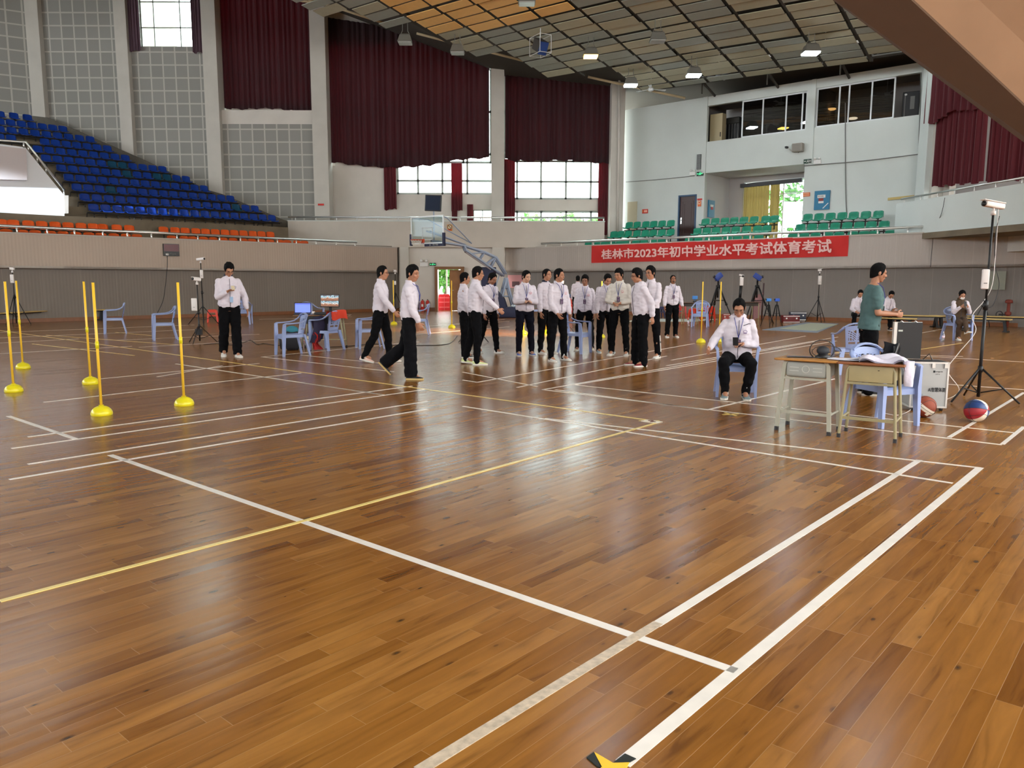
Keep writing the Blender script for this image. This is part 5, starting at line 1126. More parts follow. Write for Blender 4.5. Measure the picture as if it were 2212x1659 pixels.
# ---- tripods and light stands
white=mat('camera_white',srgb(228,222,220),.4)
def stand(x,y,h,spread,label,name='tripod_stand',az=0,r=.016,hub=None,style='light',loc=None):
    p=loc or G(x,y); t=thing(name,label,'tripod',p,az); hub=hub or spread*1.15
    if style=='light':
        m=M(); m.tube([(0,0,.06),(0,0,h*.55)],r,10); m.tube([(0,0,h*.5),(0,0,h)],r*.7,10); obj('pole',m,MT['black'],t,True)
        m=M(); m.tube([(0,0,h*.5),(0,0,h*.55)],r*1.5,10); m.tube([(r,0,h*.52),(r*3,0,h*.52)],r*.5,6); m.tube([(0,0,hub-.04),(0,0,hub+.04)],r*1.5,10); obj('collar',m,MT['black'],t,True)
        for k in range(3):
            a=2*PI*k/3; c,s=math.cos(a),math.sin(a); m=M(); m.tube([(r*1.3*c,r*1.3*s,hub),(spread*c,spread*s,.015)],r*.62,6); lg=obj('leg',m,MT['black'],t,True)
            m=M(); m.tube([(r*1.1*c,r*1.1*s,hub*.28),(spread*.58*c,spread*.58*s,hub*.44)],r*.4,5); obj('brace',m,MT['black'],lg,True)
    else:
        m=M(); m.tube([(0,0,h*.62),(0,0,h)],r*1.2,10); m.tube([(0,0,h*.86),(0,0,h*.92)],r*3,10); obj('centre_column',m,MT['black'],t,True)
        for k in range(3):
            a=2*PI*k/3; c,s=math.cos(a),math.sin(a); m=M(); m.tube([(.04*c,.04*s,h*.9),(spread*.5*c,spread*.5*s,h*.46)],r*1.15,7); m.tube([(spread*.48*c,spread*.48*s,h*.48),(spread*c,spread*s,.01)],r*.75,7); m.tube([(spread*.48*c,spread*.48*s,h*.5),(spread*.52*c,spread*.52*s,h*.44)],r*1.7,7); lg=obj('leg',m,MT['black'],t,True)
            m=M(); m.tube([(0,0,h*.55),(spread*.42*c,spread*.42*s,h*.56)],r*.5,5); obj('brace',m,MT['black'],lg,True)
    return t
def bullet(t,z,yaw,label,L=.26,dome=False):
    p=t.location+V((0,0,z)); q=thing('security_camera',label,'camera',p,yaw)
    m=M(); m.tube([(0,0,0),(0,0,.05)],.03,10); m.tube([(0,0,.05),(0,0,.09)],.014,8); obj('mount',m,white,q,True)
    m=M(); m.rbox((0,0,.125),(L,.075,.075),.02,R=Matrix.Rotation(.12,3,'Y')); obj('camera_body',m,white,q,40)
    m=M(); m.rbox((-L*.06,0,.168),(L*1.1,.088,.014),.006,R=Matrix.Rotation(.12,3,'Y')); obj('sun_shield',m,white,q,40)
    m=M(); m.tube([(-L/2-.012,0,.14),(-L/2+.01,0,.138)],.034,12); obj('lens',m,blk,q,True); return q
def router(t,z,yaw,label,sz=(.11,.04,.2),off=(0,0)):
    p=t.location+V((off[0],off[1],z)); q=thing('white_antenna_box',label,'antenna box',p,yaw); m=M(); m.rbox((0,0,sz[2]/2),sz,.015); obj('box_body',m,white,q,40); m=M(); m.box((0,sz[1]*.7,sz[2]*.5),(.03,sz[1]*.7,.05)); obj('clamp',m,blk,q); m=M(); m.box((0,-sz[1]*.52,sz[2]*.3),(.04,.002,.012)); obj('print_mark',m,gcab,q); return q
T1=stand(2112,867,2.36,.46,'tall black tripod stand at the right, nearest the camera',az=cR(200),r=.021,hub=.42)
bullet(T1,2.36,.25,'white bullet security camera on top of the near tripod',.30); router(T1,1.44,-.3,'white flat antenna box clamped to the near tripod pole',(.085,.045,.25),(-.05,-.03))
l1=T1.location
cable('hanging_wire','white cord hanging from the camera down the near tripod to the floor',[l1+V((.06,0,2.45)),l1+V((.07,0,1.9)),l1+V((.05,-.02,1.5)),l1+V((-.02,0,1.3)),l1+V((-.16,0,1.1)),l1+V((-.10,0,.9)),l1+V((-.30,0,.62)),l1+V((-.42,0,.40)),l1+V((-.25,0,.15)),l1+V((-.42,0,.02)),l1+V((-.6,.05,.012))],.005,white,'cable')
cable('hanging_wire','black cable loop near the top of the near tripod pole',[l1+V((.08,0,2.35)),l1+V((.05,0,2.1)),l1+V((.08,0,1.75)),l1+V((.15,0,1.5)),l1+V((.1,0,1.25)),l1+V((.02,0,1.2))],.005,blk,'cable')
T2=stand(432,742,1.40,.40,'black tripod stand with white camera left of the person with a phone',az=.5,r=.018,hub=.42); bullet(T2,1.40,.9,'white camera on top of the tripod stand left of the standing person',.2); router(T2,.78,0,'white antenna box on the nearer left tripod stand',(.13,.05,.30),(-.07,-.05))
m=M(); p=T2.location; m.box((p.x-.01,p.y,.28),(.14,.1,.14)); tag(obj('battery_pack',m,blk),'black battery pack strapped low on the nearer left tripod stand','battery')
T3=stand(440,702,2.05,.55,'taller black tripod stand behind the nearer left one',az=.9,r=.022,hub=.6); bullet(T3,2.05,PI-.3,'white bullet camera highest at the left, on the taller rear stand',.3); router(T3,1.55,.3,'white antenna box on the taller rear stand at left',(.1,.05,.28),(.03,-.04))
T4=stand(36,697,1.72,.42,'black tripod stand behind the leftmost yellow poles',az=.3,r=.02,hub=.95,loc=G(36,702)); bullet(T4,1.72,0,'small white camera on the stand at the far left',.16); router(T4,1.38,0,'white antenna box on the far left stand',(.12,.05,.28),(.0,-.04))
T5=stand(855,682,1.75,.45,'thin black stand behind the far yellow pole left of the exit door',az=.2,r=.02,hub=.9); bullet(T5,1.75,0,'small dark camera on the thin stand left of the exit door',.12); router(T5,1.3,0,'small white antenna box on the thin stand left of the exit door',(.08,.05,.16),(.0,-.04))
T6=stand(1022,742,1.3,.42,'black tripod stand hidden behind the walking people near the hoop',az=.52,r=.018,hub=.45); 
T7=stand(1212,722,1.34,.4,'black tripod stand hidden behind the standing group',az=.1,r=.016,hub=.5); bullet(T7,1.34,.8,'small white camera showing between the standing people',.13)
bluep=mat('blue_camera_case',srgb(36,66,150),.45); bluel=mat('bright_blue_case',srgb(50,130,210),.45)
def video(t,z,yaw,label,mt_,s=1.0,tilt=.3):
    p=t.location+V((0,0,z)); q=thing('video_camera',label,'camera',p,yaw); m=M(); m.tube([(0,0,0),(0,0,.06*s)],.03*s,8); m.tube([(0,0,.05*s),(-.12*s,0,.02*s)],.012*s,6); obj('pan_head',m,blk,q,True); m=M(); m.rbox((0,0,.15*s),(.26*s,.13*s,.16*s),.02*s,R=Matrix.Rotation(tilt,3,'Y')); obj('camera_body',m,mt_,q,40); m=M(); m.tube([(-.12*s,0,.13*s+.02),(-.17*s,0,.13*s+.03)],.045*s,10); obj('lens',m,blk,q,True); return q
T8=stand(1548,699,1.48,.62,'tall black video tripod behind the two near yellow poles',az=cR(95),r=.026,style='v'); video(T8,1.48,.3,'blue video camera on the left of the two tall tripods',bluep,1.15,-.7)
T9=stand(1632,699,1.48,.62,'tall black video tripod right of the beige table with a camera',az=cR(95),r=.026,style='v'); video(T9,1.48,PI-.3,'blue video camera on the right of the two tall tripods',bluep,1.15,-.6)
T11=stand(1765,697,1.78,.42,'black tripod stand alone in front of the right lower wall',az=.5,r=.02,hub=.82); router(T11,1.38,0,'white antenna box on the lone stand at the right lower wall',(.12,.05,.32),(0,-.04)); bullet(T11,1.78,2.6,'small camera on top of the lone stand at the right lower wall',.14)
T12=stand(1658,706,.80,.24,'small tripod with bright blue device, left of the two small ones',az=.5,r=.016,style='v'); video(T12,.80,.0,'bright blue device on the left small tripod',bluel,.62,0)
T13=stand(1676,706,.80,.24,'small tripod with blue device, right of the two small ones',az=.2,r=.016,style='v'); video(T13,.80,.2,'blue device on the right small tripod',mat('mid_blue_case',srgb(36,90,200),.45),.62,0)
T14=stand(2124,702,1.5,.36,'thin black tripod stand behind the near tripod, by the benches',az=.5,r=.018,hub=.8,loc=G(2124,706))
# ---- tables at the back with gear
def table(x,y,w,d,h,yaw,label,arch=True,legm=None):
    p=G(x,y); t=thing('folding_table',label,'table',p,yaw); m=M(); m.rbox((0,0,h-.015),(w,d,.03),.01); obj('tabletop',m,mat('dark_brown_top',srgb(86,62,46),.5),t,40)
    lm=legm or mat('olive_table_legs',srgb(176,170,132),.5)
    for sx in(-1,1):
        m=M(); x0=sx*(w/2-.06); m.tube([(x0,-d/2+.03,0),(x0,-d/2+.05,h-.12),(x0,-d/2+.12,h-.03),(x0,d/2-.12,h-.03),(x0,d/2-.05,h-.12),(x0,d/2-.03,0)],.016,6); obj('leg_frame',m,lm,t,True)
    m=M(); m.box((0,0,h-.09),(w-.16,d-.12,.1)); obj('drawer_box',m,mat('table_box',srgb(60,52,44),.6),t)
    return t
tb1=table(1490,700,.62,.42,.76,-.4,'olive legged table with a small blue device, behind the far white jacket'); q=G(1490,700)
p=thing('desk_camera','small bright blue device standing on the back left table','camera',q+V((.15,0,.76))); m=M(); m.rbox((0,0,.03),(.12,.1,.06),.01); obj('stand_base',m,blk,p); m=M(); m.rbox((0,0,.17),(.18,.08,.12),.015); m.tube([(0,0,.05),(0,0,.12)],.015,6); obj('device_body',m,bluel,p)
tb2=table(1612,702,.78,.5,.80,.25,'olive legged table under the thick black camera stand'); q=G(1607,702)
pp=thing('camera_pole','thick black pole stand with white box and camera on the back table','pole stand',q+V((-.18,0,.80))); m=M(); m.lathe((0,0,0),[(.12,0),(.12,.02),(.05,.05),(.045,.08)],14); obj('base',m,blk,pp,True); m=M(); m.tube([(0,0,.06),(.02,0,.55)],.05,8); obj('pole',m,MT['black'],pp,True); m=M(); m.rbox((.03,-.02,.70),(.12,.08,.30),.015); obj('white_box',m,white,pp,40); m=M(); m.rbox((.02,-.02,.90),(.16,.08,.06),.015,R=Matrix.Rotation(.2,3,'Y')); obj('camera_body',m,white,pp,40); m=M(); m.ell((.06,-.05,.87),.04,10,6); obj('lens',m,blk,pp,True)
# table with laptop and monitor (left)
tl=G(701,752); t=thing('folding_table','olive legged table carrying the laptop and the monitor','table',tl,cR(4)); h=.75; w=1.22
m=M(); m.rbox((-.02,.0,h-.012),(w,.5,.024),.008); obj('tabletop',m,mat('brown_table_top',srgb(120,88,60),.5),t,40); m=M(); m.box((-.12,0,h-.11),(w*.56,.42,.16)); obj('drawer_box',m,blk,t)
lm=mat('olive_table_legs_near',srgb(180,176,140),.5)
for sx,xx in ((-1,-.46),(1,.47)):
    for sy in(-1,1): m=M(); m.tube([(xx-sx*.08,sy*.19,h-.03),(xx,sy*.2,.03)],.016,7); lg=obj('leg',m,lm,t,True); m=M(); m.tube([(xx,sy*.2,0),(xx,sy*.2,.05)],.022,7); obj('rubber_foot',m,blk,lg)
m=M(); m.tube([(-.45,.19,.18),(.46,.19,.18)],.012,6); obj('stretcher',m,lm,t,True)
scr=mat('laptop_screen_lit',srgb(110,130,240),.3,emit=.75,ecol=srgb(112,132,250)); q=tl+V((-.47,-.02,h))
lp=thing('laptop','open laptop with a lit lavender blue screen on the left end of the table','laptop',q,cR(10)); m=M(); m.rbox((.0,0,.012),(.36,.25,.022),.006); obj('keyboard_base',m,blk,lp); Rl=Matrix.Rotation(-.25,3,'X'); m=M(); m.rbox(V((0,.12,.02))+Rl@V((0,0,.125)),(.37,.012,.25),.005,R=Rl); obj('screen_lid',m,blk,lp); m=M(); m.box(V((0,.112,.02))+Rl@V((0,0,.13)),(.335,.004,.205),R=Rl); so=obj('screen_image',m,scr,lp); m=M(); m.box(V((0,.1085,.02))+Rl@V((0,0,.215)),(.33,.002,.012),R=Rl); obj('title_bar',m,mat('screen_bar',srgb(90,100,200),.3,emit=.3,ecol=srgb(90,100,200)),lp)
# monitor with four camera pictures
ms=bpy.data.materials.new('monitor_picture'); ms.use_nodes=True; T_=NT(ms); tc=T_.n('TexCoord'); nz=T_.n('TexNoise'); nz.inputs['Scale'].default_value=22; nz.inputs['Detail'].default_value=3; T_.l(tc.outputs['Object'],nz.inputs['Vector'])
sp=T_.n('SeparateXYZ'); T_.l(tc.outputs['Object'],sp.inputs[0]); fz=T_.math('FRACT',T_.math('MULTIPLY',T_.math('ADD',sp.outputs[2],-.185),1/.125)); band=T_.math('ADD',fz,T_.math('MULTIPLY',T_.math('SUBTRACT',nz.outputs[0],.5),.9))
cr=T_.ramp(band,[(.0,(.25,.10,.05,1)),(.4,(.35,.16,.09,1)),(.52,(.9,.85,.8,1)),(.62,(.12,.14,.16,1)),(.78,(.45,.7,.8,1)),(.9,(.1,.1,.12,1))]); T_.l(cr,T_.b.inputs['Emission Color']); T_.b.inputs['Emission Strength'].default_value=1.0; T_.b.inputs['Base Color'].default_value=(.02,.02,.02,1)
q=tl+V((.13,.05,h)); mo=thing('monitor','black monitor showing four camera views on the table','monitor',q,cR(-6)); m=M(); m.box((.0,.05,.01),(.22,.16,.015)); m.box((0,.06,.09),(.06,.02,.17)); obj('stand',m,blk,mo); m=M(); m.rbox((0,.03,.31),(.44,.03,.29),.008,R=Matrix.Rotation(-.05,3,'X')); obj('housing',m,blk,mo,40); m=M(); m.box((0,.012,.31),(.405,.004,.255),R=Matrix.Rotation(-.05,3,'X')); obj('screen_image',m,ms,mo)
dv=thing('recorder_box','black recorder box with tiny blue lights on the right of the table','recorder',tl+V((.3,-.08,h)),0); m=M(); m.rbox((0,0,.04),(.4,.28,.06),.006); obj('box_body',m,blk,dv); m=M(); 
for k in range(5): m.box((.04+.03*k,-.142,.045),(.012,.004,.01))
obj('indicator_lights',m,mat('led_blue',(.3,.5,1,1),.4,emit=3,ecol=(.4,.6,1,1)),dv)
dv=thing('recorder_box','black device box between laptop and recorder','recorder',tl+V((-.02,-.08,h)),0); m=M(); m.rbox((0,0,.035),(.28,.26,.05),.006); obj('box_body',m,blk,dv); m=M(); m.rbox((-.17,-.05,.05),(.07,.06,.06),.02); obj('silver_connector',m,white,dv)
pw_=thing('power_box','small black power box on the floor under the laptop table','power box',G(670,733)); m=M(); m.rbox((0,0,.1),(.2,.14,.2),.01); obj('box_body',m,blk,pw_); m=M(); m.box((0,-.072,.12),(.14,.004,.08)); obj('display_face',m,mat('violet_display',srgb(110,110,170),.4),pw_)
# backpack
t=bag('backpack','black and teal backpack standing behind the chair left of the laptop table',G(632,756),(.38,.26,.5),mat('black_canvas',srgb(26,26,34),.7),.2,5); m=M(); m.ell((0,0,.44),(.14,.11,.09),14,8); obj('teal_top',m,mat('teal_canvas',srgb(50,130,150),.7),t,True)
m=M(); m.tube([(-.16,-.08,.4),(-.25,-.1,.25),(-.22,-.1,.05),(-.15,-.08,.02)],.016,6,flat=2); obj('shoulder_strap',m,blk,t,True)
# red and navy jacket over the chair
jc=CJ.location; Rj=Matrix.Rotation(CJ.rotation_euler.z,3,'Z')
def jr(u,v):
    # over the back: front panel, top fold, outer panel
    w_=.44; s=v*.9; x=(u-.5)*w_*(1+.1*math.sin(4*v))-.06
    if s<.12: y=.22-.05*(1-s/.12); z=.86-.10*(.12-s)/.12
    else: y=.34+.03*math.sin(7*u+4*v); z=.875-(s-.12)*1.0
    return jc+Rj@V((x+.02*math.sin(9*v),y,z+.02*math.sin(6*u)))
cloth('hanging_jacket','orange red part of the jacket draped over the chair by the laptop table','jacket',lambda u,v:jr(u,v*.36),14,12,mat('orange_red_cloth',srgb(208,62,36),.8),.012)
cloth('hanging_jacket','navy body of the jacket hanging beside the laptop table chair','jacket',lambda u,v:jc+V((-.30+.24*u+.05*math.sin(3*v),-.12+.04*math.sin(6*u+3*v),.66-.52*v+.10*u)),14,14,mat('navy_cloth',srgb(36,30,58),.85),.05)
cloth('hanging_jacket','dark red sleeve of the jacket touching the floor by the chair','jacket',lambda u,v:jc+V((-.16+.13*(u-.5)*(1.3-.5*math.sin(4*v))+.03*math.sin(8*v),-.20+.05*math.sin(PI*u),.36-.34*v)),12,12,mat('dark_red_cloth',srgb(172,34,34),.8),.06)
cloth('hanging_jacket','black middle fold of the jacket between orange and red parts','jacket',lambda u,v:jc+V((-.10+.14*u,-.06+.02*math.sin(6*u),.70-.30*v+.03*math.sin(3*u))),10,10,mat('black_cloth2',srgb(26,22,28),.85),.03)
# cables on the floor
fc=lambda *P_:[G(a,b,.008) for a,b in P_]
cable('floor_cable','thin black cable lying on the floor from the left stand to the laptop table',fc((440,744),(470,742),(505,745),(530,738),(542,735),(556,744),(570,742),(600,746),(640,746)),.008)
cable('floor_cable','thin black cable on the floor between the laptop table and the people near the hoop',fc((700,750),(745,748),(780,745),(800,742),(850,745),(920,746),(970,742),(988,725)),.008)
cable('hanging_wire','white cable on the floor from the silver case to the near tripod',fc((1900,890),(1935,897),(1960,890),(1972,880)),.005,white,'cable')
# ---- red and blue stools
def stool(x,y,mt_,label,n=1,yaw=0,loc=None,h=.45,top=None):
    p=loc or G(x,y); t=thing('plastic_stool',label,'stool',p,yaw)
    for k in range(n):
        z=.11*k; 
        m=M(); m.rbox((0,0,h-.012+z),(.27,.27,.03),.012); obj('seat',m,mt_,t,40)
        for sx in(-1,1):
            for sy in(-1,1): m=M(); m.loft([[V((sx*xx+a*w_,sy*xx+b*w_,zz+z)) for a,b in ((-1,-1),(1,-1),(1,1),(-1,1))] for xx,zz,w_ in ((.17,0,.02),(.125,h-.03,.035))]); obj('leg',m,mt_,t)
        m=M(); 
        for a in range(4):
            R=Matrix.Rotation(a*PI/2,3,'Z'); m.box(R@V((0,-.13,h-.06+z)),(.22,.012,.09),R=R); m.box(R@V((0,-.15,h-.22+z)),(.26,.012,.03),R=R)
        obj('apron',m,mt_,t)
    return t
rst=mat('red_stool_plastic',srgb(226,62,34),.35); rst2=mat('deep_red_stool',srgb(196,40,36),.35); bst=mat('blue_stool_plastic',srgb(30,100,160),.35)
stool(460,696,rst,'bright red plastic stool behind the left tripod stands',yaw=.3)
s_=stool(322,685,bst,'stack of blue plastic stools by the left wall bench',n=2,yaw=.2); m=M(); m.box((0,-.16,.3),(.16,.01,.05)); m.box((0,-.165,.12),(.16,.01,.05)); obj('red_edge',m,rst2,s_)
stool(1227,684,rst,'tall stack of red stools behind the standing group',n=4,yaw=.2); m=M(); p=G(1226,684); m.rbox((p.x,p.y,.86),(.4,.3,.16),.04); tag(obj('bundle_on_stools',m,mat('mixed_bundle',srgb(70,86,120),.7,var=.5,vscale=10)),'blue and yellow bundle on top of the tall red stool stack','bundle')
stool(1193,684,rst2,'stack of dark red stools left of the tall red stack',n=2,yaw=.5)
stool(1470,688,rst2,'dark red stool stack by the wall behind the far person with open mouth',n=2,yaw=.1); stool(1500,692,rst,'red stool under the back left table',n=1,yaw=.6); stool(1530,694,rst,'red stool stack behind the chair near the yellow poles',n=2,yaw=.4); stool(1424,686,mat('dark_blue_stool',srgb(40,44,90),.4),'dark blue stool left of the far person with open mouth',n=1,yaw=.2)
t=thing('folded_barrier','red plastic barrier stack standing in the open exit door','barrier',(WB.at(957,668).x,39.4,0)); m=M(); m.loft([[V((sx*a,sy*.15,z)) for sx,sy in ((-1,-1),(1,-1),(1,1),(-1,1))] for a,z in ((.34,0),(.28,.7),(.25,.8))]); obj('barrier_body',m,mat('barrier_red',srgb(228,48,60),.5),t); m=M(); 
for z in (.15,.4,.62): m.box((0,-.16,z),(.5,.02,.05))
m.box((0,-.165,.35),(.02,.02,.7)); obj('relief_bars',m,mat('barrier_pale',srgb(246,120,130),.5),t)
def extinguisher(x,y,label,loc=None):
    t=thing('fire_extinguisher',label,'fire extinguisher',loc or G(x,y)); m=M(); m.lathe((0,0,0),[(.07,0),(.085,.01),(.085,.42),(.06,.5),(.02,.53)],14); obj('cylinder',m,MT['red'],t,True); m=M(); m.box((0,0,.56),(.05,.1,.03)); m.tube([(0,.04,.55),(.1,.05,.45),(.1,.03,.15)],.012,6); obj('valve_and_hose',m,blk,t,True); m=M(); m.box((0,-.086,.28),(.09,.004,.12)); obj('label_plate',m,wht,t)
extinguisher(915,675,'red fire extinguisher by the far wall, left one',V((-4.35,38.1,0))); extinguisher(922,675,'red fire extinguisher by the far wall, nearer the exit door',V((-4.1,38.05,0)))
# ---- benches
bwd=mat('yellow_bench_wood',srgb(206,176,112),.5,var=.1,vscale=5)
def bench(a,b,label,h=.40,group='low wooden benches'):
    a,b=G(*a),G(*b); c=(a+b)/2; L=(b-a).length; yaw=math.atan2(b.y-a.y,b.x-a.x); t=thing('wooden_bench',label,'bench',c,yaw,group)
    m=M()
    for k in range(3): m.rbox((0,-.1+.1*k,h-.02),(L,.092,.035),.006)
    obj('seat_planks',m,bwd,t,40); m=M(); m.box((0,0,h-.055),(L-.1,.06,.035)); obj('under_rail',m,MT['black'],t)
    for sx in(-1,1): m=M(); x=sx*(L/2-.18); m.loft([[V((x+sx*dx+a_*.035,b_*.05,z)) for a_,b_ in ((-1,-1),(1,-1),(1,1),(-1,1))] for dx,z in ((.06,0),(0,h-.05))]); m.box((x+sx*.07,0,.02),(.12,.26,.04)); m.box((x,0,h-.06),(.12,.28,.04)); obj('leg',m,MT['black'],t)
    return t
bench((-60,706),(107,694),'low bench against the wall at the far left edge'); bench((213,692),(322,685),'low bench against the left wall, behind the leftmost chair')
bench((1918,705),(2034,708),'wooden bench at right, the rear one left of the masked person'); bench((1880,712),(1977,716),'wooden bench at right, the nearer one left of the masked person'); bench((2012,706),(2040,708),'short piece of bench behind the masked person')
bench((2088,707),(2240,712),'wooden bench at the right edge, rear one'); bench((2070,713),(2182,718),'wooden bench at the right, nearer one beside the near tripod')
# ---- mats, cases
def quad(pts,z,mt_,name,label,cat): m=M(); m.slab([G(*p) for p in pts],(0,0,z)); return tag(obj(name,m,mt_),label,cat)
gm=mat('pale_green_mat',srgb(168,172,150),.7,var=.04); bm_=mat('grey_blue_mat',srgb(126,136,148),.7)
quad([(1646,713),(1742,697),(1812,700),(1765,719)],.012,bm_,'floor_mat','grey blue border mat on the floor under the green mat','mat'); quad([(1684,711),(1750,699),(1808,702),(1763,716)],.022,gm,'floor_mat','pale green mat on the floor left of the person in teal','mat')
quad([(1345,695),(1400,689),(1550,690),(1500,695)],.012,mat('pale_blue_mat',srgb(186,196,190),.6),'floor_mat','pale mat on the floor behind the person with open mouth','mat')
def case(x,y,sz,mt_,label,yaw=0,name='equipment_box'):
    t=thing(name,label,'case',G(x,y),yaw); m=M(); m.rbox((0,0,sz[2]/2),sz,.02); obj('case_body',m,mt_,t,40); m=M()
    for z in (.03,sz[2]-.03): m.box((0,-sz[1]/2,z),(sz[0]*.98,.012,.02))
    for sx in(-.3,.3): m.box((sx*sz[0],-sz[1]/2,sz[2]*.6),(.05,.02,.05))
    obj('trim_and_latches',m,edge,t); return t
mred=mat('dark_red_case',srgb(110,24,30),.5)
case(1706,697,(.62,.3,.27),mred,'dark red equipment box on the floor, nearest of the red boxes',.05); case(1684,688,(.55,.3,.3),mred,'maroon box behind the two small tripods',.1); case(1722,692,(.60,.3,.32),mat('dark_blue_case',srgb(46,54,74),.5),'dark blue grey box behind the nearest red box',-.1)
case(1569,694,(.32,.12,.28),mat('faded_red_case',srgb(176,70,62),.5),'faded red box leaning beside the left tall tripod',.2)
t=bag('black_bag','flat black bag on the floor between the two tall tripods',G(1577,707),(.6,.4,.16),MT['black'],.2,9); 
c_=case(2042,690,(.62,.4,.24),mat('silver_case_far',srgb(196,198,194),.4,metal=.3),'long silver case on the floor behind the masked person',.02); c_.location.z=.22; case(2042,690,(.6,.4,.21),mat('silver_case_low',srgb(170,172,170),.4,metal=.3),'lower grey case under the long silver case',.02)
t=thing('rolled_pole','thin dark pole leaning against the wall behind the right tall tripod','pole',G(1645,690)); m=M(); m.tube([(0,0,0),(.06,.1,1.42)],.03,8); obj('pole_shaft',m,mat('dark_maroon',srgb(60,34,36),.6),t,True)
cloth('hanging_sheet','pink and white cloth hanging by the right tall tripod','cloth',lambda u,v:G(1640,695)+V((-.25+.35*u*(1-.3*v)+.12*v*0,.02*math.sin(8*u),.95-.9*v+.12*u)),10,10,mat('dusty_pink_cloth',srgb(150,110,112),.8),.02)
# small floor bottle things
def bottle(x,y,label,h=.24,loc=None):
    t=thing('water_bottle',label,'bottle',loc or G(x,y)); m=M(); m.lathe((0,0,0),[(.028,0),(.033,.01),(.033,h*.72),(.013,h*.88),(.013,h*.94)],12); obj('bottle_body',m,glass_mat('clear_plastic_'+str(x),(.85,.9,.95,1),.8),t,True); m=M(); m.lathe((0,0,0),[(.015,h*.93),(.015,h)],10); obj('cap',m,wht,t); m=M(); m.lathe((0,0,0),[(.034,h*.3),(.034,h*.6)],12); obj('label_band',m,mat('bottle_label',srgb(220,200,215),.5),t,True)
bottle(2037,737,'clear water bottle on the floor left of the masked person'); bottle(1487,706,'clear water bottle on the floor left of the chair by the yellow poles',.3)
# ---- basketball stand
bsm=mat('pale_blue_steel',srgb(158,172,196),.4); nav=mat('navy_padding',srgb(28,34,66),.6,bump=.2,bscale=8)
BL_,BR_=V((-3.97,31.5,0)),V((-2.63,30.35,0)); bc=(BL_+BR_)/2; bx=(BR_-BL_).normalized(); bn=V((-bx.y,bx.x,0)); bn=bn if bn.y<0 else -bn   # towards the court
H0,H1=2.90,3.97; mast=V((.02,32.3,0)); base_c=G(1112,686); 
t=thing('basketball_stand','portable basketball stand with glass backboard and navy padded base','basketball stand',(mast.x,mast.y,0)); O=V((mast.x,mast.y,0))
def ow(name,m,mt_,par=t,sm=False): m.v=[(p[0]-O.x,p[1]-O.y,p[2]) for p in m.v]; return obj(name,m,mt_,par,sm)
bd=bx*.9; m=M(); m.slab([bc-bd+V((0,0,H0)),bc+bd+V((0,0,H0)),bc+bd+V((0,0,H1)),bc-bd+V((0,0,H1))],bn*.012); bb_=ow('backboard',m,MT['board'])
m=M()
def brd_(a0,a1,z0,z1): m.slab([bc+bx*a0+V((0,0,z0)),bc+bx*a1+V((0,0,z0)),bc+bx*a1+V((0,0,z1)),bc+bx*a0+V((0,0,z1))],bn*.04)
brd_(-.92,-.87,H0,H1);brd_(.87,.92,H0,H1);brd_(-.92,.92,H1-.05,H1);brd_(-.92,.92,H0,H0+.05); ow('backboard_frame',m,MT['alu'],bb_)
m=M(); 
for a0,a1,z0,z1 in ((-.295,.295,H0+.6,H0+.63),(-.295,.295,H0+.15,H0+.18),(-.295,-.265,H0+.15,H0+.63),(.265,.295,H0+.15,H0+.63)): m.slab([bc+bn*.014+bx*a0+V((0,0,z0)),bc+bn*.014+bx*a1+V((0,0,z0)),bc+bn*.014+bx*a1+V((0,0,z1)),bc+bn*.014+bx*a0+V((0,0,z1))],bn*.003)
ow('target_square',m,mat('board_marking',srgb(190,198,200),.5),bb_)
m=M(); m.slab([bc+bx*.82+V((0,0,H0-.06)),bc+bx*.97+V((0,0,H0-.06)),bc+bx*.97+V((0,0,H0+.42)),bc+bx*.82+V((0,0,H0+.42))] if False else [bc+bx*.88-bn*.03+V((0,0,H0-.05)),bc+bx*.96-bn*.03+V((0,0,H0-.05)),bc+bx*.96-bn*.03+V((0,0,H0+.4)),bc+bx*.88-bn*.03+V((0,0,H0+.4))],bn*.1); ow('edge_padding',m,nav,bb_)
m=M(); m.slab([bc-bx*.96-bn*.03+V((0,0,H0-.05)),bc-bx*.89-bn*.03+V((0,0,H0-.05)),bc-bx*.89-bn*.03+V((0,0,H0+.4)),bc-bx*.96-bn*.03+V((0,0,H0+.4))],bn*.1); ow('edge_padding',m,nav,bb_)
m=M(); m.slab([bc-bx*.1-bn*.04+V((0,0,H0-.1)),bc+bx*.96-bn*.04+V((0,0,H0-.1)),bc+bx*.96-bn*.04+V((0,0,H0)),bc-bx*.1-bn*.04+V((0,0,H0))],bn*.12); lp_=ow('lower_padding',m,nav,bb_)
rc=bc+bn*.36-bx*.25+V((0,0,3.05)); m=M(); m.tube([rc+V((.225*math.cos(a),.225*math.sin(a),0)) for a in [i*2*PI/24 for i in range(25)]],.012,6); m.tube([rc-bn*.2,rc-bn*.36],.03,6); m.slab([rc-bn*.34-bx*.1+V((0,0,-.14)),rc-bn*.34+bx*.1+V((0,0,-.14)),rc-bn*.34+bx*.1+V((0,0,.04)),rc-bn*.34-bx*.1+V((0,0,.04))],bn*.02); hoop=ow('hoop',m,mat('hoop_orange',srgb(196,70,36),.4),t,True)
m=M()
for k in range(12):
    for s in(-1,1):
        m.tube([rc+V((.22*math.cos(k*PI/6),.22*math.sin(k*PI/6),-.01)),rc+V((.17*math.cos(k*PI/6+s*.26),.17*math.sin(k*PI/6+s*.26),-.12)),rc+V((.13*math.cos(k*PI/6),.13*math.sin(k*PI/6),-.22))],.006,4)
ow('net',m,mat('white_cord_net',srgb(220,214,204),.8),hoop)
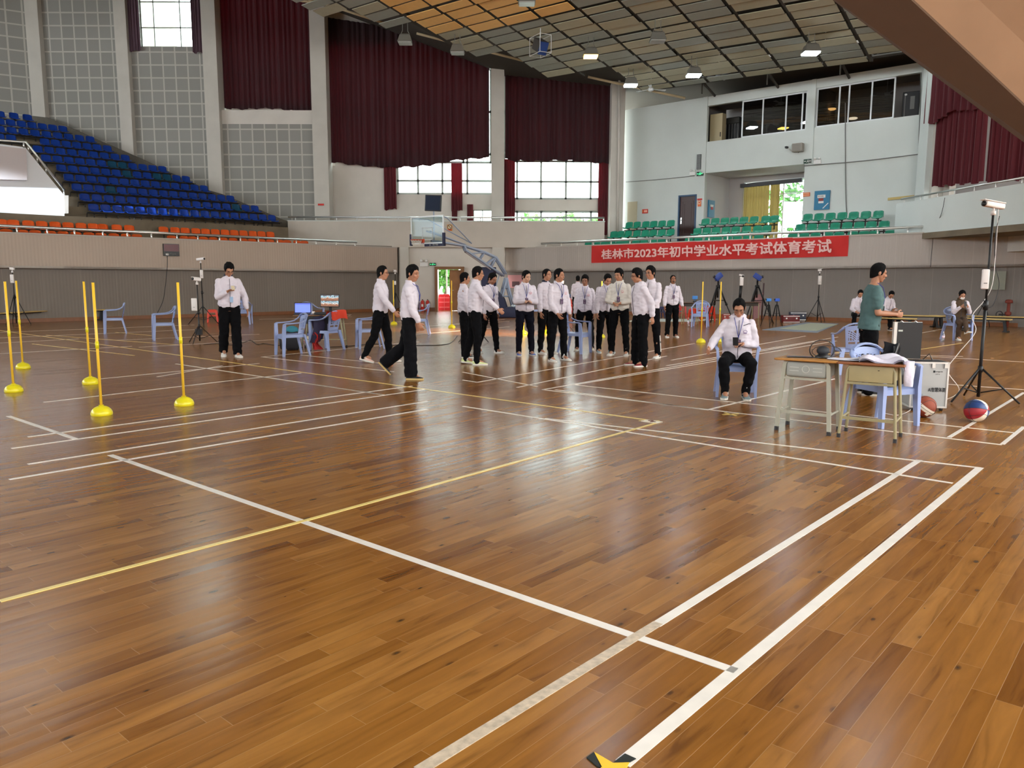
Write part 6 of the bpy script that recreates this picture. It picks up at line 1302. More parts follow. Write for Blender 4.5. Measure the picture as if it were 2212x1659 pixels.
# lattice arm from the mast head to the board
top=V((mast.x-.25,mast.y-.1,2.55)) ; head=V((mast.x+.0,mast.y,1.95)); knee=D(1083,556,32.1); bend=D(1002,531,31.6); tail=D(1092,590,32.4); low1=D(1005,536,31.6); att=bc-bn*.1+bx*.1+V((0,0,H0+.12))
side=V((.25,-.97,0))*.17
for nm,s in (('arm_truss',-1),('arm_truss',1)):
    m=M(); A=[att+side*s*.6,bend+side*s,D(1046,545,31.9)+side*s,D(1070,556,32.1)+side*s,D(1092,592,32.4)+side*s]; B=[low1+side*s+V((0,0,-.08)),D(1060,578,32.1)+side*s,D(1087,596,32.4)+side*s]
    m.tube(A,.045,6); m.tube([A[1]]+B,.045,6); 
    for p,q in ((A[2],B[0]*.45+B[1]*.55),(A[2],B[0]*.8+B[1]*.2),(A[3],B[1]),(A[3],B[0]*.2+B[1]*.8)): m.tube([p,q],.032,6)
    ow(nm,m,bsm,t,True)
m=M()
for f_ in (.2,.5,.8): p=bend.lerp(D(1070,556,32.1),f_); m.tube([p-side,p+side],.025,5)
ow('cross_bars',m,bsm)
m=M(); m.slab([low1+V((0,0,-.16))-side*1.2,D(1058,580,32.1)-side*1.2,D(1058,584,32.1)+side*1.2,low1+V((0,0,-.2))+side*1.2],V((0,0,.05))); ow('arm_underplate',m,mat('arm_brownish',srgb(142,132,134),.6),t)
m=M()
for s in(-1,1): m.tube([bc+bx*.85*s-bn*.03+V((0,0,H1-.06)),bc+bx*(.55*s)-bn*.55+V((0,0,H1-.08)),D(1019,526,31.7)+V((0,0,.0))],.022,6); m.tube([bc+bx*.1*s-bn*.03+V((0,0,H0+.5)),D(1006,529,31.6)],.03,6)
ow('backboard_struts',m,bsm,t,True)
hb=D(1093,600,32.5); m=M()
for s in(-1,1):
    m.tube([hb+side*s,D(1083,640,32.5)+side*s*1.2,D(1079,668,32.5)+side*s*1.4],.045,6); m.tube([hb+side*s,D(1098,625,32.5)+side*s,D(1110,668,32.6)+side*s*1.4],.045,6)
for y in (622,640,664): m.tube([D(1083,y,32.5),D(1092+(y-600)*.22,y,32.5)],.035,6)
m.tube([D(1064,645,32.2),D(1079,592,32.4)],.02,6); ow('mast_frame',m,bsm,t,True)
m=M(); a=D(1039,577,32.0); b=D(1066,577,32.0); lo=.35; m.slab([V((a.x,a.y,lo)),V((b.x,b.y,lo)),V((b.x,b.y,a.z)),V((a.x,a.y,a.z))],V((.1,.35,0))); m.slab([V((b.x,b.y,.35)),V((b.x+.55,b.y,.35)),V((b.x+.42,b.y,.75)),V((b.x,b.y,1.25))],V((.05,.35,0))); ow('front_padding',m,nav,t)
m=M(); m.rbox((mast.x-.15,mast.y-.1,.21),(1.75,1.1,.42),.05); pdk=ow('base_box',m,nav,t,40)
m=M(); m.rbox((mast.x-.95,mast.y-.3,.02+.18),(.5,.9,.36),.05); ow('base_front',m,nav,t,40)
m=M(); m.ell((mast.x+.28,mast.y-.2,.47),(.35,.25,.09),14,6); ow('clear_plastic_cover',m,mat('crumpled_plastic',srgb(200,210,220),.15,var=.3,vscale=14),t,True)
m=M(); c_=V((mast.x+.22,mast.y-.665,.22)); m.tube([c_+V((.09*math.cos(a),0,.09*math.sin(a))) for a in [i*PI/8 for i in range(17)]],.012,5); m.tube([c_+V((-.03,0,.05)),c_+V((.05,0,.05)),c_+V((-.02,0,-.05)),c_+V((.06,0,-.05))],.01,5); ow('round_logo',m,MT['pale'],pdk)
fb=flat_text('金陵',(.48,-.66,.22),.3,.14,t,MT['pale'],.0); 
fo=flat_text('JL 金陵',(0,0,0),.5,.075,t,MT['pale'],.01)
for v in fo.data.vertices: p=bc+bx*(.42+v.co.x)+bn*.085+V((0,0,H0-.05+v.co.z)); v.co=p-O
# tv above the hoop
q=bc-bn*.25+bx*.08; tv=thing('display_screen','dark tilted display screen on a pole above the backboard','screen',V((q.x,q.y,H1)),math.atan2(bx.y,bx.x)+.35); m=M(); m.tube([(0,.03,-.95),(0,.03,.35)],.025,8); obj('support_pole',m,bsm,tv,True); m=M(); m.rbox((0,0,.50),(.70,.08,.62),.02,R=Matrix.Rotation(.06,3,'Y')); obj('screen_housing',m,blk,tv,40); m=M(); m.box((0,-.043,.5),(.62,.006,.54),R=Matrix.Rotation(.06,3,'Y')); obj('screen_glass',m,mat('dark_blue_glass',srgb(24,36,58),.6,spec=.2),tv)
# ================================================================== PEOPLE
def bake(m,voxel,mats,name,parent=None,it=2,post=None,loc=None,rz=0):
    me=bpy.data.meshes.new('raw'); me.from_pydata(m.v,[],m.f); o=bpy.data.objects.new('raw',me); COL.objects.link(o)
    r=o.modifiers.new('r','REMESH'); r.mode='VOXEL'; r.voxel_size=voxel; r.use_smooth_shade=True
    if it: s=o.modifiers.new('s','SMOOTH'); s.iterations=it; s.factor=.5
    dg=bpy.context.evaluated_depsgraph_get(); bpy.context.view_layer.update(); e=bpy.data.meshes.new_from_object(o.evaluated_get(dg)); bpy.data.objects.remove(o)
    e.materials.clear(); e.materials.append(mats); e.polygons.foreach_set('use_smooth',[True]*len(e.polygons)); e.name=name
    if post:
        for v in e.vertices: v.co=post(v.co)
    q=bpy.data.objects.new(name,e); COL.objects.link(q)
    if parent: q.parent=parent
    if loc is not None: q.location=loc; q.rotation_euler=(0,0,rz)
    return q
def capsule(m,pts,rs,n=10):
    pts=[V(p) for p in pts]; m.tube(pts,rs,n)
    for p,r in zip(pts,rs): m.ell(p,r*.985,n,6)
def orient(lat,up):
    z=up.normalized(); x=(lat-z*lat.dot(z)).normalized(); y=z.cross(x); return Matrix((x,y,z)).transposed()
SK=[mat('skin_tan',srgb(176,124,96),.55,sss=.1),mat('skin_brown',srgb(150,102,78),.55,sss=.1),mat('skin_light',srgb(196,150,124),.55,sss=.1)]
HAIR=mat('black_hair',srgb(10,9,10),.8,spec=.15,bump=.8,bscale=70)
JK=mat('white_jacket_fabric',srgb(214,206,216),.85,bump=.55,bscale=9,var=.02); JC=mat('cream_jacket_fabric',srgb(214,208,200),.85,bump=.55,bscale=9); PT=mat('black_trouser_fabric',srgb(9,9,12),.95,spec=.15,bump=.5,bscale=8); PN=mat('navy_black_trouser',srgb(14,14,26),.9,spec=.15,bump=.4,bscale=8)
LAN=mat('blue_lanyard',srgb(40,56,140),.6); BDG=mat('purple_badge',srgb(60,34,72),.5); BDT=mat('badge_print',srgb(190,160,180),.5); NV=mat('navy_trim',srgb(24,26,52),.7); EYE=mat('dark_eye',srgb(22,16,14),.3); LIP=mat('lip',srgb(140,78,70),.5); SOLE=mat('white_sole',srgb(222,220,212),.6); SHW=mat('white_shoe',srgb(218,216,212),.6); GLS=mat('glasses_frame',srgb(40,36,40),.3,metal=.4); PHN=mat('phone_case',srgb(214,200,170),.4)
SOCK=mat('white_sock',srgb(206,202,198),.9); DKS=[]
def person(x,y,H,yaw,label,legs,arms,lean=0,twist=0,head=(0,0,0),outfit='jacket',jm=None,pm=None,flare=0,shoe=None,hair='short',glasses=False,badge=None,skin=0,voxel=.0085,seat=None,phone=None,mouth=0,trim=False,emblem=None,at=None,hang=0,extra=None,build=1.0,curl=(45,45)):
    k=H/1.72; S=SK[skin]; jm=jm or JK; pm=pm or PT; W=build
    R3=lambda ax,d:Matrix.Rotation(math.radians(d),3,ax)
    pel=V((0,0,.93)); TW_=R3('Z',twist)@R3('X',lean)    # lean forward = towards -Y
    up=lambda p:pel+TW_@(V(p)-pel)
    J={}
    for i,s in enumerate((-1,1)):
        a,b,c,fp=legs[i][:4]; inw=legs[i][4] if len(legs[i])>4 else 0; hip=V((s*.092,0,.90)); ar,br,cr_=map(math.radians,(a,b,c))
        td=V((s*math.sin(br),-math.sin(ar)*math.cos(br),-math.cos(ar)*math.cos(br))); kn=hip+td*.43; sd=V((s*math.sin(br)*.5-s*inw,-math.sin(ar-cr_),-math.cos(ar-cr_))).normalized(); an=kn+sd*.40
        J[s]=dict(hip=hip,kn=kn,an=an,fp=fp,td=td,sd=sd)
        a,b,e,r=arms[i]; ar,br,er,rr=map(math.radians,(a,b,e,r)); sh=V((s*.154*W,.0,1.365)); ud=V((s*math.sin(br),-math.sin(ar)*math.cos(br),-math.cos(ar)*math.cos(br))); el=sh+ud*.285
        fd=V((-s*math.sin(rr)*math.sin(ar+er)+s*math.sin(br)*.4*(1 if e<40 else .2),-math.cos(rr)*math.sin(ar+er),-math.cos(ar+er))).normalized(); wr=el+fd*.245
        J[s].update(sh=up(sh),el=up(el),wr=up(wr),fd=TW_@fd,ud=TW_@ud)
    low=min(J[s]['an'].z for s in(-1,1)); dz=(.078-low) if seat is None else (seat/k+.085-.90)
    D_=V((0,0,dz)); 
    for s in J:
        for q in ('hip','kn','an','sh','el','wr'): J[s][q]=J[s][q]+D_
    pel2=pel+D_; upp=lambda p:pel2+TW_@(V(p)-pel)
    sc_=lambda m:setattr(m,'v',[(a*k,b*k,c*k) for a,b,c in m.v])
    lat=TW_@V((1,0,0))
    # ---- body
    m=M()
    def spine(m,rows,n=18):
        rings=[]
        for z,rx,ry,yo in rows: rings.append([upp((rx*W*math.cos(t),yo+ry*math.sin(t),z)) for t in [i*2*PI/n for i in range(n)]])
        m.loft(rings)
    spine(m,[(.84,.13,.09,0),(.92,.15,.10,0),(1.03,.135,.09,0),(1.15,.15,.10,0),(1.28,.165,.105,0),(1.37,.155,.095,0),(1.42,.10,.075,.005),(1.46,.06,.06,.005)])
    for s in(-1,1):
        q=J[s]; capsule(m,[q['hip'],q['hip'].lerp(q['kn'],.5),q['kn']],[.082,.072,.052]); capsule(m,[q['kn'],q['kn'].lerp(q['an'],.35),q['an']],[.05,.052,.036]); capsule(m,[q['an'],q['an']+V((0,-.10,-.035))],[.036,.03])
        capsule(m,[q['sh'],q['sh'].lerp(q['el'],.5),q['el']],[.055,.046,.038]); capsule(m,[q['el'],q['el'].lerp(q['wr'],.3),q['wr']],[.038,.038,.025])
    hy,hp_,hr=head; HR=TW_@R3('Z',hy)@R3('X',hp_)@R3('Y',hr); nb=upp((0,.005,1.455)); hc=nb+TW_@V((0,-.012,.05))+HR@V((0,-.012,.105))
    hp=lambda p:hc+HR@V(p)
    capsule(m,[nb-TW_@V((0,0,.05)),nb+TW_@V((0,-.005,.04)),hp((0,.018,-.05))],[.058,.052,.052],12)
    m.ell(hp((0,.012,.022)),(.074,.092,.090),18,12,HR); m.ell(hp((0,-.022,-.035)),(.060,.066,.076),16,10,HR); m.ell(hp((0,-.048,-.088)),(.034,.034,.028),12,8,HR); m.ell(hp((0,-.06,.022)),(.056,.030,.030),12,8,HR)
    m.tube([hp((0,-.083,.012)),hp((0,-.100,-.022)),hp((0,-.094,-.034))],[.009,.013,.014],8); m.ell(hp((0,-.100,-.028)),(.016,.012,.010),8,6,HR)
    for s in(-1,1): m.ell(hp((s*.076,.012,-.008)),(.012,.020,.031),8,8,HR); m.ell(hp((s*.042,-.062,-.028)),(.022,.02,.022),8,6,HR)
    m.ell(hp((0,-.082,-.058)),(.026,.014,.012),8,6,HR)
    for i,s in enumerate((-1,1)):    # hands: palm, four fingers of unequal length and a thumb from its side
        q=J[s]; fd=q['fd']; n_=(lat*-s); n_=(n_-fd*n_.dot(fd)); 
        if abs(fd.dot(lat))>.5: n_=V((0,0,-1))-fd*fd.dot(V((0,0,-1))); 
        n_=n_.normalized(); w_=fd.cross(n_).normalized(); 
        if w_.y>0 and abs(fd.z)>.5: w_=-w_            # thumb side points forward
        if abs(fd.z)<=.5 and w_.z<0: w_=-w_
        P0=q['wr']; pc=P0+fd*.045; Rm=Matrix((w_,n_,fd)).transposed(); m.ell(pc,(.035,.016,.046),12,8,Rm); m.ell(pc+fd*.022,(.036,.013,.026),10,6,Rm)
        cu=math.radians(curl[i])
        for j,(o_,L) in enumerate(((.029,.060),(.0098,.067),(-.0098,.063),(-.029,.050))):
            p=P0+fd*.076+w_*o_; d=fd.copy(); pts=[p-fd*.02,p]; 
            for t_,seg in enumerate((.45,.32,.25)):
                a=cu*(.5+.5*t_); d=(fd*math.cos(a)+n_*math.sin(a)); p=p+d*L*seg*1.1; pts.append(p)
            m.tube(pts,[.0086,.0086,.008,.0074,.006],7); m.ell(pts[-1],.0066,6,4)
        tb=P0+fd*.022+w_*.03; pts=[tb,tb+fd*.022+w_*.024+n_*.006,tb+fd*.046+w_*.030+n_*.018,tb+fd*.064+w_*.022+n_*.026]; m.tube(pts,[.013,.0115,.0095,.007],7); m.ell(pts[-1],.007,6,4)
    sc_(m); loc=at if at is not None else G(x,y); b=bake(m,voxel*k,S,'person',None,1,None,loc,yaw_r(yaw)); tag(b,label,'person')
    # ---- trousers
    m=M(); n=18; zb=.86
    rings=[[pel2+V((rx*W*math.cos(t),ry*math.sin(t),z-.93)) for t in [i*2*PI/n for i in range(n)]] for z,rx,ry in ((.84,.13,.095),(.90,.165,.118),(.96,.162,.115),(1.01,.150,.105))]
    m.loft(rings); fl=flare
    for s in(-1,1):
        q=J[s]; h=q['hip']+V((0,0,.0)); ctd=q['td']; e0=q['an']+q['sd']*(.02 if flare<=.02 else .03)
        capsule(m,[h+V((0,0,.02)),h.lerp(q['kn'],.45),q['kn']],[.100,.092+fl*.3,.073+fl*.5],12); (capsule if flare<=.02 else (lambda m,p,r,n:m.tube(p,r,n)))(m,[q['kn'],q['kn'].lerp(e0,.4)+V((0,.008,0)),e0],[.073+fl*.5,.069+fl*.8,.053+fl],14)
    sc_(m); wr_=lambda c:c+V((noise.noise(V((c.x*11,c.y*11,c.z*16))/k+V((yaw,0,0)))*.016,noise.noise(V((c.x*11,c.y*11,c.z*16))/k+V((0,7,yaw)))*.016,0)); tr=bake(m,.0125*k,pm,'trousers',b,1,wr_)
    # ---- shoes
    for i,s in enumerate((-1,1)):
        q=J[s]; an=q['an']; fp=math.radians(q['fp']); to=math.radians(8*s); fw=V((math.sin(to)*math.cos(fp),-math.cos(to)*math.cos(fp),-math.sin(fp))); rt=V((math.cos(to),math.sin(to),0)); u_=rt.cross(fw)*-1; u_=u_ if u_.z>0 else -u_
        h0=an-u_*.078; rings=[];sr=[]
        for t_,wd,ht in ((-.075,.022,.05),(-.065,.034,.075),(-.03,.038,.088),(.02,.038,.085),(.07,.042,.062),(.12,.046,.048),(.16,.042,.038),(.19,.028,.028),(.198,.012,.018)):
            c=h0+fw*t_; rings.append([c+rt*(wd*math.cos(g))+u_*(.018+(ht-.018)*max(0,math.sin(g))**.7 if math.sin(g)>0 else .012) for g in [j*2*PI/14 for j in range(14)]])
            sr.append([c+rt*(wd+.004)*a_+u_*z_ for a_,z_ in ((-1,0),(1,0),(1,.024),(-1,.024))])
        sm=shoe if isinstance(shoe,(list,tuple)) else (shoe or SHW,SOLE)
        m=M(); m.loft(rings); m.tube([an+u_*-.01,an+V((0,0,.03))],.04,10) if not flare else None; sc_(m); so=obj('shoe',m,sm[0],b,True); m=M(); m.loft(sr); sc_(m); obj('sole',m,sm[1],so); m=M(); m.tube([an+V((0,-.01,-.03)),an-q['sd']*.02,an-q['sd']*.10],[.047,.045,.047],12); sc_(m); obj('sock',m,SOCK if sm[0] not in DKS else sm[0],b,True)
    # ---- top
    m=M(); sk=1.0
    if outfit in('jacket','hood'):
        spine(m,[(.895,.150,.112,0),(.915,.166,.125,0),(.96,.182,.138,0),(1.05,.178,.134,0),(1.17,.184,.134,0),(1.29,.180,.132,0),(1.36,.172,.118,0),(1.405,.142,.098,.003),(1.44,.100,.080,.006),(1.465,.076,.074,.008),(1.485,.068,.068,.008)])
        R_s=[.062,.062,.057,.057,.053,.047]
    elif outfit=='tee':
        spine(m,[(.86,.185,.140,0),(.95,.180,.136,0),(1.05,.166,.128,-.008),(1.17,.176,.130,0),(1.29,.180,.130,0),(1.36,.170,.114,0),(1.41,.135,.092,.003),(1.45,.072,.068,.008)])
    elif outfit=='vest':
        spine(m,[(.92,.172,.130,0),(1.05,.176,.132,0),(1.17,.182,.134,0),(1.29,.182,.134,0),(1.37,.160,.118,0),(1.42,.115,.095,.003),(1.46,.070,.072,.008)])
        R_s=[.064,.061,.056,.056,.052,.045]
    for s in(-1,1):
        q=J[s]
        if outfit=='tee': capsule(m,[q['sh']-q['ud']*.01,q['sh'].lerp(q['el'],.68)],[.063,.062],12)
        else:
            sl_=m if outfit!='vest' else (m2 if s>0 else M())
            if outfit=='vest' and s<0: m2=sl_
            capsule(sl_,[q['sh']-q['ud']*.01,q['sh'].lerp(q['el'],.5),q['el']],R_s[:3],12); w1=q['wr']-q['fd']*.012; capsule(sl_,[q['el'],q['el'].lerp(w1,.5),q['el'].lerp(w1,.88)],R_s[3:],12); sl_.tube([q['el'].lerp(w1,.86),q['el'].lerp(w1,.9),w1],[.043,.036,.035],12)
    if outfit=='hood': capsule(m,[upp((-.06,.075,1.44)),upp((0,.105,1.43)),upp((.06,.075,1.44))],[.045,.052,.045],10); capsule(m,[upp((-.07,.02,1.47)),upp((-.05,.06,1.475)),upp((.05,.06,1.475)),upp((.07,.02,1.47))],[.03]*4,8)
    sc_(m)
    def wj(c):
        p=c/k; a=noise.noise(p*8+V((yaw*.1,0,0)))*.013+noise.noise(V((p.x*14,p.y*14,p.z*26))+V((3,yaw,0)))*.009; return c+V((a,noise.noise(p*8+V((0,5,yaw)))*.013+noise.noise(V((p.x*15,p.y*15,p.z*28))+V((9,yaw,4)))*.009,0))
    tp=bake(m,.0105*k,jm,{'jacket':'jacket','hood':'hooded_jacket','tee':'shirt','vest':'vest'}[outfit],b,1,wj)
    if outfit=='vest': sc_(m2); bake(m2,.0105*k,JK,'shirt_sleeves',b,1,wj)
    fy=lambda z:{'tee':-.132,'vest':-.138}.get(outfit,-.141)+max(0,z-1.3)*.38
    def front(pts,r,mt_,nm,n=5,flat=1): m=M(); m.tube([upp(p) for p in pts],r,n,flat=flat); sc_(m); return obj(nm,m,mt_,b)
    if outfit!='tee':
        n=14; m=M(); rg=[]
        for z,rr,dy in ((1.462,.078,0),(1.50,.074,.004),(1.505,.066,.004),(1.468,.068,0)): rg.append([upp((rr*math.cos(t),.006+dy+rr*math.sin(t),z-.025*(math.sin(t)<-.6))) for t in [-PI/2+.28+i*(2*PI-.56)/n for i in range(n+1)]])
        m.loft(rg,closed=False,caps=False); sc_(m); obj('collar',m,NV if trim else jm,b,True)
        front([(0.004,fy(1.43)-.004,1.43),(0.003,fy(1.3)-.004,1.3),(0,fy(1.1)-.004,1.1),(0,-.142,.93)],.0045,mat_zip,'zip')
    if badge is not None:
        bz=1.13; bxo=badge
        for s in(-1,1): front([(s*.062,-.02,1.475),(s*.05,fy(1.42)-.012,1.42),(s*.022,fy(1.30)-.012,1.30),(bxo*.6,fy(1.2)-.012,bz+.07)],.0045,LAN,'lanyard')
        m=M(); c=upp((bxo,fy(1.1)-.020,bz)); m.box(c,(.062,.006,.098),R=TW_); sc_(m); bo_=obj('badge',m,BDG if outfit!='tee' else mat('clear_badge',srgb(90,110,116),.3),b); m=M()
        if outfit!='tee':
            for z_ in (.03,-.005,-.03): m.box(c+TW_@V((0,-.004,z_)),(.035,.002,.008),R=TW_)
            sc_(m); obj('badge_print',m,BDT,bo_)
    if emblem:
        m=M(); c=upp((.085,fy(1.28)-.0+.006,1.285)); m.tube([c+TW_@V((.026*math.cos(t),-.006,.016*math.sin(t))) for t in [i*PI/6 for i in range(13)]],.0028,4); m.box(c+TW_@V((0,-.006,-.024)),(.045,.004,.006),R=TW_); sc_(m); obj('chest_emblem',m,emblem,b)
    # ---- head details
    for s in(-1,1):
        m=M(); m.ell(hp((s*.029,-.0795,.004)),(.0115,.006,.0055 if not mouth else .005),8,6,HR); sc_(m); obj('eye',m,EYE,b,True)
        m=M(); m.tube([hp((s*.014,-.089,.022)),hp((s*.030,-.087,.027)),hp((s*.046,-.077,.022))],[.003,.0035,.002],5); sc_(m); obj('eyebrow',m,HAIR,b,True)
    m=M(); m.ell(hp((0,-.0935,-.060-mouth*.008)),(.019,.006,.0045+mouth*.014),10,6,HR); sc_(m); obj('mouth',m,LIP if not mouth else EYE,b,True)
    # hair shell
    m=M(); na,ne=32,12; L0={'short':-.030,'buzz':.0,'full':-.035,'bowl':-.03,'swept':-.03}[hair]; th={'short':.0065,'buzz':.002,'full':.012,'bowl':.009,'swept':.009}[hair]
    def hs(u,v,o):
        az=u*2*PI; fr=(1-math.cos(az))/2     # az=PI is the face side
        fx=math.sin(az); limz_back=-.075; limz_side=-.012; limz_front={'short':.082,'buzz':.088,'full':.066,'bowl':.052,'swept':.07}[hair]+.008*math.sin(az*5+yaw)
        c_=-math.cos(az)   # 1 front, -1 back
        if c_<0: lim=-.028-.060*(-c_)**.7
        elif c_<.42: lim=-.028
        else: q_=min(1,(c_-.42)/.24); q_=q_*q_*(3-2*q_); lim=-.028+(.060+.028)*q_ if c_<.66 else .060+(limz_front-.060)*(c_-.66)/.34
        ze=.024; edge_=1-v**5
        if lim<ze:
            s_=1-.4*min(1,(ze-lim)/.05)
            if v<=s_: el=PI/2*(1-v/s_)+.001; zz=None
            else: el=0; zz=ze-(ze-lim)*(v-s_)/(1-s_)
        else: el=PI/2-(PI/2-math.asin(min(.95,(lim-ze)/.0905)))*v; zz=None
        rr=1+(th*edge_*(.6+1.1*math.sin(max(el,0))+.3*max(0,c_))+(o if o<0 else .004))/.085; nz=noise.noise(V((az*2.2,el*3,yaw)))*.12*th/.02+noise.noise(V((az*8,el*10,H*9)))*.20*th/.02*edge_
        rr+=nz*(.8 if o>=0 else 0)
        ce=math.cos(el); z_=.024+.0905*rr*math.sin(el)
        if zz is not None: z_=zz; ce=1-.16*((ze-zz)/.1)**1.5
        return hp((.0765*rr*ce*math.sin(az),.012+.0945*rr*ce*math.cos(az),z_))
    m.grid(lambda u,v:hs(u,v,0),na,ne); m.grid(lambda u,v:hs(1-u,v,-.014),na,ne); 
    rim=[[hs(i/na,1,0) for i in range(na+1)],[hs(i/na,1,-.014) for i in range(na+1)]]; m.loft(rim,closed=False,caps=False)
    sc_(m); obj('hair',m,HAIR,b,True)
    if glasses:
        m=M()
        for s in(-1,1): m.tube([hp((s*.031+.021*math.cos(t),-.094,.002+.016*math.sin(t))) for t in [i*PI/6 for i in range(13)]],.0016,4); m.tube([hp((s*.052,-.092,.004)),hp((s*.078,-.02,.004)),hp((s*.079,.01,0))],.0016,4)
        m.tube([hp((-.010,-.095,.004)),hp((.010,-.095,.004))],.0016,4); sc_(m); obj('glasses',m,GLS,b)
    if extra: extra(b,J,upp,hp,HR,TW_,sc_,k)
    return b
mat_zip=mat('dark_zip',srgb(44,40,56),.5)
def yaw_r(d): return math.radians(d)
RED_E=mat('pink_emblem',srgb(214,130,140),.6); GREY_E=mat('grey_emblem',srgb(110,110,130),.6)
def phone_at(s,mt_=None,sz=(.072,.009,.145),tilt=-55,off=(0,-.02,.035)):
    def f(b,J,upp,hp,HR,TW_,sc_,k):
        q=J[s]; c=q['wr']+q['fd']*.085+TW_@V(off); m=M(); m.rbox(c,sz,.004,R=TW_@Matrix.Rotation(math.radians(tilt),3,'X')); sc_(m); o=obj('phone',m,mt_ or PHN,None); o.location=b.location; o.rotation_euler=b.rotation_euler; tag(o,PHL.pop(0),'phone')
    return f
PHL=['cream phone held at chest height by the standing person at left','dark phone held by the seated person in the white jacket','phone held up by the masked person in the brown vest']
W_=lambda a,b,c,fp=0:(a,b,c,fp)
ST=((0,3,2,0),(0,3,2,0)); HANG=((4,8,14,10),(4,8,14,10))
def P1x(b,J,upp,hp,HR,TW_,sc_,k):
    phone_at(-1,None,(.06,.009,.12),-60,(.03,-.03,.03))(b,J,upp,hp,HR,TW_,sc_,k)
    m=M(); m.box(upp((.02,-.165,1.06)),(.055,.012,.10)); sc_(m); obj('blue_card',m,mat('pale_blue_card',srgb(150,180,215),.5),b)
person(500,771,1.86,28,'person in white jacket and black trousers reading a phone, standing alone at left',((-8,1,16,18),(6,1,3,0)),((20,8,98,45),(-4,22,12,0)),4,0,(8,30,0),hair='full',glasses=True,badge=None,emblem=GREY_E,trim=True,flare=.025,curl=(55,30),extra=P1x,build=1.08)
person(824,783,1.78,82,'person with glasses walking right in white jacket, left of the one in wide trousers',((-12,2,16,12),(13,2,8,-2)),((30,6,14,5),(-18,8,14,5)),3,0,(0,2,0),glasses=True,flare=.0,shoe=(mat('pink_cream_shoe',srgb(226,190,176),.6),SOLE),curl=(60,50))
person(885,818,1.74,92,'person striding right in wide black trousers with one heel lifted, nearest of the walkers',((4,2,4,0),(-10,2,42,48)),((18,6,10,5),(4,8,10,0)),4,-8,(-18,6,0),hair='full',flare=.045,badge=0,pm=mat('dark_denim',srgb(13,13,17),.95,spec=.15,bump=.5,bscale=8),shoe=(mat('black_shoe',srgb(26,24,26),.6),mat('tan_sole',srgb(196,170,110),.6)),curl=(50,50))
person(1026,787,1.76,100,'person with glasses reaching one arm forward, yellow green shoes, back half turned',((5,3,8,0),(-6,3,10,8)),((42,12,10,-12),(2,6,12,0)),3,0,(-6,4,0),glasses=True,shoe=(mat('lime_shoe',srgb(214,222,160),.6),SOLE),badge=None,curl=(55,45))
person(1003,772,1.66,100,'person mostly hidden behind the one reaching an arm forward',((2,3,4,0),(4,3,4,0)),((6,6,14,5),(4,8,12,0)),0,0,(0,4,0),shoe=(mat('black_shoe2',srgb(30,28,30),.6),SOLE),flare=.02)
person(1056,763,1.69,42,'person looking down while walking beside the hoop base, dark collar and tilted badge',((-10,3,12,12),(11,3,5,-2)),((4,8,14,5),(0,8,14,10)),4,0,(10,26,0),badge=-.02,trim=True,emblem=GREY_E,skin=1)
nk=mat('blue_white_shoe',srgb(90,116,190),.5)
person(1133,768,1.71,12,'person with clasped hands and blue white shoes, leftmost of the front facing group',((2,3,3,0),(2,5,3,0)),((16,10,80,48),(16,10,80,48)),2,0,(28,14,0),badge=0,emblem=RED_E,pm=PN,shoe=(nk,SOLE),build=1.08,skin=2)
person(1178,764,1.75,40,'person in white jacket partly hidden behind the one with folded hands at the chair',((2,4,4,0),(2,4,4,0)),((2,8,12,5),(2,8,12,5)),0,0,(10,5,0),hair='buzz',trim=True)
person(1203,780,1.73,32,'person with a dark fringe standing left of the chair with papers, hands low in front',((3,5,4,0),(0,8,4,0)),((8,6,34,25),(8,10,26,25)),1,0,(28,4,0),badge=-.02,emblem=RED_E,build=1.02)
person(1247,698,1.67,178,'person far behind the group, seen from the back in a white jacket',ST,HANG,0,0,(0,0,0),hair='buzz')
person(1262,757,1.64,-8,'person standing behind the chair with papers, badge in front and arms hanging',((12,6,6,0),(-4,7,6,0)),((2,10,14,5),(2,10,14,5)),2,0,(-4,14,0),badge=0,emblem=RED_E,skin=1,hair='full',shoe=(mat('cream_shoe',srgb(220,214,190),.6),SOLE))
person(1306,762,1.67,8,'person half hidden looking down, left of the one in the cream jacket',((2,4,4,0),(2,4,4,0)),((4,9,16,5),(4,9,16,5)),3,0,(10,30,0),badge=0,hair='short',shoe=(mat('pale_blue_shoe',srgb(160,190,204),.6),SOLE))
person(1336,768,1.76,-20,'tallest looking person in a cream jacket with hands held at the waist and a badge',((4,5,10,0),(4,6,10,0)),((12,14,70,46),(12,14,70,46)),2,0,(-22,12,0),jm=JC,badge=.01,emblem=RED_E,hair='bowl',skin=0,build=1.06)
def p13x(b,J,upp,hp,HR,TW_,sc_,k):
    for s in(-1,1):
        q=J[s]
        for j in range(3):
            m=M(); o_=V((s*.068,-.015+.015*j,0)); m.tube([q['kn'].lerp(q['an'],.42)+o_,q['an']+o_*.92+V((0,0,.05))],.0045,4); sc_(m); obj('stripe',m,SOLE,b)
person(1381,790,1.73,-72,'man in hooded white jacket and red shoes with hands behind the back',((3,4,3,0),(1,4,3,0)),((-24,10,26,38),(-24,10,26,38)),5,0,(-6,8,0),outfit='hood',glasses=True,shoe=(mat('dark_red_shoe',srgb(126,24,34),.6),SOLE),hair='full',flare=.02,build=1.12,extra=p13x)
def p14x(b,J,upp,hp,HR,TW_,sc_,k):
    for s in(-1,1):
        q=J[s]
        for j in range(3): m=M(); o_=V((s*.070,-.01+.013*j,0)); m.tube([q['kn'].lerp(q['an'],.1)+o_,q['an']+o_*.9+V((0,0,.05))],.004,4); sc_(m); obj('stripe',m,SOLE,b)
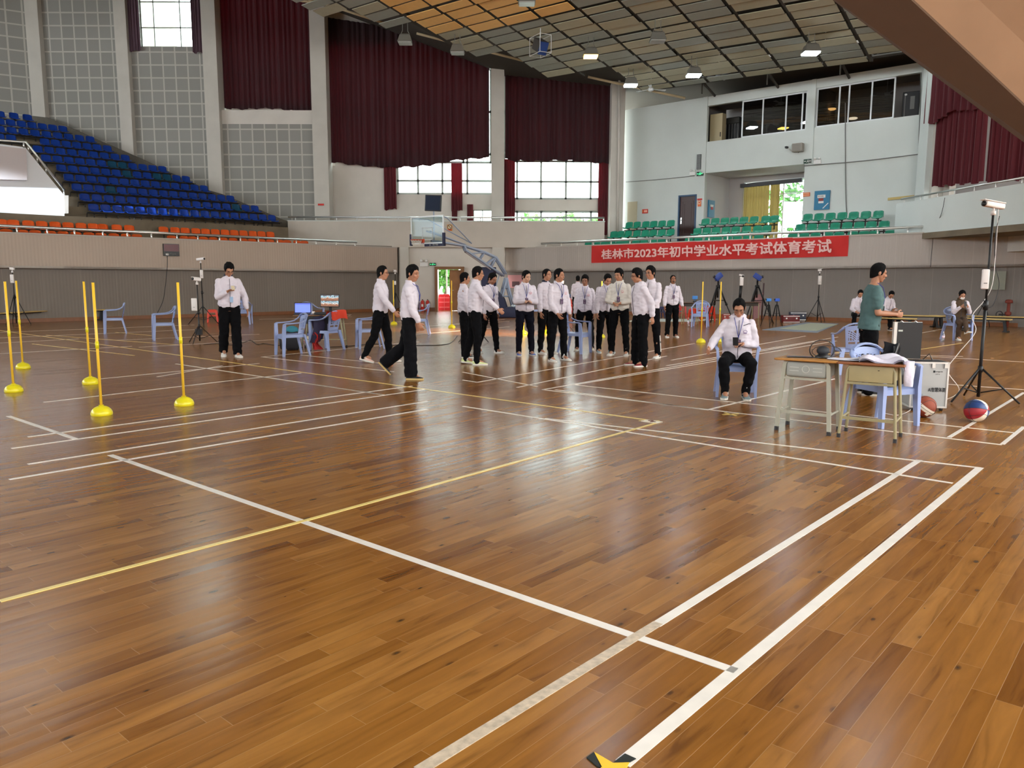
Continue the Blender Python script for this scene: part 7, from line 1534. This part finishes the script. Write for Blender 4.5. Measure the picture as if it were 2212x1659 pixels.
person(1402,773,1.79,-38,'tall person with glasses behind the man in the hooded jacket',((4,5,4,0),(0,7,4,0)),((6,8,20,10),(14,10,44,30)),0,0,(-12,6,0),glasses=True,hair='full',badge=None,extra=p14x)
person(1450,729,1.66,4,'far person walking with an open mouth and arms hanging, right of the group',((10,3,22,8),(-4,4,4,0)),((6,14,14,0),(6,16,14,0)),0,0,(0,-4,0),hair='buzz',mouth=1,badge=-.01,emblem=GREY_E,skin=1,flare=.01)
# seated man with phone
sp_=CS.location
def p16x(b,J,upp,hp,HR,TW_,sc_,k):
    phone_at(1,blk,(.072,.009,.14),-50,(-.03,-.02,.035))(b,J,upp,hp,HR,TW_,sc_,k)
    m=M(); m.tube([upp((.06,-.115,1.36)),upp((.13,-.09,1.385)),upp((.185,-.03,1.37))],.004,4); sc_(m); obj('shoulder_piping',m,NV,b)
person(0,0,1.70,-12,'seated man in white hooded jacket looking down at a phone in a lavender chair',((86,14,90,0,.22),(84,10,98,4,.24)),((14,32,62,-14),(4,14,94,50)),6,0,(-4,27,0),outfit='hood',seat=.425,at=sp_+V((.0,-.02,0)),glasses=True,badge=0,emblem=mat('purple_emblem',srgb(120,90,150),.6),shoe=(mat('grey_blue_runner',srgb(120,138,142),.6),SOLE),voxel=.006,hair='short',build=1.08,curl=(50,60),extra=p16x)
person(1868,851,1.76,78,'standing man in grey green t-shirt looking right behind the two school desks',((2,3,3,0),(2,3,3,0)),((8,8,82,18),(8,8,84,20)),4,0,(6,8,0),outfit='tee',jm=mat('grey_green_tee',srgb(78,106,106),.9,bump=.35,bscale=8),badge=.0,voxel=.006,build=1.12,flare=.02,hair='short',skin=0,curl=(60,60),shoe=(mat('black_shoe3',srgb(30,28,30),.6),SOLE))
person(1850,713,1.68,-10,'person seated on the rear bench, left half showing behind the man in the t-shirt',((88,12,84,0),(88,12,84,0)),((25,14,60,20),(25,14,60,20)),14,0,(0,20,0),seat=.40,outfit='jacket')
person(1908,712,1.68,14,'person seated on the bench right behind the man in the t-shirt, black striped shoe',((88,4,84,0),(86,14,92,0)),((28,12,60,20),(28,12,60,20)),20,0,(-20,25,0),seat=.40,shoe=(mat('black_sock_shoe',srgb(26,26,28),.6),SOLE),badge=None)
MASK=mat('white_mask',srgb(232,232,232),.8)
def p20x(b,J,upp,hp,HR,TW_,sc_,k):
    m=M(); m.ell(hp((0,-.070,-.055)),(.052,.044,.046),14,8,HR); sc_(m); obj('face_mask',m,MASK,b,True)
    phone_at(-1,blk,(.07,.009,.14),-30,(.03,-.02,.03))(b,J,upp,hp,HR,TW_,sc_,k)
vb=mat('brown_vest_fabric',srgb(78,60,42),.9,bump=.4,bscale=10); bp_=mat('brown_trouser',srgb(66,48,34),.9,bump=.4,bscale=8)
person(0,0,1.68,-8,'seated masked person in brown vest with crossed leg in a lavender chair at right',((87,4,90,0),(94,-14,46,-14)),((34,10,98,42),(34,10,98,42)),4,0,(0,28,0),outfit='vest',jm=vb,pm=bp_,seat=.425,at=CV.location+V((0,-.02,0)),hair='short',extra=p20x)
# unseen spot lamps added inside the hall to stand in for sunshine on particular places
def sunspot(src,dst,size,energy,col,blend=.3,soft=.05,name='added_sun_spot'):
    l=bpy.data.lights.new(name,'SPOT'); l.energy=energy; l.color=col; l.spot_size=size; l.spot_blend=blend; l.shadow_soft_size=soft; o=bpy.data.objects.new(name,l); COL.objects.link(o); o.location=src; o.rotation_euler=(V(dst)-V(src)).to_track_quat('-Z','Y').to_euler()
dst=WL.off(2.9).at(5,415); sunspot((-26,20,6.5),dst,.15,60000,(.78,.90,1),1.0,.15)  # spot added to brighten the white stair enclosure
for (a_,b_,e_) in ((985,718,110000),(1085,717,110000)):
    q=G(a_,b_); sunspot((19,8,9),q,.075,e_,(1,.72,.48),.35,.05)
